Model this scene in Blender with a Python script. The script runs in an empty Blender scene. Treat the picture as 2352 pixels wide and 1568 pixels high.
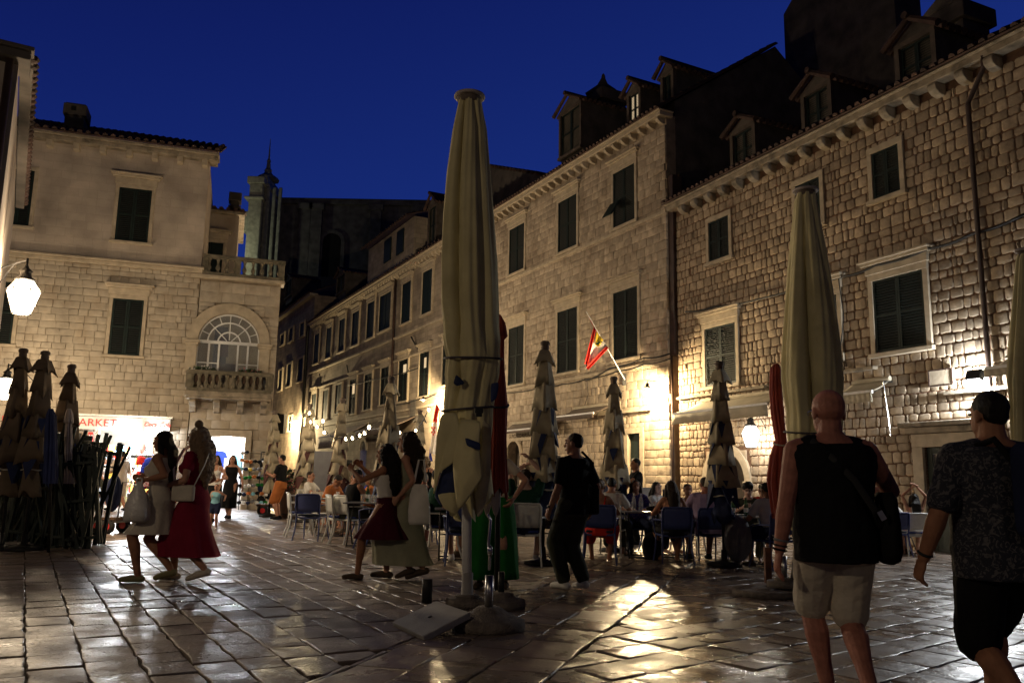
import bpy, bmesh, math, random
from mathutils import Vector, Matrix, Euler
random.seed(11)
R=math.radians
V=Vector
sc=bpy.context.scene
# ---------------------------------------------------------------- camera (pixels below are measured on a 2352x1568 copy of the frame)
FPX=1898.0; PITCH=math.atan2(321,FPX); ROLL=0.0175; CH=1.15
Fw=V((0,math.cos(PITCH),math.sin(PITCH))); Up0=V((0,-math.sin(PITCH),math.cos(PITCH))); Rt0=V((1,0,0))
Rt=Rt0*math.cos(ROLL)+Up0*math.sin(ROLL); Up=Up0*math.cos(ROLL)-Rt0*math.sin(ROLL)
CAM=V((0,0,CH))
cam_d=bpy.data.cameras.new('camera'); cam=bpy.data.objects.new('camera',cam_d); sc.collection.objects.link(cam)
cam.matrix_world=Matrix(((Rt.x,Up.x,-Fw.x,0),(Rt.y,Up.y,-Fw.y,0),(Rt.z,Up.z,-Fw.z,CH),(0,0,0,1)))
cam_d.sensor_width=36; cam_d.lens=FPX/2352*36; cam_d.clip_start=.05; cam_d.clip_end=2000
sc.camera=cam
sc.view_settings.view_transform='Standard'; sc.view_settings.look='None'; sc.view_settings.exposure=0; sc.view_settings.gamma=1
sc.cycles.use_denoising=True
sc.cycles.sample_clamp_indirect=4.0
sc.cycles.max_bounces=6
# ---------------------------------------------------------------- dusk sky
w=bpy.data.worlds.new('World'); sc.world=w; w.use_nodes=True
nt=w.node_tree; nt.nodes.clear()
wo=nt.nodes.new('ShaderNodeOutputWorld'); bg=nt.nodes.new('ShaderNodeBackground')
tc=nt.nodes.new('ShaderNodeTexCoord'); sx=nt.nodes.new('ShaderNodeSeparateXYZ'); rp=nt.nodes.new('ShaderNodeValToRGB')
nt.links.new(tc.outputs['Generated'],sx.inputs[0])
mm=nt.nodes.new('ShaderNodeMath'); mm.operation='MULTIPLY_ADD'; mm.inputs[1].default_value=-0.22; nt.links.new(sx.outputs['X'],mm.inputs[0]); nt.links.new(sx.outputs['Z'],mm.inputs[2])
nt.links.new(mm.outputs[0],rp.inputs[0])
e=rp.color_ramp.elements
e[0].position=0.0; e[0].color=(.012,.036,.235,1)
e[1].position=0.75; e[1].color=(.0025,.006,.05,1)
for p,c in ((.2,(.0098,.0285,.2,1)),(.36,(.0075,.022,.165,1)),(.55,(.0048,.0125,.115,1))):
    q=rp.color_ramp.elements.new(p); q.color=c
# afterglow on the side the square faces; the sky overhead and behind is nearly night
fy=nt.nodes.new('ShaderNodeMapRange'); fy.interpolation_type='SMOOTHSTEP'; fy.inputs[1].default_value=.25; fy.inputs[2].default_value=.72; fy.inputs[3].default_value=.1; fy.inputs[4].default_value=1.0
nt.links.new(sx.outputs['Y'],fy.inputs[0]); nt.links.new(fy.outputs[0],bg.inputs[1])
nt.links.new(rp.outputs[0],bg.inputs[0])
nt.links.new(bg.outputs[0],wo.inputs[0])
# ---------------------------------------------------------------- pixel -> world helpers
def ray(px,py): return (Fw*FPX+Rt*(px-1176)-Up*(py-784)).normalized()
def at(px,py,Y):
    d=ray(px,py); return CAM+d*(Y/d.y)
def gz(x,y):
    t=min(1,max(0,(y-18)/9.)); t=t*t*(3-2*t)
    u=min(10,max(0,x)); left=1 if x<2 else max(0,1-(x-2)/6)
    return -.025*u*u/(u+.6)+.10*t*left
def G(px,py):
    z=0
    for _ in range(30):
        d=ray(px,py); t=(z-CH)/d.z; p=CAM+d*t; z=gz(p.x,p.y)
    return V((p.x,p.y,z))
def Gd(px,Y):
    "ground point in pixel column px (at the horizon) at distance Y"
    d=ray(px,1105+.0175*(px-1176)+1150*1.15/Y*1.6); x=d.x/d.y*Y
    return V((x,Y,gz(x,Y)))
# ---------------------------------------------------------------- materials
def new_mat(name):
    m=bpy.data.materials.new(name); m.use_nodes=True; n=m.node_tree; n.nodes.clear()
    o=n.nodes.new('ShaderNodeOutputMaterial'); b=n.nodes.new('ShaderNodeBsdfPrincipled'); n.links.new(b.outputs[0],o.inputs[0])
    return m,n,b,o
def mat(name,col,rough=.6,metal=0,nscale=6,nvar=.25,bump=.0,bscale=40,spec=.5,island=0,stretch=None,sheen=0,dark=None,tscale=0):
    m,n,b,o=new_mat(name)
    tc=n.nodes.new('ShaderNodeTexCoord'); src=tc.outputs['Object']
    if stretch:
        mp=n.nodes.new('ShaderNodeMapping'); mp.inputs['Scale'].default_value=stretch; n.links.new(src,mp.inputs[0]); src=mp.outputs[0]
    ns=n.nodes.new('ShaderNodeTexNoise'); ns.inputs['Scale'].default_value=nscale; ns.inputs['Detail'].default_value=5; n.links.new(src,ns.inputs['Vector'])
    mr=n.nodes.new('ShaderNodeMapRange'); mr.inputs[1].default_value=.3; mr.inputs[2].default_value=.7; mr.inputs[3].default_value=1-nvar; mr.inputs[4].default_value=1+nvar
    n.links.new(ns.outputs[0],mr.inputs[0]); fac=mr.outputs[0]
    if island:
        g=n.nodes.new('ShaderNodeNewGeometry'); m2=n.nodes.new('ShaderNodeMapRange'); m2.inputs[3].default_value=1-island; m2.inputs[4].default_value=1+island
        n.links.new(g.outputs['Random Per Island'],m2.inputs[0]); ml=n.nodes.new('ShaderNodeMath'); ml.operation='MULTIPLY'
        n.links.new(fac,ml.inputs[0]); n.links.new(m2.outputs[0],ml.inputs[1]); fac=ml.outputs[0]
    vm=n.nodes.new('ShaderNodeVectorMath'); vm.operation='SCALE'; vm.inputs[0].default_value=col[:3]; n.links.new(fac,vm.inputs['Scale'])
    csrc=vm.outputs[0]
    if dark:   # stains with a shape of their own
        n2=n.nodes.new('ShaderNodeTexNoise'); n2.inputs['Scale'].default_value=tscale or 1.2; n2.inputs['Detail'].default_value=8; n2.inputs['Roughness'].default_value=.65; n.links.new(src,n2.inputs['Vector'])
        m3=n.nodes.new('ShaderNodeMapRange'); m3.inputs[1].default_value=.5; m3.inputs[2].default_value=.68; n.links.new(n2.outputs[0],m3.inputs[0])
        mx=n.nodes.new('ShaderNodeMixRGB'); mx.inputs[2].default_value=(*dark,1); n.links.new(m3.outputs[0],mx.inputs[0]); n.links.new(csrc,mx.inputs[1]); csrc=mx.outputs[0]
    n.links.new(csrc,b.inputs['Base Color'])
    b.inputs['Roughness'].default_value=rough; b.inputs['Metallic'].default_value=metal; b.inputs['Specular IOR Level'].default_value=spec
    if sheen: b.inputs['Sheen Weight'].default_value=sheen
    if bump:
        nb=n.nodes.new('ShaderNodeTexNoise'); nb.inputs['Scale'].default_value=bscale; nb.inputs['Detail'].default_value=6; n.links.new(src,nb.inputs['Vector'])
        bp=n.nodes.new('ShaderNodeBump'); bp.inputs['Strength'].default_value=bump; bp.inputs['Distance'].default_value=.02
        n.links.new(nb.outputs[0],bp.inputs['Height']); n.links.new(bp.outputs[0],b.inputs['Normal'])
    return m
def emat(name,col,strength,through=0):
    m=bpy.data.materials.new(name); m.use_nodes=True; n=m.node_tree; n.nodes.clear()
    o=n.nodes.new('ShaderNodeOutputMaterial'); em=n.nodes.new('ShaderNodeEmission'); em.inputs[0].default_value=(*col,1); em.inputs[1].default_value=strength
    if through:
        tr=n.nodes.new('ShaderNodeBsdfTransparent'); mx=n.nodes.new('ShaderNodeMixShader'); mx.inputs[0].default_value=1-through
        n.links.new(tr.outputs[0],mx.inputs[1]); n.links.new(em.outputs[0],mx.inputs[2]); n.links.new(mx.outputs[0],o.inputs[0])
    else: n.links.new(em.outputs[0],o.inputs[0])
    return m
def glass_mat(name,col=(.9,.95,1),rough=.05,alpha=.25):
    m,n,b,o=new_mat(name); b.inputs['Base Color'].default_value=(*col,1); b.inputs['Roughness'].default_value=rough
    tr=n.nodes.new('ShaderNodeBsdfTransparent'); mx=n.nodes.new('ShaderNodeMixShader'); mx.inputs[0].default_value=alpha
    n.links.new(tr.outputs[0],mx.inputs[1]); n.links.new(b.outputs[0],mx.inputs[2]); n.links.new(mx.outputs[0],o.inputs[0]); return m
def ashlar_mat(name,col,bw,bh,mortar=.012,col2=None,bump=.5,warp=.012,mf=.5):
    "coursed stone for walls too far off for modelled stones; runs along local x and z"
    m,n,b,o=new_mat(name); tc=n.nodes.new('ShaderNodeTexCoord'); sp=n.nodes.new('ShaderNodeSeparateXYZ'); cb=n.nodes.new('ShaderNodeCombineXYZ')
    n.links.new(tc.outputs['Object'],sp.inputs[0]); ad=n.nodes.new('ShaderNodeMath'); ad.operation='ADD'
    n.links.new(sp.outputs['X'],ad.inputs[0]); n.links.new(sp.outputs['Y'],ad.inputs[1]); n.links.new(ad.outputs[0],cb.inputs[0]); n.links.new(sp.outputs['Z'],cb.inputs[1])
    nz=n.nodes.new('ShaderNodeTexNoise'); nz.inputs['Scale'].default_value=2.2; n.links.new(cb.outputs[0],nz.inputs['Vector'])
    va=n.nodes.new('ShaderNodeVectorMath'); va.operation='SCALE'; va.inputs['Scale'].default_value=warp*4; n.links.new(nz.outputs['Color'],va.inputs[0])
    vb=n.nodes.new('ShaderNodeVectorMath'); vb.operation='ADD'; n.links.new(cb.outputs[0],vb.inputs[0]); n.links.new(va.outputs[0],vb.inputs[1])
    br=n.nodes.new('ShaderNodeTexBrick'); br.inputs['Scale'].default_value=1; br.inputs['Brick Width'].default_value=bw; br.inputs['Row Height'].default_value=bh
    br.inputs['Mortar Size'].default_value=mortar; br.inputs['Mortar Smooth'].default_value=.6; br.squash=.8; br.squash_frequency=3
    c2=col2 or tuple(x*.72 for x in col)
    br.inputs['Color1'].default_value=(*col,1); br.inputs['Color2'].default_value=(*c2,1); br.inputs['Mortar'].default_value=(*[x*mf for x in col],1)
    n.links.new(vb.outputs[0],br.inputs['Vector'])
    n2=n.nodes.new('ShaderNodeTexNoise'); n2.inputs['Scale'].default_value=.9; n2.inputs['Detail'].default_value=8; n.links.new(cb.outputs[0],n2.inputs['Vector'])
    mr=n.nodes.new('ShaderNodeMapRange'); mr.inputs[1].default_value=.3; mr.inputs[2].default_value=.72; mr.inputs[3].default_value=1.15; mr.inputs[4].default_value=.6; n.links.new(n2.outputs[0],mr.inputs[0])
    vm=n.nodes.new('ShaderNodeVectorMath'); vm.operation='SCALE'; n.links.new(br.outputs[0],vm.inputs[0]); n.links.new(mr.outputs[0],vm.inputs['Scale']); n.links.new(vm.outputs[0],b.inputs['Base Color'])
    b.inputs['Roughness'].default_value=.85
    n3=n.nodes.new('ShaderNodeTexNoise'); n3.inputs['Scale'].default_value=14; n3.inputs['Detail'].default_value=5; n.links.new(cb.outputs[0],n3.inputs['Vector'])
    ma=n.nodes.new('ShaderNodeMath'); ma.operation='MULTIPLY_ADD'; ma.inputs[1].default_value=-1.2; n.links.new(br.outputs['Fac'],ma.inputs[0]); n.links.new(n3.outputs[0],ma.inputs[2])
    bp=n.nodes.new('ShaderNodeBump'); bp.inputs['Strength'].default_value=bump; bp.inputs['Distance'].default_value=.03; n.links.new(ma.outputs[0],bp.inputs['Height']); n.links.new(bp.outputs[0],b.inputs['Normal'])
    return m
WARM=(1,.78,.52)
STONE=(.42,.345,.25)
MT=dict(
 rubble=mat('rubble_stone',(.35,.275,.19),.88,nscale=9,nvar=.2,bump=.45,bscale=20,island=.28,dark=(.2,.15,.1),tscale=.9),
 mortar=mat('brown_mortar',(.13,.07,.04),.95,nscale=4,nvar=.4,bump=.6,bscale=50),
 ashlar=mat('ashlar_stone',(.41,.335,.245),.85,nscale=5,nvar=.22,bump=.6,bscale=18,island=.2,dark=(.2,.15,.1),tscale=.7),
 jointpale=mat('lime_joint',(.36,.29,.2),.95,nscale=3,nvar=.25,bump=.4,bscale=50),
 pale=mat('pale_limestone',(.42,.36,.275),.85,nscale=4,nvar=.16,bump=.5,bscale=20,island=.1,dark=(.33,.26,.18),tscale=1.1),
 mossy=mat('mossy_stone',(.15,.13,.09),.9,nscale=5,nvar=.35,bump=.6,bscale=18,dark=(.06,.055,.035),tscale=3),
 roofstone=mat('unlit_dormer_stone',(.085,.065,.05),.9,nscale=4,nvar=.3,bump=.5),  # dormer frames: the darkness of the unlit roof is painted into the stone
 joint=mat('pale_joint',(.28,.22,.155),.95,nscale=3,nvar=.3,bump=.4,bscale=50),
 dressed=mat('dressed_stone',(.43,.36,.26),.8,nscale=5,nvar=.18,bump=.35,bscale=14),
 stainstone=mat('stained_stone',(.3,.25,.18),.85,nscale=4,nvar=.3,bump=.6,bscale=16,dark=(.1,.085,.06),tscale=2.2),
 plaster=mat('smooth_plaster',(.36,.3,.235),.9,nscale=2,nvar=.12,bump=.25,bscale=12,dark=(.28,.22,.165),tscale=.8),
 darkwall=mat('dark_render',(.09,.075,.06),.95,nscale=1.5,nvar=.45,bump=.6,bscale=7),
 church=mat('church_stone',(.16,.15,.14),.95,nscale=1.2,nvar=.4,bump=.5,bscale=4),
 churchpale=mat('church_facade_stone',(.45,.45,.36),.9,nscale=2,nvar=.3,bump=.5,bscale=5),
 tile=mat('roof_tile',(.06,.033,.024),.9,nscale=3,nvar=.45,bump=.5,bscale=12,island=.3),
 shutter=mat('green_shutter',(.009,.018,.016),.7,spec=.25,nscale=12,nvar=.3,bump=.2,bscale=60),
 shutterlit=mat('lit_shutter',(.014,.024,.022),.65,spec=.3,nscale=12,nvar=.3,bump=.2,bscale=60),  # lighter copy of the green shutter, lamplight put into the colour
 void=mat('dark_room',(.012,.012,.012),.9),
 iron=mat('wrought_iron',(.02,.02,.02),.55,.4,bump=.2),
 pipe=mat('brown_pipe',(.045,.025,.018),.6,nscale=3,nvar=.4),
 cable=mat('black_cable',(.012,.012,.012),.7),
 steel=mat('brushed_steel',(.45,.45,.45),.3,1,nscale=20,nvar=.2),
 chrome=mat('chrome',(.6,.6,.6),.15,1),
 whitepaint=mat('white_paint',(.72,.72,.7),.45,nscale=10,nvar=.08),
 whitechair=mat('white_chair_plastic',(.62,.63,.6),.45,nscale=20,nvar=.06,bump=.15,bscale=220),
 bluechair=mat('blue_chair_plastic',(.045,.065,.2),.42,nscale=20,nvar=.08,bump=.15,bscale=220),
 bluecushion=mat('blue_cushion',(.02,.04,.2),.8,bump=.2),
 darkcushion=mat('navy_cushion',(.02,.025,.05),.85,bump=.2),
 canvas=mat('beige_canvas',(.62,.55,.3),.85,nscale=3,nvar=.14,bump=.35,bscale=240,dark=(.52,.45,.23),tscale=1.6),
  canvasd=mat('brown_canvas_in_shade',(.15,.11,.07),.9,nscale=4,nvar=.25,bump=.35,bscale=160),  # left silhouette parasols: backlit shade is put into this brown canvas colour
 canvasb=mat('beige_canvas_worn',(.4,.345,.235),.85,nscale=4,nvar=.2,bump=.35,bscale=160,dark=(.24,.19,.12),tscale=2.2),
 navy=mat('navy_canvas',(.008,.018,.075),.75,bump=.2,bscale=150),
 maroon=mat('maroon_canvas',(.06,.015,.012),.8,bump=.2,bscale=150),
 red=mat('red_canvas',(.3,.045,.03),.8,nscale=5,nvar=.25,bump=.35,bscale=120),
 bluec=mat('blue_canvas',(.03,.045,.14),.8,nscale=5,nvar=.25,bump=.3,bscale=120),
 palec=mat('pale_canvas',(.42,.36,.33),.8,nscale=5,nvar=.2,bump=.3,bscale=120),
 rope=mat('rope',(.5,.47,.4),.8,bump=.3,bscale=90),
 darkrope=mat('dark_cord',(.06,.05,.06),.8),
 concrete=mat('base_concrete',(.15,.125,.105),.9,nscale=14,nvar=.35,bump=1.0,bscale=70),
 slab=mat('base_slab',(.3,.285,.27),.8,nscale=5,nvar=.15,bump=.3,bscale=60),
 rust=mat('rusty_steel',(.12,.045,.025),.7,.2,nscale=9,nvar=.5,bump=.3),
 greenwood=mat('dark_green_wood',(.012,.022,.016),.55,nscale=5,nvar=.4,bump=.3,bscale=30),
 wood=mat('brown_wood',(.085,.045,.025),.7,nscale=4,nvar=.4,bump=.4,bscale=20,stretch=(6,6,1)),
 tabletop=mat('table_top',(.2,.2,.21),.35,nscale=5,nvar=.15),
 awn=mat('awning_canvas',(.45,.4,.3),.85,nscale=3,nvar=.15,bump=.2,bscale=120),
 awnd=mat('awning_canvas_dark',(.13,.1,.08),.85,nscale=3,nvar=.15,bump=.2,bscale=120),
 glassg=glass_mat('green_bottle_glass',(.03,.12,.05),.05,.75),
 glassc=glass_mat('clear_glass',(.9,.92,.9),.03,.22),
 pane=glass_mat('window_glass',(.25,.27,.3),.05,.35),
 beer=mat('beer',(.55,.25,.03),.2),
 redsign=mat('red_sign',(.6,.02,.02),.4),
 white=mat('white_sign',(.8,.78,.72),.5,nvar=.03),
 cream=mat('cream_wall',(.55,.5,.36),.9,nvar=.1),
 rubber=mat('black_rubber',(.015,.015,.015),.8),
 flagw=mat('flag_white',(.75,.72,.66),.85,nvar=.06), flagr=mat('flag_red',(.6,.03,.02),.85,nvar=.1), flagy=mat('flag_yellow',(.7,.5,.03),.85), flagb=mat('flag_blue',(.02,.03,.25),.85),
 leaf=mat('plant_leaf',(.03,.06,.02),.7), pink=mat('pink_blossom',(.45,.12,.13),.7,island=.5),
 skin=mat('skin',(.40,.21,.14),.62,nscale=14,nvar=.18,bump=.2,bscale=120,spec=.22), skin2=mat('tanned_skin',(.3,.14,.08),.62,nscale=14,nvar=.18,bump=.2,bscale=120,spec=.22),
 skinp=mat('pale_skin',(.5,.31,.24),.5,nscale=9,nvar=.08,bump=.08,bscale=90,spec=.35), skinr=mat('ruddy_skin',(.34,.14,.1),.6,nscale=16,nvar=.25,bump=.25,bscale=110,spec=.25),
 hairblack=mat('black_hair',(.010,.0075,.0065),.6,bump=1,bscale=50,stretch=(5,5,.5),spec=.25), hairbrown=mat('brown_hair',(.03,.017,.01),.6,bump=1,bscale=50,stretch=(5,5,.5),spec=.25),
 hairblond=mat('blond_hair',(.22,.13,.06),.5,bump=1,bscale=50,stretch=(5,5,.5)), hairgrey=mat('grey_hair',(.28,.25,.22),.6,bump=1,bscale=50,stretch=(5,5,.5)),
 haircurl=mat('curly_hair',(.16,.1,.055),.6,bump=1,bscale=60), eye=mat('eye',(.03,.02,.015),.2), lips=mat('lips',(.3,.09,.07),.5),
)
def cloth(name,col,rough=.85,**k): 
    k.setdefault('spec',.12); k.setdefault('bump',.35); k.setdefault('bscale',30); k.setdefault('nvar',.12)
    return mat(name,col,rough,**k)
for nm,c in dict(c_black=(.008,.008,.009),c_white=(.62,.6,.56),c_cream=(.5,.45,.37),c_darkred=(.19,.012,.03),c_wine=(.06,.008,.018),c_sage=(.27,.27,.19),c_beige=(.5,.42,.34),c_dkgreen=(.012,.05,.028),
    c_olive=(.04,.042,.03),c_orange=(.36,.12,.035),c_red=(.55,.03,.02),c_lilac=(.3,.23,.36),c_blue=(.02,.04,.3),c_navy=(.015,.02,.05),c_sky=(.2,.42,.5),c_grey=(.16,.16,.17),c_brown=(.07,.05,.035),c_green=(.012,.12,.02),c_yellow=(.6,.45,.1),c_khaki=(.2,.18,.09)).items():
    MT[nm]=cloth(nm[2:]+'_cloth',c)
def spotted(name,col,col2,scale,lo=.52,hi=.6):
    m,n,b,o=new_mat(name); tc=n.nodes.new('ShaderNodeTexCoord'); v=n.nodes.new('ShaderNodeTexNoise'); v.inputs['Scale'].default_value=scale; v.inputs['Distortion'].default_value=2.5
    n.links.new(tc.outputs['Object'],v.inputs['Vector']); mr=n.nodes.new('ShaderNodeMapRange'); mr.inputs[1].default_value=lo; mr.inputs[2].default_value=hi; n.links.new(v.outputs[0],mr.inputs[0])
    mx=n.nodes.new('ShaderNodeMixRGB'); mx.inputs[1].default_value=(*col,1); mx.inputs[2].default_value=(*col2,1); n.links.new(mr.outputs[0],mx.inputs[0]); n.links.new(mx.outputs[0],b.inputs['Base Color']); b.inputs['Roughness'].default_value=.85; return m
MT['c_pattern']=spotted('patterned_shirt_cloth',(.012,.014,.025),(.09,.085,.09),26)
MT['c_floral']=spotted('floral_blouse_cloth',(.012,.025,.22),(.4,.2,.25),40,.58,.62)
MT['bag']=mat('plastic_bag',(.55,.53,.5),.35,nscale=6,nvar=.2,bump=.9,bscale=9)
MT['camo']=spotted('souvenir_cloth',(.7,.7,.7),(.5,.02,.02),22,.48,.5)
# ---------------------------------------------------------------- mesh builder
def frame(d,up=V((0,0,1))):
    d=d.normalized(); 
    if abs(d.dot(up))>.98: up=V((0,1,0))
    a=d.cross(up).normalized(); b=a.cross(d).normalized(); return a,b
class MB:
    def __init__(s): s.v=[]; s.f=[]
    def add(s,vs,fs):
        o=len(s.v); s.v+= [tuple(x) for x in vs]; s.f+=[tuple(i+o for i in f) for f in fs]; return s
    def box(s,c,d,rot=None):
        c=V(c); h=V(d)/2; M_=rot if rot is not None else Matrix.Identity(3)
        if isinstance(rot,(int,float)): M_=Matrix.Rotation(rot,3,'Z')
        vs=[c+M_@V((h.x*i,h.y*j,h.z*k)) for k in(-1,1) for j in(-1,1) for i in(-1,1)]
        return s.add(vs,[(0,2,3,1),(4,5,7,6),(0,1,5,4),(2,6,7,3),(0,4,6,2),(1,3,7,5)])
    def bx(s,x0,x1,y0,y1,z0,z1): return s.box(((x0+x1)/2,(y0+y1)/2,(z0+z1)/2),(abs(x1-x0),abs(y1-y0),abs(z1-z0)))
    def quad(s,a,b,c,d): return s.add([a,b,c,d],[(0,1,2,3)])
    def loft(s,rings,caps=True,closed=False):
        n=len(rings[0]); vs=[p for r in rings for p in r]; fs=[]
        m=len(rings)
        for i in range(m if closed else m-1):
            for j in range(n):
                a=i*n+j; b=i*n+(j+1)%n; c=((i+1)%m)*n+(j+1)%n; d=((i+1)%m)*n+j; fs.append((a,b,c,d))
        if caps and not closed: fs.append(tuple(range(n-1,-1,-1))); fs.append(tuple(range((m-1)*n,m*n)))
        return s.add(vs,fs)
    def sweep(s,pts,rad,n=10,caps=True,round_=True,flat=1,up=V((0,0,1))):
        pts=[V(p) for p in pts]
        if not isinstance(rad,(list,tuple)): rad=[rad]*len(pts)
        rings=[]; P=[];Rr=[];D=[]
        for i,p in enumerate(pts):
            d=(pts[min(i+1,len(pts)-1)]-pts[max(i-1,0)]).normalized(); P.append(p);Rr.append(rad[i]);D.append(d)
        if round_:
            P=[P[0]-D[0]*Rr[0]*.85,P[0]-D[0]*Rr[0]*.5]+P+[P[-1]+D[-1]*Rr[-1]*.5,P[-1]+D[-1]*Rr[-1]*.85]
            Rr=[Rr[0]*.4,Rr[0]*.85]+list(Rr)+[Rr[-1]*.85,Rr[-1]*.4]; D=[D[0],D[0]]+D+[D[-1],D[-1]]
        a,b=frame(D[0],up)
        for p,r,d in zip(P,Rr,D):
            a=(a-d*a.dot(d)).normalized(); b=d.cross(a)
            rings.append([p+a*(math.cos(t)*r)+b*(math.sin(t)*r*flat) for t in [2*math.pi*k/n for k in range(n)]])
        return s.loft(rings,caps)
    def tube(s,p,q,r,r2=None,n=8): return s.sweep([p,q],[r,r if r2 is None else r2],n,True,False)
    def ell(s,c,r,rot=None,n=12,m=7):
        c=V(c); M_=rot or Matrix.Identity(3); rings=[]
        for i in range(m):
            t=math.pi*(i+.35)/(m-.3); z=-math.cos(t); q=math.sin(t)
            rings.append([c+M_@V((r[0]*q*math.cos(2*math.pi*k/n),r[1]*q*math.sin(2*math.pi*k/n),r[2]*z)) for k in range(n)])
        return s.loft(rings)
    def lathe(s,prof,c=(0,0,0),n=16,fn=None,caps=True):
        c=V(c); rings=[]
        for i,(r,z) in enumerate(prof):
            rings.append([c+V((math.cos(t)*(rr:=(fn(r,z,t) if fn else r)),math.sin(t)*rr,z)) for t in [2*math.pi*k/n for k in range(n)]])
        return s.loft(rings,caps)
    def prism(s,poly,d):
        "poly: 3d points of a flat outline, d: extrusion vector"
        d=V(d); n=len(poly); a=[V(p) for p in poly]; b=[p+d for p in a]
        return s.add(a+b,[tuple(range(n-1,-1,-1)),tuple(range(n,2*n))]+[(i,(i+1)%n,n+(i+1)%n,n+i) for i in range(n)])
    def build(s,name,m,parent=None,smooth=False,loc=None,fix=True):
        me=bpy.data.meshes.new(name); me.from_pydata(s.v,[],s.f)
        if fix:
            bm=bmesh.new(); bm.from_mesh(me); bmesh.ops.recalc_face_normals(bm,faces=bm.faces); bm.to_mesh(me); bm.free()
        for x in (m if isinstance(m,(list,tuple)) else [m]): me.materials.append(MT[x] if isinstance(x,str) else x)
        if smooth: me.polygons.foreach_set('use_smooth',[True]*len(me.polygons))
        me.update(); o=bpy.data.objects.new(name,me); sc.collection.objects.link(o)
        if parent is not None: o.parent=parent
        if loc is not None: o.location=loc
        return o
def sharp(o,ang=40):
    me=o.data; me.polygons.foreach_set('use_smooth',[True]*len(me.polygons))
    try: me.set_sharp_from_angle(angle=R(ang))
    except Exception: pass
    return o
def tag(o,label=None,cat=None,group=None,kind=None):
    if label: o['label']=label
    if cat: o['category']=cat
    if group: o['group']=group
    if kind: o['kind']=kind
    return o
def thing(name,label,cat,loc=(0,0,0),rz=0,group=None):
    o=bpy.data.objects.new(name,None); sc.collection.objects.link(o); o.location=loc; o.rotation_euler=(0,0,rz); o.empty_display_size=.2
    return tag(o,label,cat,group)
def copy_tree(o,loc=None,rz=None,label=None,parent=None,group=None):
    c=o.copy(); sc.collection.objects.link(c); c.parent=parent
    if loc is not None: c.location=loc
    if rz is not None: c.rotation_euler=(0,0,rz)
    if label: c['label']=label
    if group: c['group']=group
    for ch in list(o.children): copy_tree(ch,parent=c)
    return c
def mod(o,kind,**k):
    m=o.modifiers.new(kind.lower(),kind)
    for a,b in k.items(): setattr(m,a,b)
    return m
def text_mesh(name,s,size,m,parent,loc,rot,extrude=.004,shear=0,align='CENTER',sx=1):
    cu=bpy.data.curves.new(name,'FONT'); cu.body=s; cu.size=size; cu.extrude=extrude; cu.align_x=align; cu.align_y='CENTER'; cu.shear=shear
    t=bpy.data.objects.new(name+'_tmp',cu); sc.collection.objects.link(t)
    me=bpy.data.meshes.new_from_object(t.evaluated_get(bpy.context.evaluated_depsgraph_get())); bpy.data.objects.remove(t)
    me.materials.clear(); me.materials.append(MT[m] if isinstance(m,str) else m)
    o=bpy.data.objects.new(name,me); sc.collection.objects.link(o); o.parent=parent; o.location=loc; o.rotation_euler=rot; o.scale=(sx,1,1); return o
def lamp(name,parent,loc,power,col=WARM,size=.06,spot=None,rot=None):
    L=bpy.data.lights.new(name,'SPOT' if spot else 'POINT'); L.energy=power; L.color=col; L.shadow_soft_size=size
    if spot: L.spot_size=R(spot); L.spot_blend=.5
    o=bpy.data.objects.new(name,L); sc.collection.objects.link(o); o.parent=parent; o.location=loc
    if rot: o.rotation_euler=rot
    return o
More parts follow.
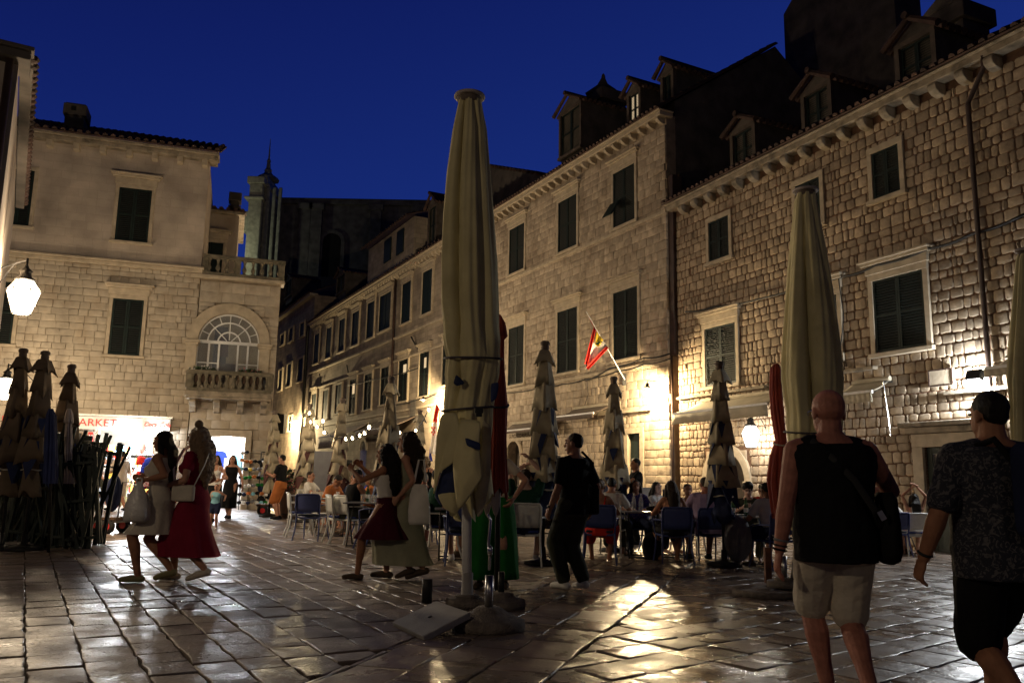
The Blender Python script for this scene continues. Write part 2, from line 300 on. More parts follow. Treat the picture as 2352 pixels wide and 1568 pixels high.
# ================================================================ GROUND: worn paving slabs, three fields meeting at a diagonal band
def stone_floor_mat(name,r0,r1,pit,fine):
    m,n,b,o=new_mat(name); tc=n.nodes.new('ShaderNodeTexCoord'); g=n.nodes.new('ShaderNodeNewGeometry')
    ns=n.nodes.new('ShaderNodeTexNoise'); ns.inputs['Scale'].default_value=2.3; ns.inputs['Detail'].default_value=8; n.links.new(tc.outputs['Object'],ns.inputs['Vector'])
    mr=n.nodes.new('ShaderNodeMapRange'); mr.inputs[1].default_value=.3; mr.inputs[2].default_value=.7; mr.inputs[3].default_value=.7; mr.inputs[4].default_value=1.25; n.links.new(ns.outputs[0],mr.inputs[0])
    m2=n.nodes.new('ShaderNodeMapRange'); m2.inputs[3].default_value=.72; m2.inputs[4].default_value=1.2; n.links.new(g.outputs['Random Per Island'],m2.inputs[0])
    ml=n.nodes.new('ShaderNodeMath'); ml.operation='MULTIPLY'; n.links.new(mr.outputs[0],ml.inputs[0]); n.links.new(m2.outputs[0],ml.inputs[1])
    vm=n.nodes.new('ShaderNodeVectorMath'); vm.operation='SCALE'; vm.inputs[0].default_value=(.18,.138,.11); n.links.new(ml.outputs[0],vm.inputs['Scale']); n.links.new(vm.outputs[0],b.inputs['Base Color'])
    n2=n.nodes.new('ShaderNodeTexNoise'); n2.inputs['Scale'].default_value=3.5; n2.inputs['Detail'].default_value=6; n.links.new(tc.outputs['Object'],n2.inputs['Vector'])
    m3=n.nodes.new('ShaderNodeMapRange'); m3.inputs[1].default_value=.35; m3.inputs[2].default_value=.65; m3.inputs[3].default_value=r0; m3.inputs[4].default_value=r1; n.links.new(n2.outputs[0],m3.inputs[0])
    m4=n.nodes.new('ShaderNodeMapRange'); m4.inputs[3].default_value=-.05; m4.inputs[4].default_value=.12; n.links.new(g.outputs['Random Per Island'],m4.inputs[0])
    ad=n.nodes.new('ShaderNodeMath'); n.links.new(m3.outputs[0],ad.inputs[0]); n.links.new(m4.outputs[0],ad.inputs[1]); n.links.new(ad.outputs[0],b.inputs['Roughness'])
    b.inputs['Specular IOR Level'].default_value=.46
    # worn undulation, picked pits
    na=n.nodes.new('ShaderNodeTexNoise'); na.inputs['Scale'].default_value=5; na.inputs['Detail'].default_value=3; n.links.new(tc.outputs['Object'],na.inputs['Vector'])
    mp=n.nodes.new('ShaderNodeMapping'); mp.inputs['Rotation'].default_value=(0,0,.5); mp.inputs['Scale'].default_value=(26,58,1); n.links.new(tc.outputs['Object'],mp.inputs[0])
    vo=n.nodes.new('ShaderNodeTexVoronoi'); vo.inputs['Scale'].default_value=1; n.links.new(mp.outputs[0],vo.inputs['Vector'])
    mv=n.nodes.new('ShaderNodeMapRange'); mv.inputs[1].default_value=.12; mv.inputs[2].default_value=.34; n.links.new(vo.outputs['Distance'],mv.inputs[0])
    nm=n.nodes.new('ShaderNodeTexNoise'); nm.inputs['Scale'].default_value=1.1; n.links.new(tc.outputs['Object'],nm.inputs['Vector'])
    mk=n.nodes.new('ShaderNodeMapRange'); mk.inputs[1].default_value=.38; mk.inputs[2].default_value=.6; mk.inputs[3].default_value=.15*pit; mk.inputs[4].default_value=pit; n.links.new(nm.outputs[0],mk.inputs[0])
    b1=n.nodes.new('ShaderNodeBump'); b1.inputs['Distance'].default_value=.045; b1.inputs['Strength'].default_value=.22; n.links.new(na.outputs[0],b1.inputs['Height'])
    b2=n.nodes.new('ShaderNodeBump'); b2.inputs['Distance'].default_value=.012; n.links.new(mk.outputs[0],b2.inputs['Strength']); n.links.new(mv.outputs[0],b2.inputs['Height']); n.links.new(b1.outputs[0],b2.inputs['Normal'])
    nf=n.nodes.new('ShaderNodeTexNoise'); nf.inputs['Scale'].default_value=38; nf.inputs['Detail'].default_value=4; n.links.new(tc.outputs['Object'],nf.inputs['Vector'])
    b3=n.nodes.new('ShaderNodeBump'); b3.inputs['Distance'].default_value=.007; b3.inputs['Strength'].default_value=fine; n.links.new(nf.outputs[0],b3.inputs['Height']); n.links.new(b2.outputs[0],b3.inputs['Normal'])
    n.links.new(b3.outputs[0],b.inputs['Normal']); return m
MT['paving']=stone_floor_mat('picked_limestone_paving',.3,.56,1.0,1.0); MT['polished']=stone_floor_mat('polished_limestone_paving',.13,.4,.45,.5)
MT['dirt']=mat('joint_dirt',(.035,.026,.02),.95,bump=.5)
def clip(poly,a,b,c):   # keep a*x+b*y>=c
    out=[]
    for i in range(len(poly)):
        p,q=poly[i],poly[(i+1)%len(poly)]; dp=a*p[0]+b*p[1]-c; dq=a*q[0]+b*q[1]-c
        if dp>=0: out.append(p)
        if (dp>=0)!=(dq>=0):
            t=dp/(dp-dq); out.append((p[0]+(q[0]-p[0])*t,p[1]+(q[1]-p[1])*t))
    return out
def unit2(x,y): l=math.hypot(x,y); return (x/l,y/l)
pB0=G(1245,1568); pB1=G(1530,1342); bd=unit2(pB1.x-pB0.x,pB1.y-pB0.y); bn=(bd[1],-bd[0])   # band direction, normal to the right
bc=bn[0]*pB0.x+bn[1]*pB0.y
BW=.42*3
pav=MB()
def add_slab(poly,gap,rough=1):
    if len(poly)<3: return
    A=0
    for i in range(len(poly)): p,q=poly[i],poly[(i+1)%len(poly)]; A+=p[0]*q[1]-p[1]*q[0]
    if abs(A)<.02: return
    if A<0: poly=poly[::-1]
    cx=sum(p[0] for p in poly)/len(poly); cy=sum(p[1] for p in poly)/len(poly)
    if cy>33 or cy<1.3 or abs(cx)>4+cy*.75: return
    # resample edges so worn edges wander
    pts=[]
    for i in range(len(poly)):
        p,q=poly[i],poly[(i+1)%len(poly)]; L=math.hypot(q[0]-p[0],q[1]-p[1]); k=max(1,int(L/.14)) if cy<14 else 1
        for j in range(k):
            t=j/k; jt=.012 if j else .006; pts.append((p[0]+(q[0]-p[0])*t+random.uniform(-jt,jt),p[1]+(q[1]-p[1])*t+random.uniform(-jt,jt)))
    ta=random.gauss(0,.007); tb=random.gauss(0,.007); dz=random.gauss(0,.0025)
    def ringp(sh,zz,wob=0):
        r=[]
        for x,y in pts:
            dx,dy=x-cx,y-cy; l=math.hypot(dx,dy)+1e-6; k=max(.1,1-sh/l); X=cx+dx*k; Y=cy+dy*k
            r.append((X,Y,gz(X,Y)+zz+dz+ta*(X-cx)+tb*(Y-cy)+random.gauss(0,wob)))
        return r
    g=gap*random.uniform(.7,1.3)
    rings=[ringp(g,-.04),ringp(g,-.014),ringp(g+.003,-.003,.0006),ringp(g+.008,0,.0005),ringp(g+.022,.0004,.0005)]
    n=len(pts); vs=[p for r in rings for p in r]; fs=[]
    for i in range(4):
        for j in range(n): fs.append((i*n+j,i*n+(j+1)%n,(i+1)*n+(j+1)%n,(i+1)*n+j))
    vs.append((cx,cy,gz(cx,cy)+.001+dz)); c0=len(vs)-1
    for j in range(n): fs.append((4*n+j,4*n+(j+1)%n,c0))
    pav.add(vs,fs)
def field(d,rw,lw,keep,gap=.006,phase=0):
    nx=(d[1],-d[0]); ext=46
    k=-60
    r=-ext+phase
    while r<ext:
        w_=rw*random.uniform(.85,1.2); t=-ext+random.random()*lw
        while t<ext:
            l=lw*random.uniform(.65,1.45)
            sk=random.uniform(-.02,.02)
            poly=[(d[0]*a+nx[0]*b,d[1]*a+nx[1]*b+8) for a,b in ((t,r),(t+l,r),(t+l+sk,r+w_),(t+sk*.5,r+w_))]
            cyy=sum(p[1] for p in poly)/4; cxx=sum(p[0] for p in poly)/4
            if 1<cyy<37 and abs(cxx)<6+cyy*.75:
                for h in keep: poly=clip(poly,*h)
                add_slab(poly,gap)
            t+=l
        r+=w_
DLEFT=unit2(-.58,1); 
field(DLEFT,.3,.4,[(-bn[0],-bn[1],-(bc-BW)+.0)])                     # left field
pavL=pav; pav=MB()
field(bd,.42,.5,[(bn[0],bn[1],bc-BW),(-bn[0],-bn[1],-bc)],phase=(bc-BW)%.42)      # band
field(unit2(1.11,1),.31,.46,[(bn[0],bn[1],bc)])                        # right field
for P_v,m_v in ((pavL,'paving'),(pav,'polished')): paving=P_v.build('square_paving',m_v,smooth=True,fix=False); tag(paving,kind='structure'); sharp(paving,50)
# bed below the slabs, and the sheet beyond
gd=MB(); 
ys=[-12,0]+[i*1.0 for i in range(1,38)]+[60,120,260]; xs=[-200,-60,-24]+[i*1.0 for i in range(-22,23)]+[24,60,200]
vs=[(x,y,gz(x,y)-.025) for y in ys for x in xs]; nx_=len(xs)
gd.add(vs,[(j*nx_+i,j*nx_+i+1,(j+1)*nx_+i+1,(j+1)*nx_+i) for j in range(len(ys)-1) for i in range(nx_-1)])
tag(gd.build('ground','dirt',fix=False,smooth=True),kind='structure')

# ================================================================ FACADES
class Fac:
    def __init__(s,P,d,name,label,cat='building'):
        s.P=V((P[0],P[1],0)); l=math.hypot(*d); s.d=V((d[0]/l,d[1]/l,0)); s.n=V((-s.d.y,s.d.x,0)); s.rz=math.atan2(s.d.y,s.d.x)
        s.t=thing(name,label,cat,s.P,s.rz)
    def uz(s,px,py,off=0):
        r=ray(px,py); P=s.P+s.n*off; t=(P-CAM).dot(s.n)/r.dot(s.n); q=CAM+r*t; return (q-s.P).dot(s.d),q.z
    def rect(s,x0,yt,yb,x1,off=0):
        ym=(yt+yb)/2; u0=s.uz(x0,ym,off)[0]; u1=s.uz(x1,ym-(x1-x0)*.2 if s.flat is False else ym,off)[0]
        return u0,u1,s.uz(x0,yb,off)[1],s.uz(x0,yt,off)[1]
    flat=False
    def world(s,u,y,z): return s.P+s.d*u+s.n*y+V((0,0,z))
def rsub(rects,h):
    out=[]
    a0,a1,b0,b1=h
    for (u0,u1,z0,z1) in rects:
        if a0>=u1 or a1<=u0 or b0>=z1 or b1<=z0: out.append((u0,u1,z0,z1)); continue
        if b0>z0: out.append((u0,u1,z0,b0))
        if b1<z1: out.append((u0,u1,b1,z1))
        c0,c1=max(z0,b0),min(z1,b1)
        if a0>u0: out.append((u0,a0,c0,c1))
        if a1<u1: out.append((a1,u1,c0,c1))
    return out
def stones(f,name,m,u0,u1,z0,z1,holes,hr,wr,gap,proud=.05,jit=.01,rnd=.02,back=.06,rng=7):
    rg=random.Random(rng); B=MB(); z=z0
    while z<z1-.05:
        h=rg.uniform(*hr); h=min(h,z1-z); u=u0-rg.random()*.2
        while u<u1:
            w_=rg.uniform(*wr)*(1 if rg.random()>.12 else .55)
            r=(max(u,u0)+gap/2,min(u+w_,u1)-gap/2,z+gap/2+rg.uniform(-jit,jit)*.6,z+h-gap/2+rg.uniform(-jit,jit)*.6); u+=w_
            if r[1]-r[0]<.05: continue
            ps=[r]
            for q in holes: ps=rsub(ps,(q[0]-gap/2,q[1]+gap/2,q[2]-gap/2,q[3]+gap/2))
            for (a,b,c,d) in ps:
                if b-a<.06 or d-c<.05: continue
                yf=-rg.random()*proud; rr=min(rnd,(b-a)*.25,(d-c)*.25); j=lambda s_=jit: rg.uniform(-s_,s_)
                def ring(ins,y,wob):
                    o=[]
                    a_,b_,c_,d_=a+ins,b-ins,c+ins,d-ins; k=rr*1.1
                    for (x_,z_) in ((a_+k,c_),((a_+b_)/2,c_),(b_-k,c_),(b_,c_+k),(b_,(c_+d_)/2),(b_,d_-k),(b_-k,d_),((a_+b_)/2,d_),(a_+k,d_),(a_,d_-k),(a_,(c_+d_)/2),(a_,c_+k)):
                        o.append((x_+j(wob),y+j(wob*.3),z_+j(wob)))
                    return o
                bd_=min(rr*.7,.014); B.loft([ring(0,back,0),ring(0,yf+bd_,jit),ring(bd_*.6,yf+.003,jit*.5),ring(bd_*2.2,yf-.002,jit*.5)],True)
        z+=h
    o=B.build(name,m,f.t,fix=False); sharp(o,60); return o
def shutter_leaf(f,u0,u1,z0,z1,y,m='shutter',slats=True,parent=None):
    B=MB(); st=.055
    B.bx(u0,u0+st,y,y+.035,z0,z1); B.bx(u1-st,u1,y,y+.035,z0,z1)
    zs=[z0,z0+(z1-z0)*.47,z1-st]
    for q in (z0,z0+(z1-z0)*.5-st/2,z1-st): B.bx(u0+st,u1-st,y+.002,y+.033,q,q+st)
    if slats:
        n=max(6,int((z1-z0)/.07)); 
        for i in range(n):
            z=z0+st+(z1-z0-2*st)*(i+.5)/n; B.box(((u0+u1)/2,y+.018,z),(u1-u0-2*st,.008,.052),Matrix.Rotation(R(-48),3,'X'))
    else: B.bx(u0+st,u1-st,y+.012,y+.028,z0+st,z1-st)
    return B.build('shutter',m,parent)
def window(f,r,fr=.14,lintel=False,sill=True,slats=True,m='shutter',proud=.05,kind='shut',stone='dressed',lam=None):
    "r=(u0,u1,z0,z1) of the opening"
    u0,u1,z0,z1=r; B=MB(); y0=-proud
    B.bx(u0-fr,u0,y0,.1,z0,z1); B.bx(u1,u1+fr,y0,.1,z0,z1); B.bx(u0-fr,u1+fr,y0-.004,.1,z1,z1+fr*1.15)
    W=B.build('window',stone,f.t); bev(W,.012)
    Bv=MB().bx(u0,u1,.008,.028,z0,z1).build('opening','void' if not lam else lam,W)
    if sill:
        s_=MB().bx(u0-fr-.05,u1+fr+.05,y0-.06,.1,z0-fr*.8,z0-.001).build('sill',stone,W); bev(s_,.015)
    if lintel:
        L=MB(); L.bx(u0-fr-.04,u1+fr+.04,y0-.03,.1,z1+fr*1.15+.002,z1+fr*1.15+.22); L.bx(u0-fr-.12,u1+fr+.12,y0-.10,.1,z1+fr*1.15+.223,z1+fr*1.15+.3); L.bx(u0-fr-.17,u1+fr+.17,y0-.17,.1,z1+fr*1.15+.303,z1+fr*1.15+.36)
        bev(L.build('lintel',stone,W),.015)
    um=(u0+u1)/2
    if kind=='shut':
        shutter_leaf(f,u0+.01,um-.004,z0+.01,z1-.01,-.03,m,slats,W); shutter_leaf(f,um+.004,u1-.01,z0+.01,z1-.01,-.03,m,slats,W)
    return W
def bev(o,w_=.01,seg=2):
    mod(o,'BEVEL',width=w_,segments=seg,limit_method='ANGLE'); return o
def holes_of(ws,fr=.14,lint=()): 
    o=[]
    for i,(u0,u1,z0,z1) in enumerate(ws): o.append((u0-fr,u1+fr,z0-fr*.8,z1+fr*1.15+(.36 if i in lint else 0)))
    return o
def backing(f,name,m,u0,u1,z0,z1,holes=(),y0=.06,th=.4):
    rs=[(u0,u1,z0,z1)]
    for h in holes: rs=rsub(rs,h)
    B=MB()
    for r in rs: B.bx(r[0],r[1],y0,y0+th,r[2],r[3])
    return B.build(name,m,f.t)
def tile_roof(f,name,u0,u1,ye,ze,yr,zr,m='tile',pitch=.24,parent=None,over=.0):
    "rows of half round tiles running up the slope"
    B=MB(); n=max(2,int((u1-u0)/pitch)); L=math.hypot(yr-ye,zr-ze); dv=V((0,(yr-ye)/L,(zr-ze)/L)); nv=V((0,-dv.z,dv.y)); rg=random.Random(3)
    B.box(((u0+u1)/2,(ye+yr)/2,(ze+zr)/2-.03),(u1-u0,L,.05),Matrix.Rotation(math.atan2(zr-ze,yr-ye),3,'X'))
    k=max(3,int(L/.45)) if L<8 else 8
    for i in range(n):
        u=u0+(i+.5)*(u1-u0)/n
        for j in range(k):
            a=V((u+rg.uniform(-.01,.01),ye,ze))+dv*(L*j/k-.03); b_=V((u,ye,ze))+dv*(L*(j+1)/k+.03)
            ra,rb=.085,.065; lift=.015 if j else 0
            R1=[a+V((math.cos(t)*ra,0,0))+nv*(math.sin(t)*ra+.01+rg.uniform(0,.012)) for t in (0,.8,1.57,2.35,3.14)]; R2=[b_+V((math.cos(t)*rb,0,0))+nv*(math.sin(t)*rb) for t in (0,.8,1.57,2.35,3.14)]
            B.add(R1+R2,[(q,q+1,q+6,q+5) for q in range(4)]+[(0,1,2,3,4)])
    o=B.build(name,m,parent or f.t,fix=False); return o
def lin(y0,x0,y1,x1,x): return y0+(y1-y0)*(x-x0)/(x1-x0)

def ground_pt(px,Y,off=0):
    d=ray(px,1105+.0175*(px-1176)+60); return V((d.x/d.y*Y,Y,0))
# ---------------------------------------------------------------- rubble stone house on the right
cM=ground_pt(1540,27.5); 
RF=Fac(ground_pt(1563,27.3),(.459,-1),'rubble_stone_house','long rubble stone house with dark shutters and carved corbels along the right side')
rw=[(1629.6,512.6,604,1675.6),(1830,428,532,1886),(2006,354,462,2068),(1622,756,889,1692),(1866,690,845,1927),(2010,646,813,2126)]
rr=[RF.rect(*q) for q in rw]
ez=[RF.uz(1600,450)[1],RF.uz(1900,308)[1],RF.uz(2200,166)[1]]; EZR=sum(ez)/3

Uend=RF.uz(2352,600)[0]+4.5
dU0,dz1=RF.uz(2122,1027); dU1=dU0+1.5
door_r=(dU0,dU1,-.5,dz1)
ar0,_=RF.uz(1625,1100); ar1,_=RF.uz(1716,1100)
arz=RF.uz(1665,1035)[1]
doorh=(ar0,ar1,-.5,arz)
rub=backing(RF,'wall','mortar',0,Uend,-.6,EZR,[doorh,door_r],y0=.02)
hR=holes_of(rr,.14,(3,4,5))+[(door_r[0]-.28,door_r[1]+.28,-.5,door_r[3]+.6),(doorh[0]-.12,doorh[1]+.12,-.5,doorh[3]+.1)]
stones(RF,'stonework','rubble',0.0,Uend,-.4,EZR-.35,hR,(.19,.3),(.15,.38),.026,rng=5,proud=.009,rnd=.026,jit=.013)
for i,q in enumerate(rr):
    W=window(RF,q,.14,lintel=i>=3,m='shutterlit' if i==3 else 'shutter')
# door with stone surround, green leaf with glazed grille
B=MB(); a,b,c,d=door_r; B.bx(a-.28,a,-.06,.2,-.4,d); B.bx(b,b+.28,-.06,.2,-.4,d); B.bx(a-.28,b+.28,-.065,.2,d,d+.3)
DW=bev(B.build('doorway','dressed',RF.t),.015); B=MB(); B.bx(a-.36,b+.36,-.16,.1,d+.31,d+.45); B.bx(a-.44,b+.44,-.3,.1,d+.453,d+.56); bev(B.build('ledge','stainstone',DW),.02)
B=MB(); B.bx(a,a+.14,.08,.14,-.4,d); B.bx(b-.14,b,.08,.14,-.4,d); B.bx(a+.14,b-.14,.08,.14,d-.14,d); B.bx(a+.14,b-.14,.08,.14,-.4,.55); B.bx((a+b)/2-.07,(a+b)/2+.07,.082,.138,.55,d-.14)
D_=bev(B.build('door','greenwood',DW),.008); MB().bx(a+.14,b-.14,.1,.11,.55,d-.14).build('glazing','pane',D_)
B=MB(); 
for k in range(9):
    uu=a+.18+k*(b-a-.36)/8; B.tube((uu,.09,.58),(uu,.09,d-.16),.008,n=6)
B.build('grille','iron',D_); MB().bx(a,b,.5,.55,-.4,d).build('dark_hall','void',DW)
# arched doorway with lit interior
B=MB(); a,b,c,d=doorh; cu=(a+b)/2; rad=(b-a)/2; zs=d-rad
def arch_ring(cu,zs,r0,r1,y0,y1,n=18,a0=0,a1=math.pi):
    Bq=MB(); rings=[]
    for k in range(n+1):
        t=a0+(a1-a0)*k/n; c_,s_=math.cos(t),math.sin(t); rings.append([(cu+c_*r0,y0,zs+s_*r0),(cu+c_*r1,y0,zs+s_*r1),(cu+c_*r1,y1,zs+s_*r1),(cu+c_*r0,y1,zs+s_*r0)])
    return Bq.loft(rings)
A_=arch_ring(cu,zs,rad-.04,rad+.2,-.07,.06).build('archway','dressed',RF.t)
for uu in (a-.16,b+.0):
    B=MB(); B.bx(uu,uu+.16,-.07,.06,-.4,zs-.14); B.bx(uu-.04,uu+.2,-.1,.06,zs-.14,zs-.07); B.bx(uu-.07,uu+.23,-.13,.06,zs-.068,zs-.001); bev(B.build('pilaster','dressed',A_),.01)
# spandrels
B=MB()
for sgn in (-1,1):
    for k in range(8):
        t0=math.pi/2*k/8; t1=math.pi/2*(k+1)/8; x0=cu+sgn*math.cos(t1)*rad; x1=cu+sgn*math.cos(t0)*rad
        B.bx(min(x0,x1),max(x0,x1),-.02,.3,zs+math.sin(t1)*rad if k<7 else d-.02,d+.001)
B.build('spandrel','ashlar',A_)
MB().add([(a,3,-.4),(b,3,-.4),(b,3,d),(a,3,d),(a,.46,-.4),(b,.46,-.4),(b,.46,d),(a,.46,d)],[(0,1,2,3),(4,0,3,7),(1,5,6,2),(7,3,2,6)]).build('lit_room','cream',A_,fix=False)
lamp('room_light',RF.t,((a+b)/2,1.6,1.9),22,(.85,.92,1),.2)
B=MB(); B.bx(a+.05,(a+b)/2+.3,1.0,1.1,-.4,1.3); B.build('room_counter','slab',A_)
# stone ledges on the wall
for (x0,y0,x1,y1) in ((1562,917,1766,887),(1936,856,2016,844),(2178,915,2400,870)):
    u0,z0=RF.uz(x0,y0); u1,z1=RF.uz(x1,y1); B=MB(); B.bx(u0,u1,-.16,.05,(z0+z1)/2-.04,(z0+z1)/2+.04); bev(B.build('string_ledge','stainstone',RF.t),.01)
# cornice and corbels
B=MB(); B.bx(-.1,Uend,-.32,.3,EZR-.16,EZR); B.bx(-.1,Uend,-.4,.3,EZR+.002,EZR+.06); 
bev(B.build('eaves_cornice','stainstone',RF.t),.02)
uc0=RF.uz(1578,485)[0]; uc1=RF.uz(2290,145)[0]
for k in range(17):
    u=uc0+(uc1-uc0)*k/16*1.0; prof=[(.05,EZR-.17),(-.3,EZR-.17),(-.33,EZR-.24),(-.3,EZR-.34),(-.2,EZR-.42),(-.08,EZR-.45),(.05,EZR-.46)]
    B=MB().prism([(u-.11,y,z) for y,z in prof],(.22,0,0)); bev(B.build('corbel','stainstone',RF.t),.02)
tile_roof(RF,'roof',-.2,Uend,-.45,EZR+.1,7.5,EZR+4.6)
MB().add([(0,.4,-.5),(Uend,.4,-.5),(Uend,13,-.5),(0,13,-.5),(0,.4,EZR+.48),(Uend,.4,EZR+.48),(Uend,13,EZR),(0,13,EZR),(0,7.5,EZR+4.4),(Uend,7.5,EZR+4.4)],[(0,1,5,4),(1,2,6,9,5),(2,3,7,6),(3,0,4,8,7),(7,8,9,6)]).build('house_body','darkwall',RF.t)
def dormer(f,x0,yt,yb,x1,back=.5,roofh=.35,parent=None,deep=3.0,m='darkwall',lit=False,wf=.1):
    u0,u1,z0,z1=f.rect(x0,yt,yb,x1,back); B=MB(); fw=.14
    B.bx(u0-fw,u0,back,back+.15,z0,z1); B.bx(u1,u1+fw,back,back+.15,z0,z1); B.bx(u0-fw,u1+fw,back-.003,back+.15,z1,z1+.14); B.bx(u0-fw-.03,u1+fw+.03,back-.05,back+.15,z0-.12,z0)
    D=B.build('dormer','roofstone',f.t); um=(u0+u1)/2
    Bq=MB(); Bq.bx(u0-fw,u1+fw,back+.15,back+deep,z0-.12-.6,z1+.14); Bq.prism([(u0-fw,back+.02,z1+.141),(u1+fw,back+.02,z1+.141),(um,back+.02,z1+.12+roofh)],(0,deep-.02,0)); Bq.build('dormer_wall',m,D)
    shutter_leaf(f,u0+.01,um-.004,z0+.01,z1-.01,back+.08,'shutter',True,D); shutter_leaf(f,um+.004,u1-.01,z0+.01,z1-.01,back+.08,'shutter',True,D)
    if lit: MB().bx(u0+.02,u1-.02,back+.125,back+.14,z0+.02,z1-.02).build('lit_pane',emat('lit_window_glow',(1,.75,.45),.5),D)
    Br=MB(); ov=.22
    for sg in (-1,1):
        e_=V(((u1+fw+ov) if sg>0 else (u0-fw-ov),0,z1+.1-ov*.25)); tp=V((um,0,z1+.2+roofh))
        nn=max(3,int(deep/.22))
        for k in range(nn):
            y=back-.25+k*(deep+.2)/nn; a_=V((e_.x,y+.1,e_.z)); b_=V((tp.x,y+.1,tp.z)); Br.sweep([a_,b_],[.1,.08],6,True,False)
    Br.sweep([(um,back-.3,z1+.24+roofh),(um,back+deep,z1+.24+roofh)],.1,6,True,False)
    Br.build('dormer_roof','tile',D,fix=False); return D
dormer(RF,1683,312,396,1728,1.0,.3); dormer(RF,1848,222,316,1902,1.2,.35); dormer(RF,2066,112,212,2140,.9,.4)
# big chimney block and smaller chimney on the roof
a=RF.uz(1800,40,8)[0]; b=RF.uz(2040,40,8)[0]; B=MB(); zt=RF.uz(1860,-90,8)[1]
B.add([(a,8,EZR+1),(b+.4,8,EZR+1),(b+.4,9.4,EZR+1),(a,9.4,EZR+1),(a,8,zt-1.6),(a+.5,8,zt-1.2),(b-1.2,8,zt),(b+.3,8,zt-3.0),(a,9.4,zt-1.6),(a+.5,9.4,zt-1.2),(b-1.2,9.4,zt),(b+.3,9.4,zt-3.0)],[(0,1,7,6,5,4),(3,8,9,10,11,2),(0,4,8,3),(1,2,11,7),(4,5,9,8),(5,6,10,9),(6,7,11,10)])
B.build('roof_block','darkwall',RF.t)
u0,z1=RF.uz(2112,40,5); u1,_=RF.uz(2222,40,5); z1=RF.uz(2160,4,5)[1]
B=MB(); B.bx(u0+.15,u1-.15,5,6.2,EZR+1,z1-.9); B.bx(u0,u1,4.85,6.35,z1-.9,z1-.35); B.prism([(u0,4.85,z1-.349),(u1,4.85,z1-.349),((u0+u1)/2,4.85,z1+.1)],(0,1.5,0)); bev(B.build('chimney','darkwall',RF.t),.03)
# rain pipes
def pipe(f,pts,r,name='drainpipe',m='pipe',par=None):
    o=MB().sweep(pts,r,8,True,False).build(name,m,par or f.t,smooth=True)
    return o
u,zb=RF.uz(2233,262); 
pipe(RF,[(u+.55,-.28,EZR-.1),(u+.5,-.22,EZR-.35),(u,-.12,EZR-.95),(u,-.12,3.0),(u,-.12,-.3)],.055)
# buttress strip and big downpipe box between the two houses
B=MB(); B.bx(-.42,-.02,-.1,.3,RF.uz(1555,815)[1],EZR+1.2); bev(B.build('timber_shaft','pipe',RF.t),.01)
pipe(RF,[(-.3,-.05,RF.uz(1555,815)[1]),(-.3,-.05,-.2)],.045)
# ---------------------------------------------------------------- ashlar house with the flag (middle)
MF=Fac(cM,(.528,-1),'ashlar_house','pale ashlar house carrying the white and yellow flag, right of the tall beige parasol','building')
mw=[(1171,529.5,632,1205),(1283.5,467,582,1325.6),(1410,400.5,526,1459),(1169,756,886,1204),(1281,718,859,1327),(1410,674,829,1466)]
mr_=[MF.rect(*q) for q in mw]
ez=[MF.uz(x,y)[1] for x,y in ((1150,489),(1330,378),(1510,272))]; EZM=sum(ez)/3
UM0=MF.uz(1120,700)[0]
md0,mdz=MF.uz(1443,996); md1=MF.uz(1471,996)[0]; mdoor=(md0,md1,-.5,mdz)
ma0,_=MF.uz(1164,1060); ma1=MF.uz(1196,1060)[0]; maz=MF.uz(1180,1012)[1]; march=(ma0,ma1,-.5,maz)
backing(MF,'wall','joint',UM0,0,-.6,EZM,[mdoor,march])
stones(MF,'stonework','ashlar',UM0,0,-.3,EZM-.4,holes_of(mr_,.14,(0,1,2,3,4,5))+[(mdoor[0]-.2,mdoor[1]+.2,-.5,mdoor[3]+.2),(march[0]-.15,march[1]+.15,-.5,march[3]+.15)],(.24,.36),(.28,.7),.009,proud=.016,rnd=.012,jit=.006,rng=9)
for i,q in enumerate(mr_): window(MF,q,.14,lintel=True,m='shutter')
# open shutter leaf on the top right window
u0,u1,z0,z1=mr_[2]; hl=(u1-u0)/2
o=MB(); 
Bx=MB(); Bx.box((0,-.02,-.35),(hl*.9,.03,.7)); 
for k in range(9): Bx.box((0,-.04,-.06-k*.075),(hl*.75,.01,.05),Matrix.Rotation(R(-45),3,'X'))
lf=Bx.build('open_flap','shutter',MF.t); lf.location=(u0+hl*.35,-.1,z0+.95); lf.rotation_euler=(R(-32),0,0)
B=MB(); zc=MF.uz(1300,572)[1]; B.bx(UM0,0.03,-.07,.06,zc-.32,zc-.2); zc=MF.uz(1440,832)[1]-.18; B.bx(UM0,0.03,-.09,.06,zc-.12,zc); bev(B.build('string_course','dressed',MF.t),.012)
B=MB(); B.bx(UM0,.1,-.3,.3,EZM-.12,EZM+.04); B.bx(UM0,.14,-.38,.3,EZM+.042,EZM+.1); bev(B.build('eaves_cornice','dressed',MF.t),.02)
for k in range(26):
    u=UM0+.2+(0-UM0-.35)*k/25; B=MB().prism([(u-.07,y,z) for y,z in [(.05,EZM-.121),(-.26,EZM-.121),(-.27,EZM-.2),(-.2,EZM-.28),(-.08,EZM-.33),(.05,EZM-.34)]],(.14,0,0)); B.build('corbel','dressed',MF.t)
DP=9.0; RH=4.2
tile_roof(MF,'roof',UM0,.15,-.4,EZM+.12,DP/2+1,EZM+RH)
MB().add([(UM0,.46,-.5),(0,.46,-.5),(0,DP+2,-.5),(UM0,DP+2,-.5),(UM0,.46,EZM+.6),(0,.46,EZM+.6),(0,DP+2,EZM),(UM0,DP+2,EZM),(UM0,DP/2+1,EZM+RH-.1),(0,DP/2+1,EZM+RH-.1)],[(0,1,5,4),(1,2,6,9,5),(2,3,7,6),(3,0,4,8,7),(7,8,9,6)]).build('house_body','darkwall',MF.t)
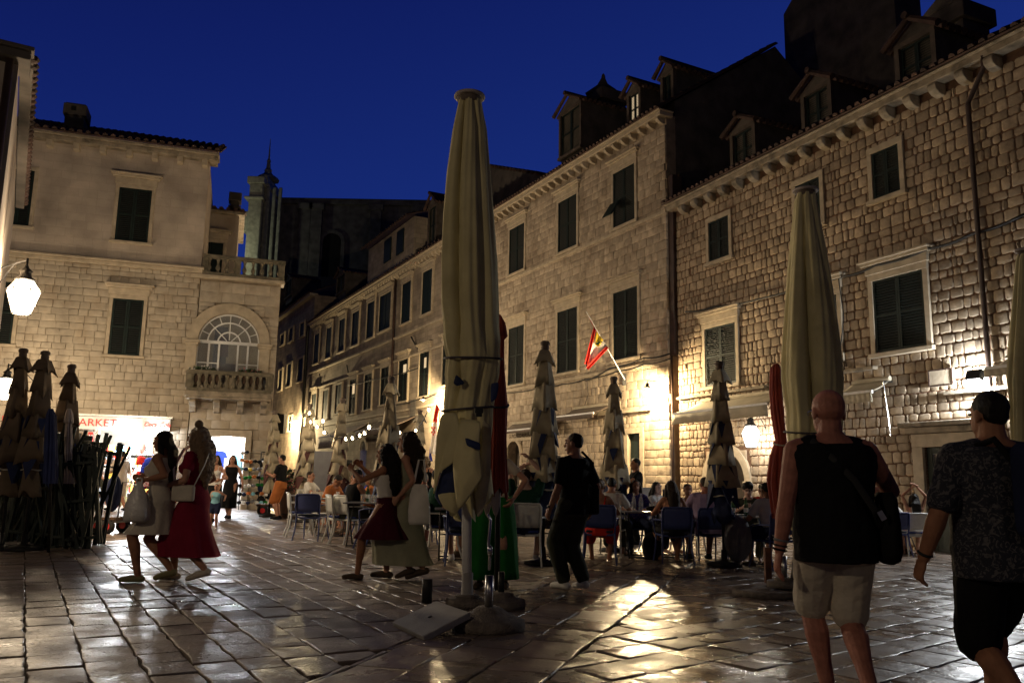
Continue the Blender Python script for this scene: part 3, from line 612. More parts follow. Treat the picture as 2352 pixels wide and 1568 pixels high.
dormer(MF,1287,268,362,1330,.6,.5); dormer(MF,1444,222,290,1466,.9,.35,lit=True); dormer(MF,1522,178,252,1541,.9,.35,lit=False)
u0=MF.uz(1338,240,1.8)[0]; u1=MF.uz(1384,240,1.8)[0]; z1=MF.uz(1350,250,1.8)[1]
B=MB(); B.bx(u0,u1,1.8,3.0,EZM,z1); B.bx(u0-.15,u1+.15,1.65,3.15,z1,z1+.5); cc=((u0+u1)/2,2.4,z1+.5); B.lathe([(1.0,0),(.35,.55),(.12,.95),(.1,1.1),(.02,1.2)],cc,4); bev(B.build('chimney','darkwall',MF.t),.03)
# ground floor door and arched opening
B=MB(); a,b,c,d=mdoor; B.bx(a-.2,a,-.05,.2,-.3,d); B.bx(b,b+.2,-.05,.2,-.3,d); B.bx(a-.2,b+.2,-.053,.2,d,d+.2); DW=B.build('doorway','dressed',MF.t)
B=MB(); B.bx(a,b,.1,.15,-.3,d); D_=B.build('door','shutter',DW)
B=MB()
for k in range(5):
    for j in range(3): B.bx(a+.08+j*(b-a-.12)/3,a+.02+(j+1)*(b-a-.12)/3,.085,.1,.5+k*.32,.5+k*.32+.24)
B.build('panes','slab',D_)
a,b,c,d=march; cu=(a+b)/2; rad=(b-a)/2; zs=d-rad
A_=arch_ring(cu,zs,rad-.02,rad+.15,-.06,.06).build('archway','dressed',MF.t)
B=MB(); B.bx(a-.15,a,-.06,.06,-.3,zs); B.bx(b,b+.15,-.06,.06,-.3,zs); B.build('jamb','dressed',A_)
B=MB()
for sgn in (-1,1):
    for k in range(8):
        t0=math.pi/2*k/8; t1=math.pi/2*(k+1)/8; x0=cu+sgn*math.cos(t1)*rad; x1=cu+sgn*math.cos(t0)*rad
        B.bx(min(x0,x1),max(x0,x1),-.02,.4,zs+math.sin(t1)*rad if k<7 else d-.02,d+.001)
B.build('spandrel','ashlar',A_)
MB().add([(a,2,-.4),(b,2,-.4),(b,2,d),(a,2,d),(a,.46,-.4),(b,.46,-.4),(b,.46,d),(a,.46,d)],[(0,1,2,3),(4,0,3,7),(1,5,6,2),(7,3,2,6)]).build('lit_room','cream',A_,fix=False)
lamp('room_light',MF.t,(cu,1.0,2.0),12,WARM,.2)
B=MB(); u0,z0=MF.uz(1157,1004); u1,_=MF.uz(1235,996); B.bx(u0,u1,-.08,.04,z0-.22,z0+.24); sg=B.build('name_band','dressed',MF.t)
text_mesh('lettering','GUNDARIO REPUBLIC',.26,'wood',sg,((u0+u1)/2+.2,-.085,z0),(R(90),0,0),sx=.85)
B=MB(); u0,z0=MF.uz(1380,952); u1=MF.uz(1497,940)[0]; B.bx(u0,u1,-.14,.04,z0-.05,z0+.05); B.build('door_ledge','dressed',MF.t)
# ---------------------------------------------------------------- long street house (left of the big parasol)
US0=MF.uz(713,850)[0]; EZS=MF.uz(850,668)[1]
SF=Fac(MF.P,(.528,-1),'street_house','long four storey street house with rows of narrow dark shuttered windows')
MT['sash']=ashlar_mat('street_ashlar',(.4,.33,.245),.62,.31)
MT['sashd']=ashlar_mat('far_street_ashlar',(.36,.28,.2),.6,.3)
arx0=SF.uz(828,1050)[0]; arx1=SF.uz(842,1050)[0]
backing(SF,'wall','sash',US0,UM0-.01,-.3,EZS,th=.5,y0=.03)
sw=[(722,771,836,733),(749.5,756,824,761.5),(779,737,809,792),(809,721,795,824.5),(843.5,699,779,860),(872,683,763,898),(924,655,745,944),(971,628,724,993),
    (717,906,963,727),(742,898,964,754),(771,885,950,785),(803,874,952,818),(837,862,942,854),(875,847,930,893),(916,830,923,937),(964,812.5,911,986),(1018,790,885,1034)]
for i,q in enumerate(sw):
    window(SF,SF.rect(*q),.14,lintel=i<9 or i>10,m='shutter',slats=i>10,proud=.07)
# lit panes seen through the louvres
glow=emat('room_glow',(1,.72,.4),.8)
for q in ((976,822,845,981),(928,838,858,935),(811,882,905,816)):
    r=SF.rect(*q); MB().bx(r[0],r[1],-.05,-.046,r[2],r[3]).build('lit_slats',glow,SF.t)
B=MB(); 
for y_ in (0.0,):
    zc=SF.uz(870,790)[1]; B.bx(US0,UM0,-.12,0,zc-.16,zc-.04); zc=SF.uz(870,862)[1]+.5; B.bx(US0,UM0,-.09,0,zc,zc+.1); zc=SF.uz(870,945)[1]-.3; B.bx(US0,UM0,-.1,0,zc,zc+.12)
B.build('string_course','dressed',SF.t)
B=MB(); B.bx(US0,UM0,-.35,.3,EZS-.1,EZS+.06); B.bx(US0,UM0,-.45,.3,EZS+.062,EZS+.12); B.build('eaves_cornice','dressed',SF.t)
n=int((UM0-US0)/.52)
for k in range(n):
    B=MB(); u=US0+.2+k*.52; B.prism([(u-.08,y,z) for y,z in [(.0,EZS-.101),(-.3,EZS-.101),(-.3,EZS-.2),(-.2,EZS-.3),(.0,EZS-.36)]],(.16,0,0)); B.build('corbel','dressed',SF.t)
tile_roof(SF,'roof',US0,UM0,-.5,EZS+.14,6,EZS+3.2,pitch=.5)
MB().bx(US0,UM0-.02,.48,11,-.3,EZS).build('house_body','darkwall',SF.t)
# raised attic with two windows, and dormers
u0,za=SF.uz(848,560,.3); u1,_=SF.uz(950,560,.3); zt=SF.uz(940,505,.3)[1]; 
B=MB(); B.bx(u0,u1,.3,5,EZS+.12,zt); AT=B.build('attic','sash',SF.t)
tile_roof(SF,'attic_roof',u0-.3,u1+.1,-.2,zt+.02,4.5,zt+1.8,pitch=.4,parent=AT)
for q in ((884,556,605,899),(913,535,587,928)):
    r=SF.rect(*q,.3); B=MB(); B.bx(r[0],r[1],.22,.31,r[2],r[3]); B.build('attic_window','shutter',AT)
dormer(SF,984,482,562,1000,.4,.6); dormer(SF,773,640,675,790,.8,.4)
# dark gable house behind, seen between parasol and ashlar house
ua,za_=MF.uz(1100,380,3); ub,zb_=MF.uz(1246,403,3); B=MB(); B.prism([(ua,3,EZM-.3),(ub,3,EZM-.3),(ub,3,zb_),(ua,3,za_)],(0,1.2,0)); RG=B.build('rear_gable','darkwall',MF.t)
B=MB()
for k in range(16): q=k/16; B.sweep([(ua+(ub-ua)*q,2.85,za_+(zb_-za_)*q+.08),(ua+(ub-ua)*q,4.2,za_+(zb_-za_)*q+.08)],.11,6,True,False)
B.build('coping_tiles','tile',RG)
# far end of the street
UF0=SF.uz(600,850)[0]; 
FF=Fac(MF.P,(.528,-1),'far_street_house','farthest house of the street, seen in the gap beside the balcony corner')
EZF=FF.uz(690,700)[1]; backing(FF,'wall','sashd',UF0-8,US0-.02,-.3,EZF,th=4,y0=.03)
for q in ((641,852,898,649),(660,839,888,670),(685,827,877,697),(646,770,794,654),(665,757,786,674),(690,745,775,700),(664,957,990,671)):
    window(FF,FF.rect(*q),.14,lintel=False,slats=False,proud=.12)
B=MB(); B.bx(UF0-8,US0-.05,-.4,.3,EZF-.1,EZF+.12); B.build('eaves_cornice','dressed',FF.t); tile_roof(FF,'roof',UF0-8,US0-.05,-.5,EZF+.14,5,EZF+2.6,pitch=.6)
dormer(FF,655,652,685,668,.8,.5)
B=MB(); u,_=SF.uz(708,850); 
pipe(SF,[(u+.2,-.25,EZS),(u,-.25,EZS-.6),(u,-.25,0)],.14,m='iron')
u,_=SF.uz(906,800); pipe(SF,[(u,-.12,EZS-.2),(u,-.12,0)],.07)
# awning boards and a doorway group on the ground floor of the street house
r=SF.rect(828,1013,1089,842); cu=(r[0]+r[1])/2; rad=(r[1]-r[0])/2
B=MB(); B.bx(r[0],r[1],-.05,0,0,r[3]-rad); 
arcp=[(cu+math.cos(t)*rad,-.05,r[3]-rad+math.sin(t)*rad) for t in [math.pi*k/10 for k in range(11)]]; B.prism(arcp,(0,.05,0)); B.build('arched_window','pane',SF.t)
arch_ring(cu,r[3]-rad,rad,rad+.25,-.1,0).build('arch_surround','dressed',SF.t)
# ---------------------------------------------------------------- market house on the left
cL=ground_pt(418,26.8)
LF=Fac(cL,(3,1),'market_house','wide pale stone house with the lit market below dark shutters'); Fac.flat=True
def cy(py,px): return py-(px-265)*0  # kept simple: features are read near their own column
lwz=[(277-8,429,552,353-8),(254,684,814,326),(-70,640,785,34),(12,385,515,74)]
lr=[LF.rect(*q) for q in lwz]
UL0=LF.uz(-140,900)[0]; UL1=0.0
EZL=(LF.uz(80,308)[1]+LF.uz(440,368)[1])/2; CZ=(LF.uz(60,578)[1]+LF.uz(420,626)[1])/2
so=(LF.uz(219,1060)[0],LF.uz(347,1060)[0],.05,LF.uz(280,985)[1])
backing(LF,'wall','jointpale',UL0,UL1,-.3,EZL,[(so[0],so[1],-.3,so[3])])
hl=holes_of(lr,.11,(0,1))+[(so[0]-.05,so[1]+.05,-.3,so[3])]
stones(LF,'stonework','pale',UL0,UL1,-.1,CZ-.1,hl,(.19,.28),(.2,.5),.008,proud=.012,rnd=.012,jit=.007,rng=21,back=.05)
B=MB()
rs=[(UL0,UL1,CZ+.1,EZL-.1)]
for h in hl: rs=rsub(rs,h)
for r in rs: B.bx(r[0],r[1],.0,.062,r[2],r[3])
MT['faint']=ashlar_mat('smooth_coursed_stone',(.5,.425,.345),.55,.27,.008,(.44,.37,.3),.35,.01,.8); B.build('rendered_wall','faint',LF.t)
B=MB(); B.bx(UL0,UL1+.05,-.12,.05,CZ-.1,CZ+.02); B.bx(UL0,UL1+.1,-.2,.05,CZ+.022,CZ+.1); bev(B.build('cornice','dressed',LF.t),.02)
for i,q in enumerate(lr): window(LF,q,.11,lintel=i<2,m='shutter')
B=MB(); B.bx(UL0,UL1+.25,-.3,.4,EZL-.1,EZL+.04); B.bx(UL0,UL1+.3,-.42,.4,EZL+.043,EZL+.14); bev(B.build('eaves_cornice','stainstone',LF.t),.02)
for k in range(12):
    u=UL1-.15-k*.78; bev(MB().bx(u-.09,u+.09,-.28,.06,EZL-.32,EZL-.101).build('corbel','dressed',LF.t),.015)
tile_roof(LF,'roof',UL0,UL1+.35,-.5,EZL+.16,5,EZL+2.5)
MB().bx(UL0,UL1-.01,.47+3.5,9,-.3,EZL).build('house_body','darkwall',LF.t)
MB().bx(UL0,UL1-.01,.47,3.96,so[3]+.4,EZL).build('upper_body','plaster',LF.t)
u0=LF.uz(141,290,1.2)[0]; u1=LF.uz(196,290,1.2)[0]; z1=LF.uz(168,236,1.2)[1]
B=MB(); B.bx(u0+.06,u1-.06,1.2,2.0,EZL,z1-.45); B.bx(u0,u1,1.14,2.06,z1-.45,z1-.05); B.bx(u0+.05,u1-.05,1.2,2,z1-.05,z1); bev(B.build('chimney','darkwall',LF.t),.03)
MB().bx(u0+.25,u0+.4,1.1,1.15,z1-.3,z1-.15).build('chimney_hole','void',LF.t)
# shop room
B=MB(); a,b,c,d=so; B.add([(a-1.2,4,.05),(b+.6,4,.05),(b+.6,4,d+.3),(a-1.2,4,d+.3),(a-1.2,.46,.05),(b+.6,.46,.05),(b+.6,.46,d+.3),(a-1.2,.46,d+.3)],[(0,1,2,3),(4,0,3,7),(1,5,6,2),(7,3,2,6),(4,5,1,0)])
MT['shopwhite']=mat('shop_white',(.8,.8,.8),.6,nvar=.03); B.build('shop_room','shopwhite',LF.t,fix=False)
B=MB(); B.bx(a-.3,b+.5,-.5,.46,-.1,.05); bev(B.build('doorstep','slab',LF.t),.02)
COOL=(.93,.97,1)
lamp('shop_light',LF.t,(a+.9,1.6,d+.1),650,COOL,.25); lamp('shop_light',LF.t,(b-.4,.9,d-.1),450,COOL,.25); lamp('shop_light',LF.t,((a+b)/2,3.0,d),500,COOL,.25); lamp('added_fill_light',LF.t,((a+b)/2-.2,-.3,d-.12),70,COOL,.06); lamp('added_fill_light',LF.t,(b+.15,-.3,d-.12),60,COOL,.06)  # the pair under the fascia is added, without fixtures, to brighten the wall
# shelves with goods: one shelf unit thing each
def shelf_unit(f,u,y,z,w_,h,label,rg,grp='shelves in the market'):
    p=f.world(u,y,z); t=thing('shop_shelf',label,'shelf',p,f.rz,grp); B=MB(); B.bx(-w_/2,-w_/2+.03,0,.35,0,h); B.bx(w_/2-.03,w_/2,0,.35,0,h)
    for k in range(5): B.bx(-w_/2+.03,w_/2-.03,.01,.34,h*k/4.2,h*k/4.2+.025)
    B.build('rack','whitepaint',t)
    G_=[MB() for _ in range(4)]
    for k in range(5):
        x=-w_/2+.06
        while x<w_/2-.1:
            q=rg.uniform(.05,.11); hh=rg.uniform(.1,h/4.2-.08); G_[rg.randrange(4)].bx(x,x+q,.04,.25,h*k/4.2+.026,h*k/4.2+.026+hh); x+=q+.01
    for g_,m_ in zip(G_,('c_red','c_sky','c_grey','c_yellow')): 
        if g_.v: o=g_.build('goods',m_,t); o['kind']='stuff'
rg=random.Random(4)
shelf_unit(LF,a+.0,3.55,.05,1.2,1.9,'white shelf stacked with goods at the back left of the market',rg); shelf_unit(LF,b-.5,3.55,.05,1.2,1.9,'white shelf stacked with goods at the back right of the market',rg)
# souvenir clothes rail at right of the door
def clothes_heap(p,label,w_,h,m,n,rg,name='clothes_rack',dep=.3,cat='clothes rack',grp=None):
    t=thing(name,label,cat,p,rg.uniform(-.1,.1),grp); B=MB(); B.tube((-w_/2,0,h),(w_/2,0,h),.015); B.tube((-w_/2,0,0),(-w_/2,0,h),.015); B.tube((w_/2,0,0),(w_/2,0,h),.015); B.bx(-w_/2-.03,w_/2+.03,-.2,.2,0,.03); B.build('rail','steel',t)
    for k in range(n):
        x=rg.uniform(-w_/2+.05,w_/2-.05); z=rg.uniform(.45,h-.03); ww=rg.uniform(.12,.2); hh=rg.uniform(.25,.42); hh=min(hh,z-.1); y=rg.uniform(-dep/2,dep/2)
        rings=[[ (x+math.cos(q)*ww*s_*(1+.2*math.sin(q*5+k)),y+math.sin(q)*.05*s_*(1+.3*math.sin(q*7)),zz) for q in [2*math.pi*j/14 for j in range(14)]] for zz,s_ in ((z,.35),(z-.05,.9),(z-hh*.5,.95),(z-hh,1.05))]
        MB().loft(rings).build('garment',m[rg.randrange(len(m))],t,smooth=True)
    return t
clothes_heap(LF.world(b+.1,-.45,.02),'rail of red and white souvenir garments right of the market door',.95,1.75,['camo','camo','c_red','c_white','c_blue','c_black'],26,rg)
# sign band, vertical sign, poster
zb=LF.uz(225,972)[1]; zt=zb+.24
SB=thing('market_sign','long white fascia sign with red market lettering above the shop door','sign',LF.world(0,0,0),LF.rz)
u0=LF.uz(60,970)[0]; u1=LF.uz(392,975)[0]
bev(MB().bx(u0,u1,-.22,-.04,zb-.2,zb+.2).build('board','white',SB),.01); MB().bx(u0,u1+.05,-.3,-.04,zb+.203,zb+.27).build('hood','steel',SB)
text_mesh('lettering','MARKET',.32,'redsign',SB,(LF.uz(216,972)[0],-.226,zb-.0),(R(90),0,0),sx=1.12)
text_mesh('lettering','MARKET',.32,'redsign',SB,(LF.uz(66,962)[0],-.226,zb-.0),(R(90),0,0),sx=1.12)
text_mesh('drink_lettering','Coca-Cola',.2,'redsign',SB,(LF.uz(362,978)[0],-.226,zb),(R(90),0,0),shear=.35,sx=.9)
MB().bx(LF.uz(333,975)[0]-.008,LF.uz(333,975)[0]+.008,-.228,-.221,zb-.2,zb+.2).build('board_joint','steel',SB)
VS=thing('vertical_sign','tall narrow red sign with white letters down the left side of the market door','sign',LF.world(0,0,0),LF.rz)
u0=LF.uz(198,1055)[0]; u1=LF.uz(208,1055)[0]+.02; za=LF.uz(206,992)[1]; zc=LF.uz(202,1122)[1]
MB().bx(u0,u1,-.09,-.03,zc,za).build('board','redsign',VS)
for k,ch in enumerate('MARKET'): text_mesh('letter',ch,.16,'white',VS,((u0+u1)/2,-.094,za-.14-(za-zc-.28)*k/5),(R(90),0,0))
PS=thing('framed_poster','small dark framed notice with red lettering on the wall left of the vertical red sign','notice',LF.world(0,0,0),LF.rz)
u0=LF.uz(170,1020)[0]; u1=LF.uz(184,1020)[0]; z0=LF.uz(177,1052)[1]; z1=LF.uz(177,994)[1]; MB().bx(u0,u1,-.07,-.03,z0,z1).build('frame','iron',PS); MB().bx(u0+.04,u1-.06,-.076,-.071,z0+.05,z1-.05).build('sheet','white',PS)
MB().bx(u0+.06,u1-.1,-.079,-.077,z1-.2,z1-.12).build('red_band','redsign',PS)
# ---------------------------------------------------------------- balcony house (with the arched window)
BF=Fac(LF.world(0,0,0),(3,1),'balcony_house','narrow stone house with arched fanlight window, balcony and roof terrace beside the market house')
UB1=BF.uz(629,900)[0]; TZ=(BF.uz(470,636)[1]+BF.uz(620,652)[1])/2
so2=(BF.uz(478,1080)[0],BF.uz(558,1080)[0],.05,BF.uz(515,1002)[1])
ac=BF.uz(526,786); ri=(BF.uz(598,786)[0]-BF.uz(452,786)[0])/2; ro=ri*1.3; fz=BF.uz(525,860)[1]

wh=[(so2[0],so2[1],-.3,so2[3]),(ac[0]-ri,ac[0]+ri,fz,ac[1]+ri)]
YB=.08
backing(BF,'wall','jointpale',.02,UB1,-.3,TZ-.02,wh,y0=YB+.02)
B=MB()
# spandrels of the round arch
nseg=20
for k in range(nseg):
    t0=math.pi*k/nseg; t1=math.pi*(k+1)/nseg; x0=ac[0]+math.cos(t1)*ri; x1=ac[0]+math.cos(t0)*ri; zz=ac[1]+max(math.sin(t0),math.sin(t1))*ri
    if zz<ac[1]+ri-.001: B.bx(x0,x1,YB,YB+.4,zz,ac[1]+ri)
B.build('spandrel','plaster',BF.t)
def circ_holes(r=None):
    h=[(ac[0]-ro,ac[0]+ro,fz,ac[1])]
    for k in range(10):
        z0=ac[1]+ro*k/10; hw=math.sqrt(max(0,1-((k+.2)/10)**2))*ro; h.append((ac[0]-hw+.02,ac[0]+hw-.02,z0,ac[1]+ro*(k+1)/10))
    return h
stones(BF,'stonework','pale',.02,UB1,-.1,TZ-.1,circ_holes()+[(so2[0]-.22,so2[1]+.22,-.3,so2[3]+.22)],(.28,.4),(.4,.8),.005,proud=.006,rnd=.008,jit=.003,rng=33,back=.1)
AR=arch_ring(ac[0],ac[1],ri-.02,ro,-.08,.14,28).build('arch_surround','dressed',BF.t); sharp(AR,30)
for s_ in (-1,1):
    B=MB(); uu=ac[0]+s_*(ri+ro)/2; B.bx(uu-.16,uu+.16,-.1,.14,fz,ac[1]-.17); B.bx(uu-.2,uu+.2,-.14,.14,ac[1]-.168,ac[1]-.09); B.bx(uu-.24,uu+.24,-.18,.14,ac[1]-.088,ac[1]-.002); bev(B.build('pilaster','dressed',BF.t),.012)
FW=MB(); y0,y1=.16,.22
for rr_ in (ri-.05,ri*.68,ri*.36): FW.v,FW.f=FW.v,FW.f; q=arch_ring(ac[0],ac[1],rr_-.022,rr_+.022,y0,y1,26); FW.add(q.v,q.f)
for k in range(1,8):
    t=math.pi*k/8; r0=0.1 if k%2==0 else ri*.68
    FW.sweep([(ac[0]+math.cos(t)*r0,y0+.03,ac[1]+math.sin(t)*r0),(ac[0]+math.cos(t)*(ri-.04),y0+.03,ac[1]+math.sin(t)*(ri-.04))],.017,6,True,False)
FW.bx(ac[0]-ri,ac[0]+ri,y0-.02,y1+.02,ac[1]-.05,ac[1]+.05)
for s_ in (-.98,-.62,-.3,.3,.62,.98): FW.bx(ac[0]+s_*ri-.03,ac[0]+s_*ri+.03,y0,y1,fz,ac[1]-.05)
for s_ in (-.8,.8,-.45,.45): FW.bx(ac[0]+s_*ri-.15,ac[0]+s_*ri+.15,y0+.01,y1-.01,fz+(ac[1]-fz)*.35-.015,fz+(ac[1]-fz)*.35+.015)
WF=FW.build('window_frame','whitepaint',BF.t)
pp=[(ac[0]+math.cos(t)*ri,.2,ac[1]+math.sin(t)*ri) for t in [math.pi*k/20 for k in range(21)]]; B=MB().prism(pp,(0,.006,0)); B.bx(ac[0]-ri,ac[0]+ri,.2,.206,fz,ac[1]); B.build('pane','pane',WF)
B=MB(); B.add([(ac[0]-ri-.3,3,fz-.3),(ac[0]+ri+.1,3,fz-.3),(ac[0]+ri+.1,3,ac[1]+ri+.2),(ac[0]-ri-.3,3,ac[1]+ri+.2),(ac[0]-ri-.3,.5,fz-.3),(ac[0]+ri+.1,.5,fz-.3),(ac[0]+ri+.1,.5,ac[1]+ri+.2),(ac[0]-ri-.3,.5,ac[1]+ri+.2)],[(0,1,2,3),(4,0,3,7),(1,5,6,2),(7,3,2,6),(4,5,1,0)]); B.build('inner_room','cream',BF.t,fix=False)
lamp('room_light',BF.t,(ac[0]+.2,1.2,ac[1]+.2),9,WARM,.2)
MB().bx(ac[0]-.55,ac[0]-.1,2.9,2.95,ac[1]-.6,ac[1]+1.0).build('wall_hanging','c_navy',BF.t); MB().bx(ac[0]-.35,ac[0]-.05,2.86,2.9,ac[1]-.1,ac[1]+.7).build('wall_hanging','c_wine',BF.t)
B=MB(); B.bx(ac[0]-.45,ac[0]+.3,.7,1.1,fz-.2,fz+.45); B.build('sideboard','wood',BF.t)
# balcony
def baluster_prof(h): return [(.07,0),(.07,h*.07),(.04,h*.1),(.045,h*.16),(.075,h*.3),(.07,h*.4),(.04,h*.55),(.032,h*.68),(.05,h*.74),(.035,h*.8),(.06,h*.9),(.07,h*.94),(.07,h)]
def balustrade(f,name,u0,u1,y,z0,z1,n,ret=None,posts=(),slab=True):
    par=MB(); par.bx(u0-.06,u1+.06,y-.1,y+.1,z1-.13,z1); 
    if ret: 
        for uu in (u0,u1): par.bx(uu-.1,uu+.1,y+.1,y+ret,z1-.128,z1-.002)
    P=bev(par.build(name,'mossy',f.t),.02)
    b_=MB(); b_.bx(u0-.05,u1+.05,y-.09,y+.09,z0,z0+.1)
    for pu in posts: b_.bx(pu-.09,pu+.09,y-.088,y+.088,z0+.1,z1-.13)
    bev(b_.build('plinth','mossy',P),.01)
    me=None
    for k in range(n):
        u=u0+(u1-u0)*(k+.5)/n
        if me is None: o=MB().lathe(baluster_prof(z1-z0-.23),(0,0,0),10).build('baluster','mossy',P,smooth=True); me=o.data
        else: o=bpy.data.objects.new('baluster',me); sc.collection.objects.link(o); o.parent=P
        o.location=(u,y,z0+.1)
    if ret:
        for uu in (u0,u1):
            for q in range(3):
                o=bpy.data.objects.new('baluster',me); sc.collection.objects.link(o); o.parent=P; o.location=(uu,y+.2+q*.22,z0+.1)
    return P
bu0,_=BF.uz(424,890,-.8); bu1,_=BF.uz(628,890,-.8); bz1=BF.uz(525,852,-.8)[1]; bz0=BF.uz(525,900,-.8)[1]
BL=balustrade(BF,'balcony',bu0+.1,bu1-.1,-.72,bz0,bz1,12,ret=.72,posts=(bu0+.1,bu1-.1))
B=MB(); B.bx(bu0,bu1,-.88,.1,bz0-.16,bz0-.001); B.bx(bu0+.05,bu1-.05,-.82,.1,bz0-.24,bz0-.162); bev(B.build('balcony_slab','stainstone',BL),.02)
for k in range(4):
    u=bu0+.25+(bu1-bu0-.5)*k/3; B=MB().prism([(u-.1,y,z) for y,z in [(.08,bz0-.241),(-.7,bz0-.241),(-.74,bz0-.34),(-.62,bz0-.42),(-.3,bz0-.46),(-.2,bz0-.6),(.08,bz0-.66)]],(.2,0,0)); bev(B.build('bracket','stainstone',BL),.02)
# flower boxes on the balcony
def bush(B,c,r,n,rg,s=.05):
    for _ in range(n):
        d=V((rg.gauss(0,1),rg.gauss(0,1),rg.gauss(0,1))).normalized()*rg.random()**.4; p=V(c)+V((d.x*r[0],d.y*r[1],d.z*r[2])); a=V((rg.gauss(0,1),rg.gauss(0,1),rg.gauss(0,1))).normalized()*s; b_=a.cross(V((rg.gauss(0,1),rg.gauss(0,1),rg.gauss(0,1)))).normalized()*s*.6
        B.add([p-a,p+b_,p+a,p-b_],[(0,1,2,3)])
for k,(uu,ww) in enumerate(((ac[0]-.7,.5),(ac[0]+.75,.4))):
    t=thing('flower_box',('wide box of pale flowers on the left of the balcony','box of dark red flowers on the right of the balcony')[k],'flower box',BF.world(uu,-.5,bz1-.1),BF.rz,'flower boxes on the balcony')
    bev(MB().bx(-ww,ww,-.12,.12,-.3,.0).build('box','wood',t),.01); B=MB(); bush(B,(0,0,.1),(ww,.14,.16),260,rg); B.build('foliage','leaf',t,fix=False); B=MB(); bush(B,(0,-.02,.16),(ww,.14,.12),70,rg,.035); B.build('blossom','pink' if k else 'c_white',t,fix=False)
# terrace slab and balustrade
B=MB(); B.bx(-.3,UB1+.12,-.12,.5,TZ-.02,TZ+.1); bev(B.build('terrace_edge','dressed',BF.t),.02); MB().bx(0,UB1,.5,6,TZ-.3,TZ+.05).build('terrace_floor','slab',BF.t)
tz1=BF.uz(540,590)[1]
balustrade(BF,'terrace_balustrade',.1,UB1+.05,-.0,TZ+.101,tz1,9,posts=(.12,UB1*.45,UB1))
MB().bx(.02,UB1-.02,4.0,6,-.3,TZ-.31).build('house_body','darkwall',BF.t)
MB().bx(.0,.3,.5,4,-.3,so2[3]+.3).build('party_wall','plaster',BF.t)
MB().bx(UB1-.25,UB1,.5,4,-.3,TZ-.31).build('side_wall','plaster',BF.t)
MB().bx(.3,UB1-.25,.5,4,so2[3]+.35,fz-.32).build('floor_slab','plaster',BF.t)
# market house side wall above the terrace
MB().bx(-.3,-.005,.47,3.96,TZ,EZL).build('flank_wall','plaster',LF.t)
# medallion
u,z=BF.uz(513,969); B=MB(); q=arch_ring(u,z,.15,.2,.0,.1,24,0,2*math.pi); B.add(q.v,q.f); B.build('medallion','dressed',BF.t)
# shop 2
a,b,c,d=so2; B=MB(); B.bx(a-.2,a,-.06,.4,-.1,d); B.bx(b,b+.2,-.06,.4,-.1,d); B.bx(a-.2,b+.2,-.064,.4,d,d+.22); SW=bev(B.build('shop_surround','dressed',BF.t),.015)
B=MB(); B.add([(a-.5,3.5,.05),(b+.3,3.5,.05),(b+.3,3.5,d+.2),(a-.5,3.5,d+.2),(a-.5,.5,.05),(b+.3,.5,.05),(b+.3,.5,d+.2),(a-.5,.5,d+.2)],[(0,1,2,3),(4,0,3,7),(1,5,6,2),(7,3,2,6),(4,5,1,0)]); B.build('shop_room','shopwhite',SW,fix=False)
lamp('shop_light',BF.t,((a+b)/2,1.4,d),650,(.88,.93,1),.2); lamp('shop_light',BF.t,((a+b)/2,.2,d-.08),160,(.95,.97,1),.08)
B=MB(); B.bx(a-.1,b+.1,-.4,.5,-.1,.05); bev(B.build('doorstep','slab',SW),.02)
for k in range(3):
    t=thing('hanging_shirt',['blue shirt hanging in the bright shop of the balcony house','white shirt hanging inside the bright balcony house shop','pale blue shirt at the back of the bright balcony house shop'][k%3],'shirt',BF.world(a+.3+k*.3,1.2+.5*(k%3),1.45+.12*(k%2)),BF.rz+.3*(k%3),'shirts hanging in the balcony house shop')
    B=MB(); B.prism([(-.2,0,.5),(-.08,0,.55),(.08,0,.55),(.2,0,.5),(.27,0,.32),(.17,0,.3),(.16,0,-.05),(-.16,0,-.05),(-.17,0,.3),(-.27,0,.32)],(0,.05,0)); B.build('shirt_body',['c_blue','c_white','c_sky'][k%3],t)
u=UB1-.5
rg2=random.Random(8)
t=thing('souvenir_stand','tall stand crowded with caps and toys beside the bright shop of the balcony house','souvenir stand',BF.world((BF.uz(582,1100)[0]),-.35,.05),BF.rz)
B=MB(); B.tube((-.4,0,0),(-.4,0,1.95),.015); B.tube((.4,0,0),(.4,0,1.95),.015)
for k in range(7): B.tube((-.4,0,.35+k*.25),(.4,0,.35+k*.25),.01)
B.bx(-.45,.45,-.2,.2,0,.03); B.build('rack','iron',t)
for k in range(44):
    x=-.4+(k%7)*.135; z=.3+(k//7)*.26+rg2.uniform(-.03,.03); B=MB(); B.ell((x,-.08,z),(.075,.075,.06),n=10,m=5); B.add([(x-.06,-.13,z-.02),(x+.06,-.13,z-.02),(x+.045,-.21,z-.035),(x-.045,-.21,z-.035)],[(0,1,2,3)]); B.build('cap',rg2.choice(['c_white','c_white','c_red','c_navy','c_orange','c_yellow','c_black','c_sky','c_grey','c_green']),t,smooth=True,fix=False)
t=thing('backpack_rack','dark rack hung with black and lime bags at the right corner of the balcony house','bag rack',BF.world(BF.uz(610,1100)[0],-.3,.05),BF.rz)
B=MB(); B.tube((-.2,0,0),(-.2,0,1.9),.015); B.tube((.2,0,0),(.2,0,1.9),.015); B.tube((-.2,0,1.9),(.2,0,1.9),.015); B.tube((-.2,0,1.2),(.2,0,1.2),.012); B.build('rack','iron',t)
for k in range(8): MB().ell(((-.12,.12)[k%2],-.08,.35+k*.2),(.13,.1,.16),n=10,m=6).build('bag',['c_black','c_black','c_navy','c_black','c_grey','c_green'][k%6],t,smooth=True)
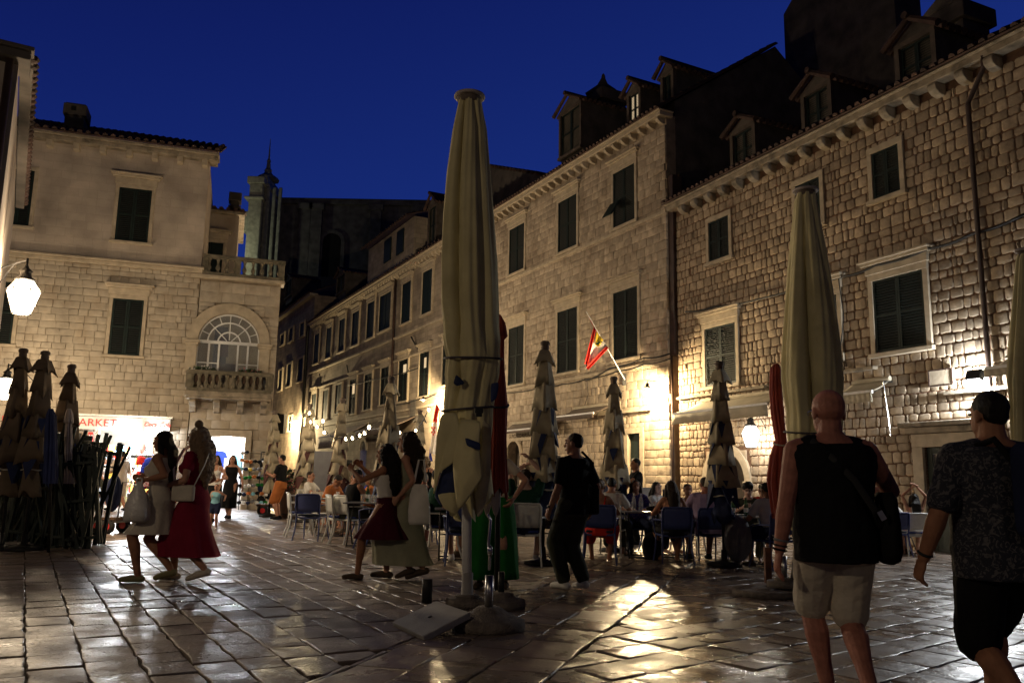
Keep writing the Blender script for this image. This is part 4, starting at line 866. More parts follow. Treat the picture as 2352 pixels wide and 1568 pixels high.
# rear terrace house with chimney
P3=LF.world(.2,4.2,0); TF=Fac(P3,(3,1),'terrace_rear_house','small stone house behind the roof terrace with a pot chimney')
zt=TF.uz(500,492)[1]; ue=TF.uz(548,520)[0]
MB().bx(-.5,ue,0,4,TZ-.4,zt).build('wall','plaster',TF.t); B=MB(); B.bx(-.5,ue+.2,-.25,4,zt,zt+.12); bev(B.build('eaves_cornice','stainstone',TF.t),.02); tile_roof(TF,'roof',-.5,ue+.25,-.3,zt+.14,3,zt+1.0)
r=TF.rect(452,553,600,512); window(TF,(r[0],r[1],r[2]-.8,r[3]),.12,lintel=True,slats=False)
u0=TF.uz(527,460,1)[0]; u1=TF.uz(553,460,1)[0]; z1=TF.uz(540,442,1)[1]; B=MB(); B.bx(u0+.04,u1-.04,1,1.5,zt,z1-.35); B.bx(u0-.03,u1+.03,.94,1.56,z1-.7,z1-.55); B.bx(u0-.03,u1+.03,.94,1.56,z1-.35,z1); bev(B.build('chimney','darkwall',TF.t),.03)
# ---------------------------------------------------------------- near house corner at top left
P5=at(43,150,12.5); NF=Fac((P5.x,12.5),(1,.6),'corner_house','near house corner with dark eaves at the upper left edge'); NF.P.x=P5.x
zt=P5.z
MB().bx(-6,0,0,9,-.3,zt).build('wall','plaster',NF.t)
VL=V((-10.7,35.8,4.7))
B=MB(); B.bx(-6,.16,-.25,.5,zt+.02,zt+.16); B.bx(-6,.2,-.3,.5,zt+.163,zt+.24)
B.bx(0,.2,0.3,9,zt+.13,zt+.22); bev(B.build('eaves','darkwall',NF.t),.02)
B=MB(); 
for k in range(34): B.ell((.17,.1+k*.26,zt+.2),(.12,.11,.07),n=8,m=5)
B.build('eaves_tiles','tile',NF.t); pipe(NF,[(-.12,-.1,zt+.05),(-.12,-.1,-.2)],.06)
# ---------------------------------------------------------------- church far behind
CY=100.
def cx(px,py=600): return at(px,py,CY).x
def cz(py,px=700): return at(px,py,CY).z
CT=thing('baroque_church','dark baroque church with pale end facade and a spire rising behind the roofs','church',(0,CY,0))
x0=cx(640,470); x1=cx(1010,470)
MB().bx(x0,x1,0,16,0,cz(458)).build('nave_wall','church',CT)
za,zb_=cz(458),cz(428); B=MB(); B.add([(x0,-.6,za),(x1,-.6,za),(x1,7,zb_-.0),(x0,7,zb_),(x0,14,za),(x1,14,za)],[(0,1,2,3),(3,2,5,4),(0,3,4),(1,5,2)]); B.build('roof','darkwall',CT)
B=MB(); B.bx(x0,x1,-.5,0,za-.7,za-.01)
for px in (700,726,862,962): xx=cx(px,560); B.bx(xx-.7,xx+.7,-.7,0,0,za-.71); B.bx(xx-.95,xx+.95,-.9,0,za-1.5,za-.7)
bev(B.build('pilasters','church',CT),.05)
xx=cx(762,580); zz=cz(556); q=arch_ring(xx,zz,1.15,1.6,-.3,0,16); B=MB(); B.add(q.v,q.f); B.bx(xx-1.6,xx-1.15,-.3,0,0,zz); B.bx(xx+1.15,xx+1.6,-.3,0,0,zz); B.build('window_surround','church',CT)
B=MB(); B.bx(xx-1.15,xx+1.15,-.1,0,0,zz); B.prism([(xx+math.cos(t)*1.15,-.1,zz+math.sin(t)*1.15) for t in [math.pi*k/12 for k in range(13)]],(0,.1,0)); B.build('window','void',CT)
xf0=cx(585,520); xf1=cx(627,470); zt=cz(425,610); B=MB(); B.bx(xf0,xf0+1.6,-3,2,0,cz(440,590)); B.bx(xf0+1.6,xf1-.2,-2,3,0,zt); B.bx(xf0-.3,xf0+1.8,-3.2,2,cz(440,590),cz(425,590)); B.bx(xf0+1.0,xf1-.2,-2.4,3.4,zt,zt+.5)
B.bx(xf0+.3,xf1+.1,-2.3,3.2,zt-1.0,zt-.6); B.bx(xf0-.5,xf0+1.8,-3.3,2,cz(470,590)-.3,cz(470,590)); B.bx(xf0-.7,xf0+.2,-2.6,1,cz(545,580),cz(500,580))
for k in range(3): B.bx(xf0+1.9+k*.75,xf0+2.3+k*.75,-2.3,-2,0,zt-1.1)
bev(B.build('end_facade','churchpale',CT),.08)
xs_=cx(617,380); zt+=.6; B=MB(); B.lathe([(1.5,0),(1.25,.35),(.6,.8),(.42,1.1),(.5,1.3),(.3,1.6),(.22,2.4),(.28,2.55),(.12,2.9),(.07,4.4),(.03,5.6)],(xs_,0,zt),8); B.build('spire','churchpale',CT)
lamp('added_facade_light',CT,(xf0-3,-7,cz(620)),420,(.95,1,.7),.3)  # added lamp without a visible source, lights the pale church front
# dark roofs massed in front of the church
DH=thing('rear_roof_house','dark tiled house in front of the church, between balcony corner and street house','building',(0,88,0))
xa=at(632,640,88).x; xb=at(820,640,88).x; zt=at(700,628,88).z; B=MB(); B.bx(xa,xb,0,6,0,zt-2); B.prism([(xa-.5,-.3,zt-2),(xb,-.3,zt-2),(xb,3,zt),(xa-.5,3,zt)],(0,.01,.4)); B.add([(xa,0,zt-2),(xb,0,zt-2),(xb,3,zt),(xa,3,zt),(xa,6,zt-2),(xb,6,zt-2)],[(0,1,2,3),(3,2,5,4),(0,3,4),(1,5,2)]); B.build('walls','darkwall',DH)
# ================================================================ LANTERNS AND LAMPS
MT['lampglass']=emat('lantern_glass_glow',(1,.86,.62),9,.35)
MT['lampcool']=emat('white_lantern_glow',(1,.95,.86),8,.35)
MT['bulb']=emat('bulb_glow',(1,.78,.45),22)
def lantern(label,pos,s,power,bracket=None,col=WARM,glass='lampglass',post=None,group='lanterns on the square',soft=.09):
    t=thing('wall_lantern',label,'lantern',pos,.4,group)   # pos: centre of the glass body
    hb=.62*s; B=MB(); n=6
    def ring(r,z): return [V((math.cos(2*math.pi*k/n)*r,math.sin(2*math.pi*k/n)*r,z)) for k in range(n)]
    R0,R1,R2=ring(.15*s,-hb*.5),ring(.28*s,hb*.18),ring(.15*s,hb*.5)
    for a,b in ((R0,R1),(R1,R2)):
        for k in range(n): B.tube(a[k],b[k],.009*s,n=5); 
    for r_ in (R0,R1,R2):
        for k in range(n): B.tube(r_[k],r_[(k+1)%n],.01*s,n=5)
    B.build('cage','iron',t)
    g=MB(); sh=.985; g.loft([[p*sh for p in R0],[V((p.x*sh,p.y*sh,p.z)) for p in R1],[V((p.x*sh,p.y*sh,p.z)) for p in R2]],False); g.build('glass',glass,t,fix=False)
    g=MB().lathe([(.17*s,0),(.17*s,.02*s),(.1*s,.07*s),(.09*s,.15*s),(.12*s,.17*s),(.05*s,.23*s),(.02*s,.3*s),(.02*s,.42*s)],(0,0,hb*.5),12).build('cap','iron',t,smooth=True)
    if bracket:
        top=V((0,0,hb*.5+.4*s)); q=Matrix.Rotation(-.4,3,'Z')@(V(bracket)-V(pos)); q1=V((q.x,q.y,top.z)); Bq=MB(); Bq.tube(top,q1,.014*s+.004,n=6); mid=top.lerp(q1,.35); Bq.sweep([mid,top.lerp(q1,.7)+V((0,0,-.25*s)),q1+V((0,0,-.55*s))],.01*s+.003,6,True,False); Bq.build('bracket','iron',t)
    lamp('lantern_light',t,(0,0,0),power,col,soft*s)
    return t
L1=at(53,682,15.2); lantern('big glowing lantern on an iron arm at the upper left edge',L1,1.03,2900,bracket=(L1.x-1.2,L1.y+.9,L1.z),soft=.13)
L2=at(13,893,22.5); lantern('small glowing lantern low at the left edge behind the folded parasols',L2,.95,1500,bracket=(L2.x-.2,L2.y+2,L2.z),soft=.12)
L3=RF.world(RF.uz(1760,1000)[0],-.55,RF.uz(1760,1004)[1]); lantern('white glowing lantern on the rubble wall beside the red folded parasol',L3,.98,380,bracket=L3+RF.n*.6,col=(1,.9,.76),glass='lampcool')
L4=FF.world(FF.uz(639,1000)[0],-.9,FF.uz(639,1003)[1]); lantern('unlit looking hanging lantern at the far end of the street beside the balcony corner',L4,1.1,15,bracket=L4+FF.n*.9,glass='awn')
# added unseen lanterns behind and beside the camera, put in to light the facades
for k,(x,y,z,pw,c_) in enumerate(((-8.0,-1.0,5.2,1400,WARM),(5.5,-8.0,5.2,450,WARM))):
    lantern(('added unseen lantern left of the camera, lighting the facades','added unseen lantern behind the camera, lighting the facades')[k],V((x,y,z)),.8,pw,bracket=(x*1.25,y,z),soft=.16,col=c_)
lantern('added unseen lantern round the balcony house corner, lighting the street house',VL,.9,9500,bracket=VL+V((-.3,-1.2,0)),soft=.16)  # lantern put in out of sight to brighten the street house front
def bracket_lamp(label,f,px,py,out,power,col=WARM,soft=.07,wpx=None):
    u,z=f.uz(px,py,-out); t=thing('bracket_lamp',label,'wall lamp',f.world(u,-out,z),f.rz,'bracket lamps on the walls')
    MB().lathe([(.02,.16),(.05,.14),(.06,.06),(.17,-.02),(.16,-.02),(.05,.05)],(0,0,.0),14).build('shade','iron',t,smooth=True)
    MB().lathe([(.005,-.11),(.04,-.09),(.05,-.05),(.03,0),(.02,.04)],(0,0,0),10).build('bulb','bulb',t,smooth=True)
    B=MB(); B.sweep([(0,0,.16),(0,0,.24),(0,out,.24)],.014,6,True,False); B.sweep([(0,out*.35,.24),(0,out,-.15)],.008,6,True,False); B.build('arm','iron',t)
    lamp('lamp_light',t,(0,-.02,-.16),power,col,soft); return t
bracket_lamp('shaded bracket lamp blazing on the corner of the ashlar house',MF,1487,890,.75,1500,(1,.75,.42))
bracket_lamp('bracket lamp glowing on the street house left of the red and white flag',SF,972,917,1.1,1800,(1,.74,.4))
bracket_lamp('small bright wall lamp far down the street',FF,668,968,1.2,3600,(1,.78,.42))
bracket_lamp('farthest wall lamp hidden by the folded parasol at the street mouth',FF,641,985,1.4,3200,(1,.76,.4))
# flood light on the rubble house
u,z=RF.uz(2240,868,-.35); t=thing('floodlight','white floodlight blazing above the stone ledge at the right',"floodlight",RF.world(u,-.35,z),RF.rz)
B=MB(); B.box((0,0,.05),(.34,.14,.22),Matrix.Rotation(R(-25),3,'X')); bev(B.build('housing','iron',t),.01)
MB().box((0,-.065,-.02),(.28,.02,.17),Matrix.Rotation(R(-25),3,'X')).build('lens',emat('floodlight_lens',(.95,.98,1),60),t); MB().tube((0,.05,.05),(0,.4,.05),.015).build('arm','iron',t)
lamp('flood_light',t,(.02,.1,-.16),560,(.93,.97,1),.08)
# electricity box panel, hanging pole, ring
u0,z1=RF.uz(2137,851); u1,_=RF.uz(2194,845); z0=RF.uz(2140,890)[1]; t=thing('wall_panel','pale rectangular panel fixed to the rubble wall left of the floodlight','wall panel',RF.world((u0+u1)/2,-.06,(z0+z1)/2),RF.rz)
bev(MB().box((0,0,0),(u1-u0,.06,z1-z0)).build('panel','dressed',t),.008); B=MB(); w_,h_=(u1-u0)/2,(z1-z0)/2; B.box((0,-.035,h_-.02),(2*w_-.02,.02,.03)); B.box((0,-.035,-h_+.02),(2*w_-.02,.02,.03)); B.box((-w_+.02,-.035,0),(.03,.02,2*h_-.08)); B.box((w_-.02,-.035,0),(.03,.02,2*h_-.08)); B.build('rim','pipe',t)
a=RF.uz(2029,876,-.3); b=RF.uz(2046,1000,-.3); t=thing('hanging_crank_rod','thin pale awning rod hanging on the rubble wall','rod',RF.world(a[0],-.3,a[1]),RF.rz); MB().tube((0,0,0),(b[0]-a[0],0,b[1]-a[1]),.012).build('rod','steel',t); MB().tube((0,0,0),(0,.3,.02),.015).build('hook','iron',t)
# awnings
def awning(f,label,u0,u1,z,out,drop,val,m,roll='awn',mv=None):
    t=thing('awning',label,'awning',f.world((u0+u1)/2,-.08,z),f.rz,'awnings on the house fronts'); w_=(u1-u0)/2; rings=[]
    for k in range(5):
        q=k/4; rings.append([(-w_+2*w_*j/12,-q*out,-drop*q-.05*math.sin(q*3.14)) for j in range(13)])
    vs=[p for r in rings for p in r]; B=MB(); B.add(vs,[(i*13+j,i*13+j+1,(i+1)*13+j+1,(i+1)*13+j) for i in range(4) for j in range(12)])
    o=B.build('canvas',m,t,smooth=True,fix=False); mod(o,'SOLIDIFY',thickness=.012)
    B=MB().bx(-w_,w_,-out-.03,-out+.02,-drop-.06,-drop+.02); B.build('front_bar','whitepaint',t)
    vs=[]; 
    for j in range(25):
        x=-w_+2*w_*j/24; vs+= [(x,-out-.035,-drop-.04),(x,-out-.03+.02*math.sin(j*1.9),-drop-.04-val)]
    B=MB().add(vs,[(2*j,2*j+2,2*j+3,2*j+1) for j in range(24)]); o=B.build('valance',mv or m,t,smooth=True,fix=False); mod(o,'SOLIDIFY',thickness=.008)
    B=MB().sweep([(-w_,0,.03),(w_,0,.03)],.06,8,True,False); B.build('roller',roll,t)
    B=MB()
    for s_ in (-.8,.8): B.sweep([(s_*w_,0,-.05),(s_*w_*.9,-out*.5,-drop*.5-.12),(s_*w_,-out,-drop-.03)],.014,6,True,False)
    B.build('arm','steel',t); return t
def awn_px(f,label,x0,x1,ytop,yfront,out,val,m):
    xm=(x0+x1)/2; z1=f.uz(xm,ytop)[1]; u0=f.uz(x0,yfront,-out)[0]; u1=f.uz(x1,yfront,-out)[0]; zf=f.uz(xm,yfront,-out)[1]; return awning(f,label,u0,u1,z1,out,max(.05,z1-zf),val,m)
awn_px(RF,'long cream awning over the tables at the left end of the rubble house',1550,1770,918,938,1.1,.3,'awn')
awn_px(RF,'short half closed cream awning on the rubble house behind the bald man',1925,2010,882,902,.6,.22,'awn')
awn_px(RF,'awning edge high on the rubble wall at the far right',2268,2400,825,838,.7,.15,'awn')
awn_px(MF,'dark retracted awning on the ashlar house beside the folded parasols',1283,1368,940,952,.8,.15,'awnd')
awn_px(MF,'dark brown awning over the lettered band of the ashlar house',1150,1262,972,985,.7,.1,'awnd')
awn_px(SF,'low dark awning on the street house behind the string lights',820,905,970,985,1.5,.3,'awnd')
awn_px(SF,'pinkish lit awning far along the street house',735,800,985,1000,1.4,.8,'palec')
# flags
def flag_mesh(name,pts2d,m,t,f,n=1):
    pass
u0,z0=MF.uz(1438,872); pole_end=at(1347,716,MF.world(u0,0,0).y-1.35); base=MF.world(u0,-.05,z0)
t=thing('house_flag','white flag with red border and yellow disc on a slanting pole of the ashlar house','flag',base)
q=pole_end-base; MB().tube((0,0,0),q,.022,.016).build('pole','whitepaint',t); MB().box((0,.03,0),(.16,.1,.4)).build('socket','iron',t)
# cloth hangs from the upper pole: from 45% to 82%, falling to the lower left
pa=q*.43; pb=q*.80
def patch(a,b,c,d,m,name,y=0,nx=8,ny=8,par=None,wav=.04):
    a,b,c,d=map(V,(a,b,c,d)); vs=[]
    for i in range(ny+1):
        for j in range(nx+1):
            s_,r_=j/nx,i/ny; p=(a*(1-s_)+b*s_)*(1-r_)+(d*(1-s_)+c*s_)*r_; vs.append(p+V((0,y-wav*math.sin(s_*7+r_*2),0)))
    o=MB().add(vs,[(i*(nx+1)+j,i*(nx+1)+j+1,(i+1)*(nx+1)+j+1,(i+1)*(nx+1)+j) for i in range(ny) for j in range(nx)]).build(name,m,par or t,smooth=True,fix=False); mod(o,'SOLIDIFY',thickness=.006); return o
Yb=base.y+q.y*.6
def fp(x,y,dy=0): return at(x,y,Yb+dy)-base
patch(fp(1395,797),fp(1365,752),fp(1343,846),fp(1349,848),'flagw','cloth',wav=.05)
patch(fp(1397,800,-.02),fp(1394,795,-.02),fp(1346,842,-.05),fp(1350,850,-.05),'flagr','hem',y=-.05,wav=.05)
patch(fp(1369,756,-.03),fp(1364,750,-.03),fp(1341,835,-.06),fp(1349,838,-.06),'flagr','fold',y=-.06,wav=.05)
patch(fp(1385,782,-.03),fp(1370,760,-.03),fp(1366,792,-.04),fp(1374,797,-.04),'flagy','disc',y=-.06,wav=.04)
patch(fp(1383,786,-.04),fp(1380,783,-.04),fp(1367,790,-.05),fp(1370,793,-.05),'c_dkgreen','device',y=-.085,wav=.02)
patch(fp(1364,752,-.01),fp(1361,744,-.01),fp(1347,716,-.01),fp(1349,720,-.01),'flagr','tassel',wav=.02)
Yc=SF.world(SF.uz(1003,980)[0],0,0).y-2.2
o_=at(1003,1130,Yc); t=thing('hanging_flag','red and white flag with small red crest hanging left of the tall beige parasol','flag',o_)
def fq(x,y,dy=0): return at(x,y,Yc+dy)-o_
patch(fq(1002,926),fq(1009,938),fq(1003,970),fq(994,970),'flagr','red_band',wav=.06); patch(fq(994,970),fq(1005,964),fq(1001,1045),fq(988,1040),'flagw','white_band',wav=.06); patch(fq(988,1025),fq(990,1040),fq(994,1058),fq(984,1062),'flagb','blue_band',wav=.03)
for i in range(3):
    for j in range(4):
        if (i+j)%2==0: x=991+i*3.2; y=980+j*5; patch(fq(x,y,-.1),fq(x+3,y,-.1),fq(x+3,y+5,-.1),fq(x,y+5,-.1),'flagr','crest_check',y=-.1,nx=1,ny=1,wav=0)
MB().tube(fq(1009,940),fq(1012,1062),.02).build('pole','iron',t)
# cables
def cable(label,f,pts,r=.018,off=-.09,sag=.05,name='wall_cable'):
    P=[]; 
    for i,(x,y) in enumerate(pts): u,z=f.uz(x,y,off); P.append(V((u,off,z)))
    Q=[]
    for a,b in zip(P[:-1],P[1:]):
        for k in range(6): q_=a.lerp(b,k/6); q_.z-=sag*math.sin(math.pi*k/6); Q.append(q_)
    Q.append(P[-1]); t=thing(name,label,'cable',f.world(0,0,0),f.rz); MB().sweep(Q,r,6,True,False).build('cable','cable',t,smooth=True); return t
cable('thick black cable across the rubble house front',RF,[(1575,716),(1640,704),(1750,685),(1850,652),(1926,637),(2010,610),(2130,572),(2232,537),(2352,492)],.03)
cable('black cable along the ashlar house below its middle windows',MF,[(1160,902),(1232,892),(1290,882),(1345,870),(1420,852),(1480,836),(1540,823)],.022)
cable('upper cable along the ashlar house ending at the timber shaft',MF,[(1345,874),(1400,846),(1478,822),(1538,812)],.028)
cable('thin cable dropping down the rubble wall behind the beige parasol',RF,[(1926,640),(1938,720),(1930,800),(1940,850)],.015)
cable('thin lamp cable dropping at the middle of the ashlar house',MF,[(1348,876),(1351,905),(1343,930)],.012,sag=0)
cable('cable along the street house above its ground floor windows',SF,[(800,885),(850,873),(900,862),(960,845)],.03)
cable('short cable crossing the street house lower wall',SF,[(910,930),(960,917),(1000,905)],.03)
# string lights over the cafe
bulbs=[(711,948,21),(714,968,21),(729,979,20.5),(742,966,20),(745,992,20),(795,1006,18.5),(810,1004,18),(827,998,17.5),(838,992,17),(848,979,16.5),(908,988,21),(918,993,21),(955,988,21.5),(985,940,19.5)]
st=thing('string_lights','drooping string of small warm bulbs over the cafe tables','string lights',(0,0,0)); pts=[at(x,y-5,Y_) for x,y,Y_ in bulbs]; Q=[]
for a,b in zip(pts[:-1],pts[1:]):
    for k in range(6): q_=a.lerp(b,k/6); q_.z-=.12*math.sin(math.pi*k/6); Q.append(q_)
Q.append(pts[-1]); MB().sweep(Q,.012,5,True,False).build('wire','cable',st)
for p in pts: MB().ell(p+V((0,0,-.06)),(.032,.032,.042),n=10,m=6).build('bulb','bulb',st,smooth=True)
for k in (1,4,8,13): lamp('bulb_light',st,pts[k]+V((0,0,-.1)),14,WARM,.05)
# anchors jutting from the street house wall
for i,(x0,y0,x1,y1) in enumerate(((944,773,957,800),(797,838,799,862),(734,858,737,885))):
    u,z=SF.uz(x0,y0,-.3); u2,z2=SF.uz(x1,y1,-.05); t=thing('iron_stay',['short iron stay jutting from the street house near the drainpipe','middle iron stay on the street house wall','farthest iron stay on the street house wall'][i],'iron stay',SF.world(u,-.3,z),SF.rz,'iron stays on the street house'); MB().tube((0,0,0),(u2-u,.3,z2-z),.05).build('rod','iron',t)
u,z=SF.uz(940,975,-.4); t=thing('balcony_grille','small iron window grille on the street house above the lamp','grille',SF.world(u,-.2,z+.5),SF.rz); B=MB()
for k in range(7): B.tube((-.4+k*.13,0,0),(-.4+k*.13,0,.9),.015)
B.tube((-.42,0,0),(.42,0,0),.02); B.tube((-.42,0,.9),(.42,0,.9),.02); B.build('bars','iron',t)
bx_=FF.world(FF.uz(640,965)[0],-2.0,FF.uz(640,950)[1]-.4); t=thing('black_shop_sign','plain black box sign hanging beside the balcony corner','sign',at(641,973,30)); MB().box((0,0,0),(.42,.3,.7)).build('box','iron',t); MB().tube((0,0,.35),(-.4,.0,.5),.02).build('arm','iron',t)
# ================================================================ PARASOLS
def px_prof(Y,rows):
    out=[]
    for (y,x0,x1) in rows:
        a=at(x0,y,Y); b=at(x1,y,Y); out.append(((a.x+b.x)/2,a.z,(b.x-a.x)/2))
    return out
def furled(name,label,base,Y,rows,m,nf=8,amp=.16,cap=True,group=None,drop=0,capm='palec',seed=1,ties=(),tie_m='darkrope',pole=(.04,'whitepaint'),zpole=None,cat='parasol',lining=None,n=160,topr=None):
    rg=random.Random(seed); t=thing(name,label,cat,base,0,group); pr=px_prof(Y,rows); rings=[]
    P=[]
    for a,b in zip(pr[:-1],pr[1:]):
        for k in range(5): P.append(tuple(a[i]+(b[i]-a[i])*k/5 for i in range(3)))
    P.append(pr[-1]); N=len(P); ph=[rg.uniform(0,6.28) for _ in range(6)]; w_=[rg.uniform(.6,1.4) for _ in range(nf)]; offs=[rg.uniform(-.22,.22) for _ in range(nf)]
    for i,(cx_,z,r) in enumerate(P):
        q=i/(N-1); tie=1
        for tz in ties: tie=min(tie,.35+abs(z-tz)*2.2) if abs(z-tz)<.4 else tie
        rr_=[]
        for k in range(n):
            th=2*math.pi*k/n; tt=th*nf/(2*math.pi)+.12*math.sin(q*5+ph[0])+.1*math.sin(th*2+ph[1]+q*3); j=int(math.floor(tt))%nf; fr=tt-math.floor(tt)+offs[j]*math.sin(q*3)*.6
            fr=min(1,max(0,fr)); # each gore: a rounded pleat lying over its neighbour
            f_=(math.sin(math.pi*fr**.7)**.45)*(.55+.45*fr); a_=amp*(.95+.6*min(1,q*1.6))*w_[j]*tie
            x_=r*(1-a_*1.6+a_*1.6*f_+.014*math.sin(th*23+q*9)+.02*math.sin(th*13-q*6+ph[3])*min(1,q*2+.2)); dz=0
            if drop and q>.8: e_=(q-.8)/.2; dz=-drop*e_*(.5+.5*math.sin(th*nf/2+ph[2]))*w_[j]
            rr_.append((cx_-base.x+math.cos(th)*x_,math.sin(th)*x_,z-base.z+dz))
        rings.append(rr_)
    B=MB().loft(rings,False); o=B.build('canopy',m,t,smooth=True,fix=False); 
    if lining:
        rs=[[(p[0]*.0+ (sum(q_[0] for q_ in r)/n)+(p[0]-sum(q_[0] for q_ in r)/n)*.86,p[1]*.86,p[2]-.02) for p in r] for r in rings[int(N*.6):]]; MB().loft(rs,True).build('lining',lining,t,smooth=True,fix=False)
    tx=pr[0][0]-base.x; tz=pr[0][1]-base.z; tr=pr[0][2]
    if cap:
        MB().lathe([(tr*.6,0),(tr*1.1,-.005),(tr*1.2,.0),(tr*1.22,.012),(tr*1.18,.026),(tr*.6,.04),(tr*.1,.045)],(tx,0,tz+.035),32).build('top_cap',capm,t,smooth=True)
        B=MB()
        B.lathe([(tr*.9,-.03),(tr*.92,.04)],(tx,0,tz),24)
        B.build('cap_collar','awnd',t)
    for j,tz_ in enumerate(ties):
        i=min(range(N),key=lambda k:abs(P[k][1]-tz_)); cx_,z,r=P[i]; B=MB(); B.sweep([(cx_-base.x+math.cos(a)*(r*1.015),math.sin(a)*(r*1.015),z-base.z+.03*math.sin(a+j)-.0) for a in [2*math.pi*k/24 for k in range(25)]],.011,6,False,False); B.build('cord',tie_m,t,smooth=True)
    bx,bz=pr[-1][0]-base.x,pr[-1][1]-base.z
    zp=zpole if zpole is not None else 0
    MB().tube((bx*.3,0,zp),(tx*.6+bx*.4,0,bz+1.0),pole[0],n=16).build('pole',pole[1],t,smooth=True)
    return t
def cone_base(name,label,p,r,h,m='concrete',tube=None,group='concrete parasol bases',tm='steel'):
    t=thing(name,label,'parasol base',p,0,group); rg=random.Random(5)
    MB().lathe([(r*.97,0),(r*1.0,.03),(r*.985,.07),(r*.8,h*.62),(r*.5,h*.88),(.12,h),(.09,h+.02)],(0,0,0),40).build('foot',m,t,smooth=True)
    if tube: MB().lathe([(tube[0],h),(tube[0],h+tube[1]),(tube[0]*.7,h+tube[1])],(0,0,0),16).build('socket',tm,t,smooth=True)
    return t
# the tall beige parasol
gA=G(1072,1392); YA=gA.y
A=furled('closed_parasol','tallest closed beige parasol in the middle, corded twice above its white pole',gA,YA,[(232,1049,1108),(260,1042,1113),(300,1032,1122),(400,1015,1132),(500,1004,1141),(600,998,1149),(700,998,1154),(780,1008,1156),(822,1022,1152),(862,1014,1152),(938,1016,1134),(980,1010,1136),(1060,1002,1134),(1130,1020,1140)],'canvas',nf=6,amp=.24,drop=.2,seed=5,ties=(at(1080,822,YA).z,at(1075,937,YA).z),pole=(.046,'whitepaint'),group='tall closed parasols')
# hanging flaps with navy undersides
def flap(pts,m,name,par,base,Y,back=None,wav=.03,thick=.01):
    "pts: outline in pixels; a hanging leaf of cloth at distance Y"
    P=[at(x,y,Y+dy)-base for x,y,dy in pts]; c=sum(P,V())/len(P); n=len(P); vs=[c+V((0,-wav,0))]+[c.lerp(p,.5)+V((0,-wav*.8,0)) for p in P]+P
    fs=[(0,1+i,1+(i+1)%n) for i in range(n)]+[(1+i,1+n+i,1+n+(i+1)%n,1+(i+1)%n) for i in range(n)]
    o=MB().add(vs,fs).build(name,m,par,smooth=True,fix=False); mod(o,'SUBSURF',levels=2,render_levels=2,subdivision_type='SIMPLE'); mod(o,'SMOOTH',factor=.5,iterations=2); mod(o,'SOLIDIFY',thickness=thick); return o
f=-.3
flap([(1014,950,f),(1050,945,f),(1062,1000,f-.05),(1046,1060,f-.05),(1010,1085,f),(997,1140,f+.1),(1000,1060,f+.05),(1004,1000,f)],'canvas','flap',A,gA,YA)
flap([(1032,1050,f),(1050,1040,f),(1052,1100,f-.02),(1048,1150,f),(1015,1165,f+.05),(998,1140,f+.1),(1012,1090,f)],'navy','underside',A,gA,YA+.06)
flap([(1005,1135,f),(1045,1130,f),(1060,1160,f),(1046,1182,f),(1020,1165,f)],'canvas','flap',A,gA,YA+.04)
flap([(1058,960,f),(1105,965,f-.05),(1100,1020,f-.1),(1108,1098,f-.1),(1090,1125,f-.08),(1052,1178,f-.05),(1044,1110,f-.05),(1040,1040,f)],'canvas','flap',A,gA,YA-.03,wav=.07)
flap([(1108,960,f),(1128,975,f),(1126,1090,f),(1108,1180,f),(1096,1190,f),(1092,1130,f),(1106,1098,f-.05)],'canvasb','flap',A,gA,YA+.06)
flap([(1068,1005,f-.12),(1086,1012,f-.12),(1103,1018,f-.12),(1104,1032,f-.12),(1092,1030,f-.12),(1072,1022,f-.12)],'navy','underside',A,gA,YA-.08,wav=.01)
flap([(1048,860,f),(1068,880,f),(1050,886,f),(1042,880,f)],'navy','underside',A,gA,YA+.02,wav=.01)
flap([(1128,880,f),(1146,878,f),(1140,915,f),(1128,925,f)],'navy','underside',A,gA,YA+.1,wav=.01)
flap([(1100,1110,f),(1140,1100,f),(1150,1150,f),(1140,1190,f),(1128,1150,f),(1118,1190,f),(1108,1150,f)],'palec','fringe',A,gA,YA+.5)
for k in range(2): MB().box(at(1100,942+k*8,YA-.42)-gA,(.075-.02*k,.03,.05),R(10)).build('buckle','rubber',A)
MB().lathe([(.12,0),(.1,.05),(.056,.07),(.053,.3),(.046,.31)],(0,0,0),20).build('steel_socket','slab',A,smooth=True)
cone_base('parasol_base','round pebbly concrete base with short empty steel tube in front of the tall parasol',G(1121,1448)+V((0,.08,0)),.29,.15,tube=(.034,.26))
t=thing('crank_handle','chrome crank lying against the empty steel tube','crank',G(1121,1448)+V((0,.06,.46)),0); MB().sweep([(0,0,0),(.0,0,.12),(-.012,0,.2),(.0,0,.38),(-.02,0,.42)],.012,8,True,True).build('shaft','chrome',t,smooth=True); MB().lathe([(.012,.1),(.02,.12),(.02,.16),(.012,.18)],(0,0,0),12).build('collar','chrome',t,smooth=True)
cone_base('parasol_base','second round concrete base half hidden behind the front base',G(1150,1398)+V((0,.1,0)),.23,.12,tube=(.03,.2),tm='iron')
cone_base('parasol_base','low concrete base behind the tilted square slab under the white pole',gA+V((0,.03,0)),.2,.09)
# closed red parasol behind it
gR=G(1142,1385); furled('closed_parasol','closed faded red parasol tucked behind the tallest beige one',gR,gR.y,[(722,1144,1150),(742,1140,1162),(772,1136,1168),(780,1140,1160),(830,1134,1160),(930,1126,1168),(1000,1124,1166),(1070,1121,1168),(1120,1118,1172)],'red',nf=12,amp=.2,cap=False,drop=.08,seed=8,pole=(.026,'iron'),ties=(at(1150,935,gR.y).z,),group='closed red parasols')
